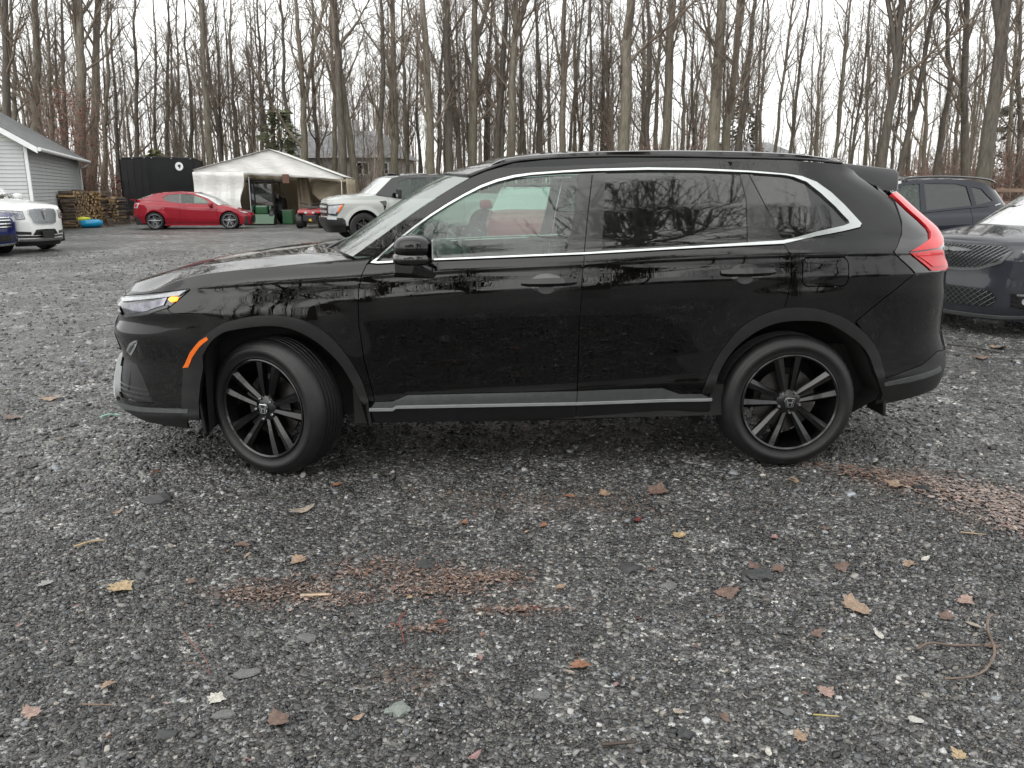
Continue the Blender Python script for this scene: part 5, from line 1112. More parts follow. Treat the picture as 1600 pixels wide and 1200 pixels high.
# ---------------------------------------------------------------- red quad bike
m_atvr = mat('quad_red', (.30, .012, .016), .3, coat=.6, var=.15)
at = empty('quad_bike', (-7.98, 32.6, 0), R(8)); tag(at, 'red and black quad bike parked between tent and pickup', 'quad bike')
for x in (-.42, .42):
    for y in (-.55, .55): MB().lathe([(0, -.12), (.14, -.12), (.25, -.13), (.29, -.08), (.29, .08), (.25, .13), (.14, .12), (0, .12)], 20, axis='X', c=(x, y, .29)).build('wheel', m_rubber, at)
b = MB(); b.box((0, -.55, .66), (.95, .55, .07), bev=.03, rx=R(12)).box((0, .5, .68), (.95, .6, .07), bev=.03, rx=R(-6)).box((0, -.72, .58), (.34, .3, .22), bev=.06).build('fenders', m_atvr, at, smooth=40)
MB().box((0, .1, .74), (.30, .85, .14), bev=.05).build('seat', m_plast, at); MB().box((0, -.1, .48), (.4, 1.0, .32), bev=.05).build('engine', m_under, at)
b = MB()
for y in (-.75, .8):
    for k in range(5): b.tube([(-.42, y-.25+.12*k, .80), (.42, y-.25+.12*k, .80)], .012, 5)
    for x in (-.42, .42): b.tube([(x, y-.27, .80), (x, y+.25, .80)], .014, 5)
b.build('cargo_rack', m_plast, at); MB().tube([(-.40, -.32, .97), (-.2, -.36, .93), (.2, -.36, .93), (.40, -.32, .97)], .016, 6).tube([(0, -.36, .93), (0, -.5, .62)], .025, 6).build('handlebar', m_plast, at)
for x in (-.14, .14): MB().ellip((x, -.90, .60), (.06, .03, .05), 10, 6).build('head_lamp', m_lamp, at)
MB().box((0, -.92, .40), (.5, .04, .22), bev=.015).build('front_bumper', m_plast, at); MB().box((.02, -.95, .33), (.10, .03, .08)).build('winch_hook', mat('yellow_paint', (.5, .33, .03), .5), at)

# ---------------------------------------------------------------- firewood, cage, inflatable
m_lbark = mat('log_bark', (.085, .062, .045), .8, var=.45, scale=9, bump=.4, bscale=40); m_cut = mat('split_wood', (.36, .24, .125), .75, var=.45, scale=7)
def logpile(name, label, origin, rz, W, H, D, seed, rad=(.045, .085), cross=False, topless=.15, dark=1.):
    g = np.random.default_rng(seed); V = []; F = []; MI = []; n = 0; z = 0.
    while z < H:
        x = -W/2
        hgt = H*(1-topless*g.random())
        while x < W/2:
            r = g.uniform(*rad); k = int(g.integers(4, 8)); ph = g.uniform(0, 6.28)
            zz = z+r*.9
            if zz < hgt:
                a = np.arange(k)*2*np.pi/k+ph; rr = r*g.uniform(.75, 1.15, k); jit = g.normal(0, .05); lean = g.normal(0, .05, 2)
                ring = np.stack([rr*np.cos(a), np.zeros(k), rr*np.sin(a)], -1); L = D*g.uniform(.85, 1.1)
                f = ring+[x+r, jit-L/2, zz]; bk_ = ring+[x+r+lean[0], jit+L/2, zz+lean[1]*.3]
                if cross: f = f[:, [1, 0, 2]]*[1, 1, 1]; bk_ = bk_[:, [1, 0, 2]]
                V += [f, bk_]; idx = np.arange(k)+n; F.append(tuple(idx)); MI.append(1); F.append(tuple(idx[::-1]+k)); MI.append(1)
                for i in range(k): F.append((n+i, n+i+k, n+(i+1) % k+k, n+(i+1) % k)); MI.append(0 if g.random() < .6 or k > 5 else 1)
                n += 2*k
            x += 2*r*.95
        z += 2*np.mean(rad)*.9
    e = empty(name, origin, rz); tag(e, label, 'firewood')
    o = obj('logs', np.vstack(V), F, [m_lbark, m_cut], e); o['kind'] = 'stuff'
    o.data.polygons.foreach_set('material_index', np.array(MI, np.int32)); return e
logpile('firewood_stack', 'long stack of split firewood against the garage wall', (-17.93, 33.7, 0), R(110.8), 4.3, 1.62, .5, 1)
logpile('firewood_stack', 'narrow column of dark crosswise logs right of the long wood stack', (-18.30, 35.0, 0), R(80), .5, 1.5, .62, 2, rad=(.05, .075))
logpile('firewood_stack', 'slim stack of pale log ends beside the wire cage', (-17.95, 35.6, 0), R(-5), .42, 1.42, .5, 3)
cg = empty('wire_cage', (-17.72, 36.2, 0), R(-4)); tag(cg, 'grey wire cage holding firewood behind the tail of the red coupe', 'cage')
m_wireg = mat('galvanised_wire', (.16, .165, .17), .45, metal=.7, var=.2)
for k in range(6):
    z = .12+.19*k; MB().tube([(-.5, -.5, z), (.5, -.5, z), (.5, .5, z), (-.5, .5, z), (-.5, -.5, z)], .014, 4).build('cage_rail', m_wireg, cg)
for k in range(6):
    x = -.5+.2*k; MB().tube([(x, -.5, .08), (x, -.5, 1.08)], .012, 4).build('cage_bar', m_wireg, cg); MB().tube([(x, .5, .08), (x, .5, 1.08)], .012, 4).build('cage_bar', m_wireg, cg)
MB().box((0, 0, .06), (1.05, 1.05, .1)).build('pallet', m_lbark, cg)
logpile('firewood_heap', 'loose firewood heaped in the wire cage', (-17.72, 36.2, .12), 0, .9, 1.30, .8, 6, topless=.3)
m_inf = mat('inflatable_blue', (.0, .27, .52), .3, coat=.3, var=.12); m_iny = mat('inflatable_yellow', (.62, .62, .04), .35, var=.1)
iv = empty('inflatable_tube', (-16.95, 32.6, .0), R(6)); iv.scale = (.9, .9, .9); tag(iv, 'bright blue and yellow inflatable tube lying by the firewood', 'inflatable')
MB().lathe([(.42+.19*math.cos(t), .19+.17*math.sin(t)) for t in np.linspace(0, 2*math.pi, 13)[:-1]], 28, axis='Z', close=True).build('ring', m_inf, iv, smooth=True)
MB().ellip((-.62, -.05, .40), (.20, .18, .14), 14, 8).build('backrest', m_inf, iv, smooth=True)
MB().tube([(-.55, -.42, .30), (-.30, -.50, .36), (0, -.45, .40), (.18, -.2, .40)], [.06, .09, .09, .05], 8).build('yellow_band', m_iny, iv, smooth=True)
MB().ellip((0, 0, .14), (.34, .34, .05), 14, 6).build('seat_floor', m_inf, iv, smooth=True)
st = MB(); st.lathe([(0, .30), (.13, .30), (.15, .27), (.15, 0)], 10, axis='Z', wob=lambda k, j, r: r*(1+.1*math.sin(k*3))); o = st.build('tree_stump', m_lbark); o.location = (-16.75, 34.0, 0); tag(o, 'short cut log standing right of the inflatable tube', 'log')

# ---------------------------------------------------------------- houses in the distance
m_hwall = mat('far_house_wall', (.36, .35, .34), .8, var=.1, scale=1); m_hroof = shingle_material('far_house_roof', (.19, .19, .195))
def far_house(name, label, loc, rz, W, D, wall, ridge, wins, garden=None):
    e = empty(name, loc, rz); tag(e, label, 'house')
    MB().box((0, D/2, wall/2), (W, D, wall)).build('wall', m_hwall, e)
    v = [(-W/2-.4, -.4, wall-.1), (W/2+.4, -.4, wall-.1), (W/2+.4, D+.4, wall-.1), (-W/2-.4, D+.4, wall-.1), (-W/2+1.5, D/2, ridge), (W/2-1.5, D/2, ridge)]
    obj('roof', v, [(0, 1, 5, 4), (1, 2, 5), (2, 3, 4, 5), (3, 0, 4), (3, 2, 1, 0)], m_hroof, e)
    MB().box((W*.12, D*.45, ridge+.2), (.5, .5, 1.0)).build('chimney', m_hwall, e)
    for (x, z, w, h) in wins:
        f = MB().box((x, -.02, z), (w+.16, .06, h+.16)).build('window', m_trimw, e); MB().box((x-w/4-.015, -.056, z), (w/2-.05, .012, h-.04)).build('pane', m_dkglass, f); MB().box((x+w/4+.015, -.056, z), (w/2-.05, .012, h-.04)).build('pane', m_dkglass, f)
    return e
far_house('far_house', 'grey house with white framed windows showing through the trunks behind the tent', (-12.6, 57, 0), R(-6), 8.6, 7, 3.7, 5.6, [(2.4, 2.9, .75, .75), (-1.2, 2.9, .6, .7), (3.9, 2.9, .5, .7)])
far_house('far_house', 'low grey roofed house far off above the tail of the black vehicle', (23.2, 78, 0), R(8), 8, 7, 4.6, 6.0, [(-2, 3.6, .9, .9), (1.5, 3.6, .9, .9)])
# rail fence glimpsed at the right edge
fe = empty('rail_fence', (19.6, 30, 0), R(-12)); tag(fe, 'weathered wooden rail fence beyond the navy crossover', 'fence')
m_fence = mat('weathered_wood', (.17, .115, .085), .8, var=.3, scale=4, aniso=(.3, 1, 3))
for k in range(3): MB().tube([(-1.6+1.8*k, 0, 0), (-1.6+1.8*k, 0, 1.55)], .07, 7).build('post', m_fence, fe)
for z in (.55, 1.0, 1.45): MB().box((.3, -.08, z), (4.2, .05, .13)).build('rail', m_fence, fe)
TREES = [(-25.82, 42, 0.112, 0.259, 0.0), (-27.61, 46, 0.109, 0.17, 0.0), (-25.55, 44, 0.118, 0.308, 0.0), (-27.96, 50, 0.099, 0.165, 0.0), (-28.29, 52, 0.092, 0.193, 0.0), (-22.29, 42, 0.11, 0.328, 7.6), (-22.27, 43, 0.157, 0.265, 0.0), (-25.0, 50, 0.135, 0.165, 0.0), (-24.92, 52, 0.08, 0.15, 0.0), (-22.99, 50, 0.093, 0.165, 0.0), (-23.61, 54, 0.077, 0.133, 0.0), (-22.09, 52, 0.117, 0.171, 0.0), (-22.6, 56, 0.072, 0.138, 0.0), (-20.15, 52, 0.054, 0.15, 0.0), (-16.81, 46, 0.02, 0.208, 0.0), (-17.39, 50, 0.005, 0.165, 0.0), (-18.35, 55, 0.044, 0.136, 0.0), (-17.19, 54, 0.048, 0.133, 0.0), (-15.14, 50, 0.026, 0.165, 0.0), (-14.69, 52, 0.003, 0.15, 0.0), (-13.26, 50, -0.001, 0.165, 0.0), (-11.45, 46, -0.001, 0.227, 6.4), (-12.09, 52, -0.009, 0.171, 0.0), (-10.93, 50, 0.038, 0.185, 0.0), (-8.27, 41, 0.002, 0.236, 0.0), (-7.64, 41.6, -0.06, 0.205, 0.0), (-6.88, 42, 0.018, 0.173, 0.0), (-6.42, 46, 0.019, 0.227, 0.0), (-6.47, 52, 0.008, 0.15, 0.0), (-6.2, 55, 0.009, 0.136, 0.0), (-3.94, 40, -0.016, 0.23, 0.0), (-4.67, 52, 0.036, 0.171, 0.0), (-3.21, 42, 0.008, 0.242, 0.0), (-3.0, 50, -0.014, 0.185, 0.0), (-2.22, 43, 0.048, 0.265, 8.5), (-1.88, 52, 0.034, 0.171, 0.0), (-1.05, 43, 0.063, 0.23, 0.0), (-0.47, 50, -0.037, 0.165, 0.0), (0.03, 42, 0.021, 0.259, 8.7), (0.94, 52, -0.029, 0.171, 0.0), (1.46, 46, -0.0, 0.189, 0.0), (2.58, 54, -0.037, 0.156, 0.0), (2.6, 42, 0.003, 0.207, 0.0), (4.11, 54, -0.004, 0.156, 0.0), (4.87, 50, -0.009, 0.144, 0.0), (5.73, 52, -0.041, 0.171, 0.0), (6.08, 50, -0.015, 0.165, 0.0), (5.09, 38, 0.007, 0.328, 0.0), (7.79, 50, -0.016, 0.165, 0.0), (7.61, 46, -0.025, 0.189, 0.0), (8.79, 50, -0.014, 0.165, 0.0), (7.54, 40, 0.001, 0.263, 0.0), (10.39, 50, -0.036, 0.165, 0.0), (11.74, 52, -0.062, 0.128, 0.0), (8.89, 37, 0.007, 0.32, 0.0), (9.46, 37.5, 0.047, 0.216, 0.0), (11.32, 42, 0.046, 0.19, 0.0), (13.77, 44, 0.047, 0.109, 0.0), (13.99, 42, 0.031, 0.104, 0.0), (17.16, 44, 0.003, 0.109, 0.0), (18.74, 46, -0.001, 0.095, 0.0), (21.54, 50, -0.068, 0.123, 0.0), (16.03, 36, 0.0, 0.222, 6.5), (17.23, 37, 0.074, 0.168, 0.0), (23.2, 46, -0.096, 0.133, 0.0), (20.95, 40, -0.086, 0.181, 0.0), (21.12, 38, -0.123, 0.203, 0.0), (18.7, 33, 0.007, 0.34, 7.1), (27.83, 46, -0.092, 0.151, 0.0), (27.18, 44, -0.077, 0.163, 0.0), (26.94, 50, -0.094, 0.123, 0.0), (25.17, 52, -0.081, 0.128, 0.0), (15.36, 52, -0.014, 0.107, 0.0), (19.76, 54, -0.038, 0.111, 0.0)]
# ---------------------------------------------------------------- bare trees
def bark_material(name, c1, c2, moss=.0):
    m, nt, b = nodes(name)
    v = coords(nt, (9, 9, 1.6)); no = N(nt, 'TexNoise', Scale=1.6, Detail=7.); lk(nt, v, no.inputs['Vector'])
    col = ramp(nt, no.outputs['Fac'], [(.28, c1), (.72, c2)])
    if moss:
        tc = N(nt, 'TexCoord'); sp = N(nt, 'SeparateXYZ'); lk(nt, tc.outputs['Object'], sp.inputs[0])
        n2 = N(nt, 'TexNoise', Scale=1.1, Detail=4.); lk(nt, tc.outputs['Object'], n2.inputs['Vector'])
        mr = N(nt, 'MapRange'); lk(nt, sp.outputs['Z'], mr.inputs['Value']); mr.inputs['From Min'].default_value = 10.; mr.inputs['From Max'].default_value = .5
        mm = N(nt, 'Math', operation='MULTIPLY'); lk(nt, mr.outputs[0], mm.inputs[0]); lk(nt, n2.outputs['Fac'], mm.inputs[1])
        m3 = N(nt, 'Math', operation='MULTIPLY'); m3.inputs[1].default_value = moss*1.6; lk(nt, mm.outputs[0], m3.inputs[0])
        mx = N(nt, 'Mix', data_type='RGBA'); lk(nt, m3.outputs[0], mx.inputs[0]); lk(nt, col, mx.inputs['A']); mx.inputs['B'].default_value = (.10, .096, .055, 1)
        col = mx.outputs['Result']
    lk(nt, col, b.inputs['Base Color']); b.inputs['Roughness'].default_value = .75
    bp = N(nt, 'Bump', Strength=.6, Distance=.03); lk(nt, no.outputs['Fac'], bp.inputs['Height']); lk(nt, bp.outputs[0], b.inputs['Normal'])
    return m
m_bark = bark_material('wet_grey_bark', (.066, .055, .043), (.225, .195, .158), .7)
m_bark2 = bark_material('brown_bark', (.036, .030, .025), (.120, .102, .086), .3)
m_twig = mat('twig_bark', (.155, .126, .098), .7, var=.3, scale=3)
m_twigr = mat('red_brown_twig', (.20, .125, .10), .75, var=.3, scale=3)
class Tubes:
    def __init__(s): s.V = []; s.T = []; s.n = 0
    def batch(s, P, r, k):
        """P (n, m, 3) centre lines, r (n, m) radii, k sides"""
        P = np.asarray(P, float); r = np.asarray(r, float); n, m = P.shape[:2]
        if n == 0: return
        t = np.gradient(P, axis=1); t /= np.maximum(np.linalg.norm(t, axis=2, keepdims=True), 1e-9)
        ref = np.where(np.abs(t[:, :1, 2:3]) < .8, np.array([0, 0, 1.]), np.array([1., 0, 0]))
        u = np.cross(t, ref); u /= np.maximum(np.linalg.norm(u, axis=2, keepdims=True), 1e-9); w = np.cross(t, u)
        a = np.arange(k)*2*np.pi/k
        V = P[:, :, None]+(u[:, :, None]*np.cos(a)[:, None]+w[:, :, None]*np.sin(a)[:, None])*r[:, :, None, None]
        i = np.arange(m-1)[:, None]*k+np.arange(k)[None]; j = np.arange(m-1)[:, None]*k+(np.arange(k)+1)[None] % k
        T = np.concatenate([np.stack([i, j, j+k], -1).reshape(-1, 3), np.stack([i, j+k, i+k], -1).reshape(-1, 3)])
        s.V.append(V.reshape(-1, 3)); s.T.append((T[None]+(np.arange(n)*m*k)[:, None, None]).reshape(-1, 3)+s.n); s.n += n*m*k
    def add(s, P, r, k): s.batch(np.asarray(P)[None], np.asarray(r)[None], k)
    def mesh(s, name, m, smooth=True): return fast_mesh(name, np.vstack(s.V), np.vstack(s.T), m, smooth)
def unit(v): return v/np.maximum(np.linalg.norm(v, axis=-1, keepdims=True), 1e-9)
def grow(g, p, t, L, n, ang, bend, up):
    """batch of side shoots from points p with parent directions t"""
    q = g.normal(size=p.shape); q = unit(q-t*(q*t).sum(-1, keepdims=True)); d = unit(t*np.cos(ang)[:, None]+q*np.sin(ang)[:, None]); P = [p]
    for k in range(n):
        d = unit(d+g.normal(0, bend, d.shape)+np.array([0, 0, up])); P.append(P[-1]+d*(L/n)[:, None])
    return np.stack(P, 1)
def pick(g, P, n, lo=.1, hi=1., who=None):
    """n random points on the lines P (N, m, 3): index, point, tangent, position"""
    N_, m = P.shape[:2]; i = g.integers(0, N_, n) if who is None else who; f = g.uniform(lo, hi, len(i))*(m-1-1e-6); k = f.astype(int); a = P[i, k]; b = P[i, k+1]
    return i, a+(b-a)*(f-k)[:, None], unit(b-a), f/(m-1)
def make_tree(seed, H=15., r0=.17, lean=(0, 0), forkz=0, nb=22, twig=1., lo=.24, spread=1., wob=.036, twigmat=None, bark=None, limb=1., forkdir=0):
    """trunk mesh and crown mesh (limbs and twigs) of one bare tree, base at the origin"""
    g = np.random.default_rng(seed); tr = Tubes(); cr = Tubes(); n = 22
    z = np.linspace(-.3, H, n); wx = np.cumsum(g.normal(0, wob, n)); wy = np.cumsum(g.normal(0, wob, n)); wx -= np.linspace(0, wx[-1], n)*.7; wx[:2] = 0; wy[:2] = 0
    P = np.stack([lean[0]*z+wx, lean[1]*z+wy, z], -1); t = np.clip(z/H, 0, 1)
    r = r0*np.clip(1-t, .03, 1)**.72*(1+.35*np.exp(-np.maximum(z, 0)/.45))*(1+g.normal(0, .03, n))
    tr.add(P, r, 9); stems = [(P, r, lo, nb)]
    if forkz:
        i = int(np.searchsorted(z, forkz)); s_ = forkdir or g.choice([-1, 1]); d = np.array([lean[0]+.20*s_, g.normal(0, .1), 1.]); d /= np.linalg.norm(d)
        Q = [P[i-1]]
        for k in range(13): d = d+g.normal(0, .045, 3)+np.array([0, 0, .03]); d /= np.linalg.norm(d); Q.append(Q[-1]+d*(H-forkz)/13)
        q = r[i]*.78*np.clip(1-np.linspace(0, 1, 14), .03, 1)**.7; tr.add(Q, q, 8); stems.append((np.array(Q), q, .05, int(nb*.7)))
    Bs = []; Br = []
    for (P, r, l0, nbb) in stems:
        f = l0+(.97-l0)*g.random(nbb)**.85; m = len(P); k = np.minimum(m-2, (f*(m-1)).astype(int)); p = P[k]+(P[k+1]-P[k])*g.random(nbb)[:, None]; tt = unit(P[k+1]-P[k])
        L = (1.0+(1-f)*3.6)*g.uniform(.5, 1.3, nbb)*spread*(H/15)
        B = grow(g, p, tt, L, 7, g.uniform(.32, .95, nbb), .10, .13); rb = np.minimum(r[k]*.55, .010+.017*L*limb)*g.uniform(.7, 1.1, nbb)
        cr.batch(B, rb[:, None]*np.linspace(1, .16, 8), 5); Bs.append(B); Br.append(rb)
    B = np.concatenate(Bs); rb = np.concatenate(Br); L = np.linalg.norm(B[:, -1]-B[:, 0], axis=1)
    ns = int((L*3.2+2).sum()*min(1, twig+.2)); w = np.repeat(np.arange(len(B)), np.maximum(2, (L*3.2+2).astype(int))); i, p, tt, f = pick(g, B, 0, .12, .98, w)
    l2 = L[i]*g.uniform(.18, .5, len(i))*(1.15-f*.5)+.1; C = grow(g, p, tt, l2, 4, g.uniform(.4, 1.0, len(i)), .14, .08); cr.batch(C, np.maximum(rb[i]*.31, .0072)[:, None]*np.linspace(1, .4, 5), 3)
    w = np.repeat(np.arange(len(C)), max(1, int(round(2.4*twig)))); i, p, tt, f = pick(g, C, 0, .05, 1., w)
    D = grow(g, p, tt, l2[i]*g.uniform(.3, .75, len(i))+.12, 2, g.uniform(.35, 1.0, len(i)), .16, .05); cr.batch(D, np.broadcast_to(np.array([.0066, .0054, .0036]), (len(D), 3)), 3)
    i, p, tt, f = pick(g, stems[0][0][None], 9, .1, lo+.08); D = grow(g, p, tt, g.uniform(.3, 1.2, 9), 3, g.uniform(.8, 1.3, 9), .2, .05); cr.batch(D, np.broadcast_to(np.array([.011, .009, .006, .004]), (9, 4)), 3)
    return tr.mesh('trunk', bark or m_bark), cr.mesh('crown', twigmat or m_twig)
def plant(name, me, loc, rot=(0, 0, 0), sc=1., parts=('trunk', 'crown')):
    e = empty(name, loc); e.rotation_euler = rot; e.scale = (sc, sc, sc) if not isinstance(sc, tuple) else sc
    for nm, q in zip(parts, me): link(bpy.data.objects.new(nm, q), e)
    return e
# the labels of many things of one kind: look + place, and the place in the row where that is not enough
ORD = ['leftmost', 'second from the left', 'third from the left', 'fourth from the left', 'fifth from the left', 'sixth from the left', 'seventh from the left', 'eighth from the left', 'ninth from the left', 'tenth from the left', 'eleventh from the left', 'twelfth from the left', 'thirteenth from the left', 'fourteenth from the left', 'fifteenth from the left']
def label_rows(items, cat, group):
    """items: (object, base label, sort key)"""
    by = {}
    for o, l, k in items: by.setdefault(l, []).append((k, o))
    for l, q in by.items():
        q.sort(key=lambda a: a[0])
        for j, (k, o) in enumerate(q):
            if len(q) == 1: s = l
            elif j == len(q)-1: s = l+', rightmost'
            elif j < len(ORD): s = l+', '+ORD[j]
            else: s = l+', %dth from the left' % (j+1)
            tag(o, s, cat, group)
def zone(x, y):
    u = 800+1250*x/(y*.97)
    for lim, s in ((95, 'above the garage roof'), (190, 'between garage and trailer'), (310, 'behind the black trailer'), (425, 'above the tent, left of its peak'), (540, 'above the tent, right of its peak'), (735, 'behind the pickup'), (830, 'over the front of the black vehicle roof'), (930, 'over the front doors'), (1050, 'over the rear doors'), (1180, 'over the quarter window'), (1360, 'over the rear spoiler'), (1480, 'behind the navy crossover front'), (2000, 'behind the navy crossover tail')):
        if u < lim: return s
TL = []
small = [make_tree(300+k, 14.5, .11, (0, 0), 0, nb=19, twig=.9, spread=.85, bark=m_bark if k % 2 else m_bark2) for k in range(9)]
for i, (x, y, dx, r, fz) in enumerate(TREES):
    if r >= .19:
        me = make_tree(100+i, 15.5+3*random.random(), r, (dx, random.gauss(0, .01)), fz, nb=24, bark=m_bark2 if i % 4 == 0 or x > 12 else m_bark)
        e = plant('bare_tree', me, (x, y, 0)); look = 'stout bare tree' if r > .27 else 'mid-sized bare tree'
        if fz: look = 'forked '+look
    else:
        s = random.uniform(.95, 1.2); q = r/.11
        e = plant('bare_tree', small[i % 9], (x, y, 0), (0, math.atan(dx), random.uniform(0, 6.28)), 1.); e.rotation_mode = 'ZYX'; e.rotation_euler = (0, 0, random.uniform(0, 6.28)); 
        e.rotation_mode = 'XYZ'; e.rotation_euler = (Matrix.Rotation(math.atan(dx), 3, 'Y') @ Matrix.Rotation(random.uniform(0, 6.28), 3, 'Z')).to_euler(); e.scale = (q, q, s); look = 'slim bare tree'
    TL.append((e, look+' '+zone(x, y), x/y))
# thinner trees further in
g3 = np.random.default_rng(77); n_ = 0
for k in range(205):
    y = g3.uniform(46, 88); u = g3.uniform(-40, 1640); x = (u-800)/1250*y*.97
    if 1140 < u < 1370 and g3.random() < .65: continue
    if u >= 1370 and g3.random() < .35: continue
    if 430 < u < 600 and y < 66: y = g3.uniform(66, 84)
    q = g3.uniform(.55, 1.15); e = plant('bare_tree', small[k % 9], (x, y, 0)); e.rotation_euler = (g3.normal(0, .03), g3.normal(0, .05), g3.uniform(0, 6.28)); e.scale = (q, q, g3.uniform(.8, 1.15))
    TL.append((e, ('thin' if q < .85 else 'slender')+' tree deeper in '+zone(x, y), x/y))
label_rows(TL, 'tree', 'bare trees of the wood behind the lot')
# saplings along the edge of the wood
sap = [make_tree(500+k, 7.5, .035, (0, 0), 0, nb=18, twig=.8, lo=.12, spread=.9, wob=.06, bark=m_twig) for k in range(5)]
TL = []
for k in range(90):
    y = g3.uniform(38, 56); u = g3.uniform(0, 1640); x = (u-800)/1250*y*.97
    if 180 < u < 560 and y < 46: y += 9; x *= y/(y-9)
    if 430 < u < 600 and y > 52: y = 50.; x = (u-800)/1250*y*.97
    s = g3.uniform(.6, 1.25); e = plant('sapling', sap[k % 5], (x, y, 0), (g3.normal(0, .05), g3.normal(0, .09), g3.uniform(0, 6.28)), s); TL.append((e, 'thin twiggy sapling '+zone(x, y), x/y))
label_rows(TL, 'sapling', 'saplings at the edge of the wood')
# brush: low red-brown thickets
def make_brush(seed, W=2.2, Hh=2.2, n=70):
    g = np.random.default_rng(seed); cr = Tubes(); p = np.stack([g.normal(0, W*.22, n), g.normal(0, W*.22, n), np.zeros(n)], -1); t = np.tile([0, 0, 1.], (n, 1))
    B = grow(g, p, t, g.uniform(.5, 1., n)*Hh, 6, g.uniform(0, .7, n), .13, .05); cr.batch(B, g.uniform(.008, .014, n)[:, None]*np.linspace(1, .3, 7), 4)
    i, q, tt, f = pick(g, B, n*7, .15, 1.); C = grow(g, q, tt, g.uniform(.25, .8, len(i))*Hh*.35, 3, g.uniform(.4, 1., len(i)), .18, .05); cr.batch(C, np.broadcast_to(np.linspace(.006, .003, 4), (len(C), 4)), 3)
    i, q, tt, f = pick(g, C, n*14, .2, 1.); C = grow(g, q, tt, g.uniform(.15, .4, len(i)), 2, g.uniform(.4, 1., len(i)), .18, .03); cr.batch(C, np.broadcast_to(np.linspace(.0045, .0028, 3), (len(C), 3)), 3)
    return cr
br1 = [make_brush(900+k).mesh('branches', m_twigr) for k in range(3)]; br2 = [make_brush(920+k).mesh('branches', m_twig) for k in range(3)]
TL = []
for k in range(64):
    y = g3.uniform(39, 62); u = g3.uniform(60, 1640); x = (u-800)/1250*y*.97
    if 170 < u < 580 and y < 46: y = g3.uniform(47, 52); x = (u-800)/1250*y*.97
    red = (1020 < u < 1110) or u > 1400 or (100 < u < 190); s = g3.uniform(.7, 1.5)*(1.35 if red else 1.)
    e = plant('brush', [(br1 if red or g3.random() < .25 else br2)[k % 3]], (x, y, 0), (0, 0, g3.uniform(0, 6.28)), (s*1.2, s*1.2, s), ('branches',)); TL.append((e, ('red-brown' if red else 'bare brown')+' brush thicket '+zone(x, y), x/y))
label_rows(TL, 'bush', 'brush at the foot of the wood')
# withered leaves still hanging low on two trees between garage and trailer
def leaf_cloud(name, label, loc, size, n, col, seed):
    g = np.random.default_rng(seed); e = empty(name, loc); tag(e, label, 'bush')
    tb = make_brush(seed, 2.0, size[2]*1.1, 40); link(bpy.data.objects.new('branches', tb.mesh('branches', m_twigr)), e)
    c = g.normal(0, .42, (n, 3))*size; c[:, 2] = np.abs(g.uniform(.1, 1, n))*size[2]; a = g.normal(size=(n, 3)); b_ = np.cross(a, g.normal(size=(n, 3))); a = unit(a)*.055; b_ = unit(b_)*.035
    V = np.stack([c-a, c+b_, c+a, c-b_], 1).reshape(-1, 3); T = (np.array([[0, 1, 2, 3]])[None]+(np.arange(n)*4)[:, None, None]).reshape(-1, 4)
    o = link(bpy.data.objects.new('foliage', fast_mesh('foliage', V, T, mat('withered_leaf', col, .7, var=.5, scale=6))), e); o['kind'] = 'stuff'
leaf_cloud('beech_thicket', 'tall thicket with withered red-brown leaves between garage and trailer', (-21.3, 40.5, 0), (1.6, 1., 6.2), 1500, (.17, .062, .042), 31)
leaf_cloud('beech_thicket', 'low thicket with withered red-brown leaves above the wire cage', (-18.6, 39.5, 0), (1.1, .8, 2.1), 700, (.20, .075, .05), 32)
# evergreens
def conifer(name, label, loc, Hh, W, seed, col):
    g = np.random.default_rng(seed); e = empty(name, loc); tag(e, label, 'tree'); tr = Tubes(); tr.add([(0, 0, 0), (0, 0, Hh*.5), (0, 0, Hh)], [.14, .09, .015], 7); link(bpy.data.objects.new('trunk', tr.mesh('trunk', m_bark2)), e)
    n = 850; z = Hh*(.08+.9*g.random(n)**.9); rr = W*(.25+.75*(1-z/Hh)**.7)*(1+.35*np.sin(z*3+np.cos(z)))*g.uniform(.25, 1., n)**.6; a = g.uniform(0, 6.283, n); c = np.stack([rr*np.cos(a), rr*np.sin(a), z-.15*rr], -1)
    o_ = unit(np.stack([np.cos(a), np.sin(a), g.normal(-.25, .25, n)], -1)); s_ = unit(np.cross(o_, g.normal(size=(n, 3)))); L = g.uniform(.18, .42, n)[:, None]
    V = np.stack([c-o_*L*.6, c+s_*L*.28, c+o_*L, c-s_*L*.28], 1).reshape(-1, 3); T = (np.array([[0, 1, 2, 3]])[None]+(np.arange(n)*4)[:, None, None]).reshape(-1, 4)
    link(bpy.data.objects.new('crown', fast_mesh('crown', V, T, mat('needles_'+name+str(seed), col, .7, var=.5, scale=2))), e)
conifer('evergreen_tree', 'dull green evergreen behind the peak of the tent', (-13.6, 49, 0), 6.2, 1.9, 41, (.12, .13, .075)); conifer('evergreen_tree', 'small yellow-green evergreen just above the trailer', (-21.5, 50, 0), 3.9, 1.2, 42, (.14, .14, .06))
conifer('evergreen_tree', 'grey-green evergreen far off beyond the quarter window', (17.6, 64, 0), 8.2, 2.4, 43, (.075, .075, .055)); conifer('evergreen_tree', 'dim evergreen behind the navy crossover tail', (36., 60, 0), 8., 2.6, 44, (.07, .072, .055))
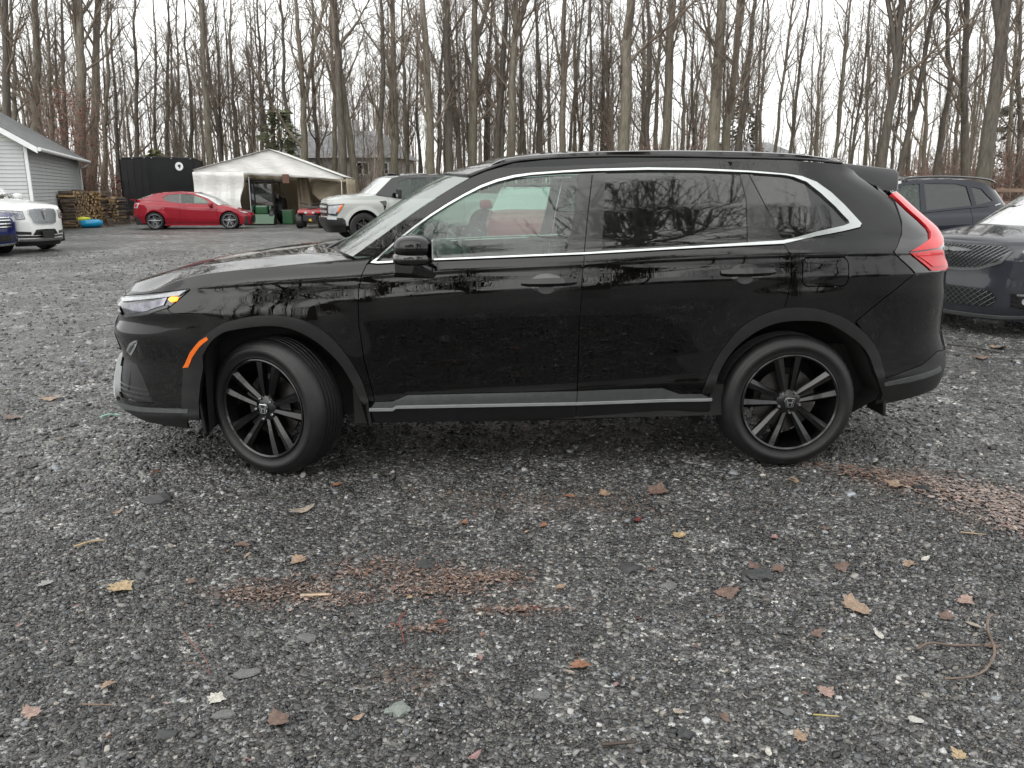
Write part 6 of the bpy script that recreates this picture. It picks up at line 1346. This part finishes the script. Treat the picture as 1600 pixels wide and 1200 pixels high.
# far wood that reads as one mass
def far_wood():
    g = np.random.default_rng(66); tb = Tubes(); n = 330; y = g.uniform(88, 150, n); u = g.uniform(-80, 1680, n); x = (u-800)/1250*y*.97; H = g.uniform(11, 17, n)*np.where((u > 1120) & (u < 1420), .62, 1.); r = g.uniform(.07, .2, n)
    z = np.linspace(0, 1, 6); P = np.stack([x[:, None]+np.cumsum(g.normal(0, .18, (n, 6)), 1), np.repeat(y[:, None], 6, 1), z[None]*H[:, None]], -1); tb.batch(P, r[:, None]*(1-z*.85)[None], 5)
    i, p, tt, f = pick(g, P, n*26, .15, 1.); L = (1.2-f)*H[i]*.26*g.uniform(.5, 1.2, len(i)); B = grow(g, p, tt, L, 4, g.uniform(.4, 1., len(i)), .12, .08); tb.batch(B, (.03*(1.1-f))[:, None]*np.linspace(1, .3, 5), 3)
    i, p, tt, f = pick(g, B, n*50, .1, 1.); C = grow(g, p, tt, g.uniform(.5, 1.4, len(i)), 2, g.uniform(.4, 1., len(i)), .15, .05); tb.batch(C, np.broadcast_to(np.array([.014, .011, .007]), (len(C), 3)), 3)
    return tb.mesh('distant_wood', m_twig)
o = link(bpy.data.objects.new('distant_wood', far_wood())); tag(o, 'far bare wood fading behind the nearer trees', None, None, 'stuff')
# forest floor
def litter_material():
    m, nt, b = nodes('leaf_litter'); v = coords(nt); vo = N(nt, 'TexVoronoi', Scale=9.); lk(nt, v, vo.inputs['Vector']); no = N(nt, 'TexNoise', Scale=.7, Detail=6.); lk(nt, v, no.inputs['Vector'])
    sx = N(nt, 'SeparateXYZ'); lk(nt, vo.outputs['Color'], sx.inputs[0]); c1 = ramp(nt, sx.outputs['X'], [(0, (.05, .034, .024)), (.5, (.13, .085, .058)), (.95, (.24, .16, .11))]); c2 = ramp(nt, no.outputs['Fac'], [(.3, (.55,)*3), (.7, (1.2,)*3)])
    mu = N(nt, 'Mix', data_type='RGBA', blend_type='MULTIPLY'); mu.inputs[0].default_value = 1.; lk(nt, c1, mu.inputs['A']); lk(nt, c2, mu.inputs['B']); lk(nt, mu.outputs['Result'], b.inputs['Base Color']); b.inputs['Roughness'].default_value = .6
    bp = N(nt, 'Bump', Strength=.8, Distance=.05); lk(nt, vo.outputs['Distance'], bp.inputs['Height']); lk(nt, bp.outputs[0], b.inputs['Normal']); return m
xs = np.linspace(-130, 150, 160); edge = 37.6+1.2*np.sin(xs*.31)+.8*np.sin(xs*.9+1)+np.where(xs > 8, -4.5*np.clip((xs-8)/10, 0, 1), 0)+np.where(xs < -16, -.4, 0)
V = [(x, e, .004) for x, e in zip(xs, edge)]+[(x, 320, .004) for x in xs]; n = len(xs)
o = obj('forest_floor', V, [(i, i+1, i+1+n, i+n) for i in range(n-1)], litter_material()); tag(o, 'brown leaf-covered ground under the trees', None, None, 'structure')
# trees on the photographer's side of the lot, seen mirrored in the glass and paint
TL = []
bigb = [make_tree(700, 14, .30, (.10, .02), 3.2, nb=30, spread=1.9, limb=1.5, lo=.2), make_tree(701, 15, .24, (-.12, .05), 4.4, nb=26, spread=1.7, limb=1.4, lo=.25), make_tree(702, 13, .2, (.04, .1), 3.8, nb=26, spread=1.6, limb=1.3)]
for k, (x, y, q) in enumerate(((2.4, -6.0, 0), (-2.1, -7.2, 1), (-5.6, -10.5, 1), (7.8, -9.0, 2), (-7.5, -11, 2), (.6, -14.5, 0))):
    e = plant('bare_tree', bigb[q], (x, y, 0), (0, 0, k*1.9), g3.uniform(.9, 1.1)); TL.append((e, 'spreading bare tree mirrored in the side windows of the black vehicle', x))
for k in range(30):
    x = g3.uniform(-34, 34); y = g3.uniform(-34, -17); e = plant('bare_tree', small[k % 9], (x, y, 0), (0, g3.normal(0, .05), g3.uniform(0, 6.28)), g3.uniform(.9, 1.3)); TL.append((e, 'bare tree across the lot mirrored in the black doors', x))
for e, l, k in TL: tag(e, l, 'tree', 'trees mirrored in the glass' if 'windows' in l else 'trees mirrored in the doors')
TL = []
for k in range(22):
    x = -32+64*k/21+g3.normal(0, 1); y = g3.uniform(-24, -17); s = g3.uniform(.9, 1.5); e = plant('brush', [br2[k % 3]], (x, y, 0), (0, 0, g3.uniform(0, 6.28)), (s*1.5, s*1.5, s), ('branches',)); tag(e, 'brush across the lot mirrored low in the black doors', 'bush', 'brush mirrored in the doors')
LEAVES = [(-1.878, 3.998, 0.086, 'rust', 'curled'), (-0.888, 3.828, 0.07, 'orange', 'oval'), (-0.98, 3.488, 0.151, 'pale', 'oval'), (-1.829, 3.465, 0.077, 'tan', 'oval'), (-1.136, 3.109, 0.079, 'brown', 'maple'), (-1.083, 3.018, 0.053, 'tan', 'oval'), (-1.473, 2.738, 0.127, 'yellow', 'maple'), (-1.772, 2.773, 0.073, 'grey', 'maple'), (-1.564, 2.605, 0.034, 'pink', 'oval'), (-1.53, 2.569, 0.025, 'yellow', 'oval'), (-1.692, 2.479, 0.036, 'pink', 'oval'), (-0.87, 2.067, 0.067, 'white', 'maple'), (-0.215, 3.341, 0.067, 'orange', 'oval'), (0.281, 3.663, 0.073, 'orange', 'maple'), (0.143, 3.313, 0.061, 'orange', 'maple'), (0.064, 3.251, 0.03, 'yellow', 'oval'), (0.724, 3.731, 0.137, 'brown', 'maple'), (0.457, 3.697, 0.087, 'tan', 'maple'), (1.45, 3.883, 0.133, 'tan', 'oval'), (0.566, 3.376, 0.081, 'red', 'oval'), (0.721, 3.211, 0.091, 'yellow', 'maple'), (1.128, 3.185, 0.065, 'pink', 'oval'), (1.23, 2.592, 0.141, 'tan', 'maple'), (0.801, 2.703, 0.107, 'brown', 'maple'), (1.3, 2.904, 0.076, 'brown', 'maple'), (1.587, 2.938, 0.098, 'tan', 'maple'), (1.674, 2.983, 0.053, 'white', 'oval'), (1.646, 2.637, 0.092, 'pinktan', 'maple'), (1.586, 2.475, 0.072, 'pale', 'oval'), (1.52, 2.53, 0.072, 'brown', 'maple'), (1.233, 2.414, 0.072, 'white', 'oval'), (1.022, 2.414, 0.071, 'brown', 'maple'), (0.446, 2.517, 0.027, 'red', 'oval'), (0.215, 2.236, 0.081, 'orange', 'maple'), (0.175, 2.202, 0.04, 'pale', 'oval'), (0.316, 2.136, 0.039, 'pink', 'oval'), (0.03, 2.578, 0.065, 'brown', 'maple'), (0.087, 2.592, 0.037, 'red', 'oval'), (0.181, 2.748, 0.068, 'tan', 'oval'), (0.962, 2.921, 0.069, 'brown', 'maple'), (1.05, 2.899, 0.069, 'brown', 'maple'), (0.555, 2.888, 0.061, 'brown', 'oval'), (0.934, 2.098, 0.069, 'pinktan', 'maple'), (0.788, 1.898, 0.064, 'tan', 'maple'), (1.182, 1.824, 0.057, 'yellow', 'maple'), (1.574, 2.345, 0.064, 'brown', 'maple'), (0.482, 2.005, 0.053, 'pale', 'oval'), (0.599, 1.98, 0.047, 'brown', 'maple'), (-1.221, 2.788, 0.062, 'brown', 'maple'), (-0.861, 2.972, 0.098, 'tan', 'maple'), (-1.372, 2.0, 0.081, 'pinktan', 'maple'), (-1.216, 2.13, 0.058, 'tan', 'maple'), (-0.658, 1.966, 0.094, 'brown', 'maple'), (-0.101, 1.817, 0.047, 'pink', 'oval'), (1.386, 3.285, 0.071, 'brown', 'oval'), (0.681, 1.834, 0.041, 'white', 'oval'), (-0.377, 2.675, 0.039, 'yellow', 'oval'), (-1.038, 2.475, 0.026, 'red', 'oval'), (-0.102, 2.282, 0.036, 'pink', 'oval'), (-0.435, 1.98, 0.046, 'tan', 'oval'), (1.947, 3.819, 0.129, 'tan', 'maple'), (-0.244, 2.496, 0.059, 'rust', 'oval'), (-3.273, 5.043, 0.177, 'brown', 'maple'), (-3.298, 5.537, 0.167, 'tan', 'maple'), (4.17, 6.993, 0.208, 'brown', 'maple'), (4.604, 7.437, 0.209, 'tan', 'maple')]
TWIGS = {'twig_a': [(1.313, 2.319), (1.368, 2.345), (1.45, 2.349), (1.53, 2.341)], 'twig_b': [(1.684, 2.534), (1.647, 2.5), (1.611, 2.434), (1.578, 2.349), (1.537, 2.275), (1.476, 2.212), (1.4, 2.165), (1.314, 2.149)], 'twig_c': [(-1.107, 2.422), (-1.051, 2.349), (-0.973, 2.264), (-0.929, 2.179)], 'twig_d': [(-1.028, 2.24), (-0.988, 2.229), (-0.941, 2.195)], 'twig_e': [(-0.377, 2.552), (-0.388, 2.496), (-0.373, 2.434), (-0.354, 2.356)], 'twig_f': [(-0.418, 2.475), (-0.384, 2.467)], 'straw': [(-1.828, 3.084), (-1.783, 3.121), (-1.743, 3.159)], 'straw_b': [(-1.243, 2.032), (-1.156, 2.029)], 'twig_g': [(4.204, 7.598), (4.361, 7.437), (4.489, 7.223)], 'ribbon': [(-2.694, 5.043), (-2.666, 5.089), (-2.605, 5.12)], 'rod': [(1.951, 3.231), (2.047, 3.205)], 'straw_c': [(0.855, 1.985), (0.924, 1.977)], 'bark': [(-0.776, 2.67), (-0.672, 2.679)], 'bark_b': [(0.241, 1.859), (0.337, 1.87)]}
ROCKS = [(-1.71, 3.63, 0.144, 'dark'), (-0.328, 2.017, 0.084, 'green'), (0.469, 2.904, 0.104, 'dark'), (0.593, 2.758, 0.07, 'grey'), (-0.822, 2.195, 0.072, 'grey'), (-0.684, 2.395, 0.067, 'grey'), (2.054, 3.775, 0.097, 'black'), (-2.353, 3.488, 0.079, 'grey'), (-2.003, 4.028, 0.062, 'grey'), (-0.345, 2.932, 0.094, 'dark'), (1.14, 1.974, 0.039, 'white'), (-0.821, 1.994, 0.059, 'grey'), (0.959, 2.85, 0.113, 'dark'), (0.79, 2.008, 0.048, 'grey'), (0.476, 1.911, 0.058, 'dark'), (0.085, 2.083, 0.053, 'grey'), (-0.951, 1.911, 0.058, 'dark')]
# ---------------------------------------------------------------- fallen leaves, twigs, larger stones
LC = {'rust': (.17, .055, .022), 'orange': (.30, .115, .045), 'pale': (.36, .29, .22), 'tan': (.34, .215, .125), 'brown': (.17, .095, .065), 'yellow': (.46, .31, .13), 'grey': (.28, .28, .27), 'pink': (.33, .16, .15), 'white': (.52, .49, .42), 'red': (.20, .028, .028), 'pinktan': (.36, .215, .165)}
LN = {'rust': 'rust brown', 'orange': 'orange brown', 'pale': 'pale beige', 'tan': 'tan', 'brown': 'dull brown', 'yellow': 'yellowish', 'grey': 'grey', 'pink': 'pinkish', 'white': 'bleached whitish', 'red': 'dark red', 'pinktan': 'pinkish tan'}
MAPLE = [(0, -.50), (.05, -.24), (.24, -.34), (.20, -.18), (.46, -.12), (.34, .0), (.50, .18), (.27, .16), (.22, .26), (.12, .20), (.10, .40), (0, .52), (-.10, .40), (-.12, .20), (-.22, .26), (-.27, .16), (-.50, .18), (-.34, .0), (-.46, -.12), (-.20, -.18), (-.24, -.34), (-.05, -.24)]
OVAL = [(0, -.52), (.10, -.36), (.19, -.12), (.2, .10), (.13, .32), (0, .5), (-.13, .32), (-.2, .10), (-.19, -.12), (-.10, -.36)]
def leaf_mesh(kind, seed, m):
    g = np.random.default_rng(seed); P = np.array(MAPLE if kind == 'maple' else OVAL); P = P*(.62+.38*(.36/np.maximum(np.hypot(P[:, 0], P[:, 1]), .1)))[:, None] if kind == 'maple' else P; P = P*np.array([1, g.uniform(.6, 1.)])*(1+g.normal(0, .09, (len(P), 2))); n = len(P); cu = g.uniform(.06, .42, 2); ph = g.uniform(0, 6.28)
    inn = P*.5; V2 = np.vstack([[[0, 0]], inn, P]); rr = np.hypot(V2[:, 0], V2[:, 1]); a = np.arctan2(V2[:, 1], V2[:, 0]); z = cu[0]*rr**1.5*np.sin(2*a+ph)+cu[1]*rr**2*.9+g.normal(0, .012, len(V2))
    F = [(0, 1+i, 1+(i+1) % n) for i in range(n)]+[(1+i, 1+n+i, 1+n+(i+1) % n, 1+(i+1) % n) for i in range(n)]
    z = z-z.min(); st = len(V2); V = np.column_stack([V2, z]); V = np.vstack([V, [[.012, -.5, z[0]*.5], [-.012, -.5, z[0]*.5], [.03, -.78, .03], [.01, -.78, .03]]]); F.append((st, st+1, st+3, st+2))
    return mesh('fallen_leaf', V, F, m, True)
def leaf_mat(c):
    nm = 'leaf_'+c
    if nm in MATS: return MATS[nm]
    m = mat(nm, tuple(.62*q+.22*sum(LC[c])/3 for q in LC[c]), .42, var=.38, scale=9, bump=.3, bscale=30, spec=.5); return m
def lzone(x, y):
    if y > 4.2: return 'on the gravel left of the nose' if x < 0 else 'on the gravel beyond the tail'
    ys = 'close to the vehicle' if y > 3.25 else ('halfway to the camera' if y > 2.55 else 'near the camera'); u = x/(.62*math.hypot(y, .9)); xs = 'at the left side' if u < -.55 else 'left of the middle' if u < -.12 else 'in the middle' if u < .22 else 'right of the middle' if u < .62 else 'at the right side'
    return xs+', '+ys
TL = []; gl = np.random.default_rng(4)
for k, (x, y, s, c_, kind) in enumerate(LEAVES):
    o = link(bpy.data.objects.new('fallen_leaf', leaf_mesh('maple' if kind == 'maple' else 'oval', 40+k, leaf_mat(c_)))); o.location = (x, y, .008); o.scale = (s, s, s*(1.6 if kind == 'curled' else 1.)); o.rotation_euler = (gl.normal(0, .10), gl.normal(0, .10), gl.uniform(0, 6.28))
    TL.append((o, ('small ' if s < .035 else 'large ' if s > .075 else '')+LN[c_]+(' lobed' if kind == 'maple' else '')+' leaf '+lzone(x, y), x/y))
label_rows(TL, 'leaf', 'fallen leaves on the gravel')
# heaps of wet leaf fragments
def litter(name, label, spots, n, seed, sz=(.018, .055)):
    g = np.random.default_rng(seed); w = np.array([s[4] for s in spots], float); w /= w.sum(); k = g.choice(len(spots), n, p=w); S_ = np.array([s[:4] for s in spots]); c = np.stack([S_[k, 0]+g.normal(0, .5, n)*S_[k, 2], S_[k, 1]+g.normal(0, .5, n)*S_[k, 3]], -1)
    s = g.uniform(*sz, n); a = g.uniform(0, 6.28, n); asp = g.uniform(.3, .9, n); ax = np.stack([np.cos(a), np.sin(a), g.normal(0, .09, n)], -1)*s[:, None]*.5; bx_ = np.stack([-np.sin(a), np.cos(a), g.normal(0, .09, n)], -1)*(s*asp)[:, None]*.5
    ce = np.column_stack([c, .006+.009*g.random(n)]); mid = ce+np.array([0, 0, 1.])*(s*g.uniform(-.05, .10, n))[:, None]
    V = np.stack([mid, ce-ax, ce+bx_*g.uniform(.6, 1, n)[:, None]-ax*.2, ce+ax, ce-bx_*g.uniform(.6, 1, n)[:, None]+ax*.2], 1).reshape(-1, 3); T = (np.array([[0, 1, 4], [0, 4, 3], [0, 3, 2], [0, 2, 1]])[None]+(np.arange(n)*5)[:, None, None]).reshape(-1, 3)
    V[:, 2] = np.maximum(V[:, 2], .005); base = np.array([LC[q] for q in ('brown', 'brown', 'tan', 'pinktan', 'pinktan', 'orange')])[g.integers(0, 6, n)]; base = (.50*base+.48*base.mean(1, keepdims=True)*np.array([1.04, .99, .98]))*g.uniform(.5, 1.15, (n, 1))
    o = link(bpy.data.objects.new(name, fast_mesh(name, V, T, m_litter, False, {'tint': np.repeat(base, 5, 0)}))); tag(o, label, None, None, 'stuff'); return o
m_litter = stone_material('wet_leaf_fragments')
litter('leaf_litter', 'drift of wet brown leaves behind the rear wheel', [(1.85, 4.02, .16, .10, 1), (2.05, 3.9, .25, .16, 3), (2.25, 3.72, .28, .18, 4), (2.36, 3.5, .22, .20, 4), (2.28, 3.32, .18, .12, 1.5), (2.6, 3.5, .3, .2, 3), (1.7, 4.12, .2, .06, .5)], 2900, 1, (.010, .042))
litter('leaf_litter', 'scattered patches of shredded brown leaves in front of the doors', [(-.86, 2.72, .26, .11, 2.5), (-.62, 2.66, .16, .05, 1), (-.48, 2.92, .26, .10, 1.5), (-.20, 2.82, .26, .09, 3), (-.32, 2.72, .24, .08, 2), (-.05, 2.83, .10, .04, 1), (-.30, 2.45, .12, .03, .6), (.02, 2.58, .16, .03, .8), (-.60, 2.85, .1, .05, .5), (-.98, 2.68, .1, .05, .5)], 2400, 2, (.006, .026))
litter('leaf_litter', 'leaf scraps at the foot of the pickup', [(-5.6, 23.0, .8, .25, 1)], 90, 3, (.08, .2)); litter('leaf_litter', 'brown leaves lying below the firewood', [(-16.6, 35.2, 1.6, .5, 1), (-17.4, 34.6, .8, .4, 1)], 300, 4, (.06, .16))
g = np.random.default_rng(9); n = 260; yy = g.uniform(1.7, 7., n); litter('leaf_litter', 'tiny leaf scraps strewn over the whole gravel', [(float(x), float(y), .01, .01, 1) for x, y in zip(g.uniform(-1, 1, n)*(.3+.66*yy), yy)], 260, 5, (.008, .026))
TW = {'twig_a': ('straight dark twig lying across the leaf at the right side', 'twig', .0045, (.13, .095, .075)), 'twig_b': ('long curved bare twig near the right edge', 'twig', .0045, (.15, .11, .085)), 'twig_c': ('thin reddish twig at the left, near the camera', 'twig', .0022, (.16, .07, .055)), 'twig_d': ('short thin twig beside the reddish one', 'twig', .0018, (.13, .07, .05)), 'twig_e': ('forked red leaf stalk in front of the leaf patch', 'twig', .0025, (.20, .05, .035)), 'twig_f': ('short red stalk touching the forked one', 'twig', .002, (.18, .05, .035)), 'straw': ('pale straw lying far left of the leaf patch', 'straw', .004, (.45, .33, .17)), 'straw_b': ('thin brown straw in the near left corner', 'straw', .002, (.20, .13, .09)), 'twig_g': ('dark twig under the front of the minivan', 'twig', .008, (.04, .035, .03)), 'ribbon': ('scrap of pale green ribbon left of the front wheel', 'ribbon', .006, (.30, .55, .45)), 'rod': ('thin pale stick in the leaf drift at the right', 'twig', .003, (.3, .22, .14)), 'straw_c': ('thin yellow straw near the camera, right of middle', 'straw', .0022, (.42, .34, .12)), 'bark': ('pale sliver of wood beside the leaf patch', 'wood chip', .006, (.42, .33, .22)), 'bark_b': ('dark sliver of bark near the lower picture edge', 'wood chip', .005, (.06, .045, .035))}
for k, pts in TWIGS.items():
    lab, cat, r_, c_ = TW[k]; nm = cat.replace(' ', '_'); P = spline([(x, y, .014+.006*math.sin(i*2.1)) for i, (x, y) in enumerate(pts)], 14) if len(pts) > 2 else np.array([(x, y, .014) for x, y in pts])
    b = MB(); b.tube(P, list(r_*np.linspace(1.15, .75, len(P))), 6); o = b.build(nm, mat('stick_'+k, c_, .5, var=.3, scale=30), smooth=50); tag(o, lab, cat)
RC = {'dark': (.045, .046, .047), 'green': (.20, .225, .205), 'grey': (.14, .142, .14), 'black': (.006, .006, .008), 'white': (.46, .46, .43)}; TL = []
for k, (x, y, s, c_) in enumerate(ROCKS):
    g = np.random.default_rng(60+k); bm = bmesh.new(); bmesh.ops.create_icosphere(bm, subdivisions=2, radius=.5)
    for v in bm.verts:
        d = v.co.normalized(); f = 1+.16*math.sin(d.x*4+k)+.14*math.sin(d.y*5+2*k)+g.normal(0, .045); v.co = Vector((d.x*.5*f, d.y*.36*f, max(-.08, d.z*.16*f)))
    me = bpy.data.meshes.new('stone'); bm.to_mesh(me); bm.free(); me.materials.append(mat('stone_'+c_, RC[c_], .4, var=.35, scale=30, bump=.4, bscale=60)); o = link(bpy.data.objects.new('stone', me)); o.location = (x, y, .006); o.scale = (s, s, s); o.rotation_euler = (0, 0, g.uniform(-.6, .6)); TL.append((o, {'dark': 'flat dark', 'green': 'flat greenish', 'grey': 'grey', 'black': 'shiny black', 'white': 'whitish'}[c_]+' stone '+lzone(x, y), x/y))
label_rows(TL, 'stone', 'larger stones in the gravel')
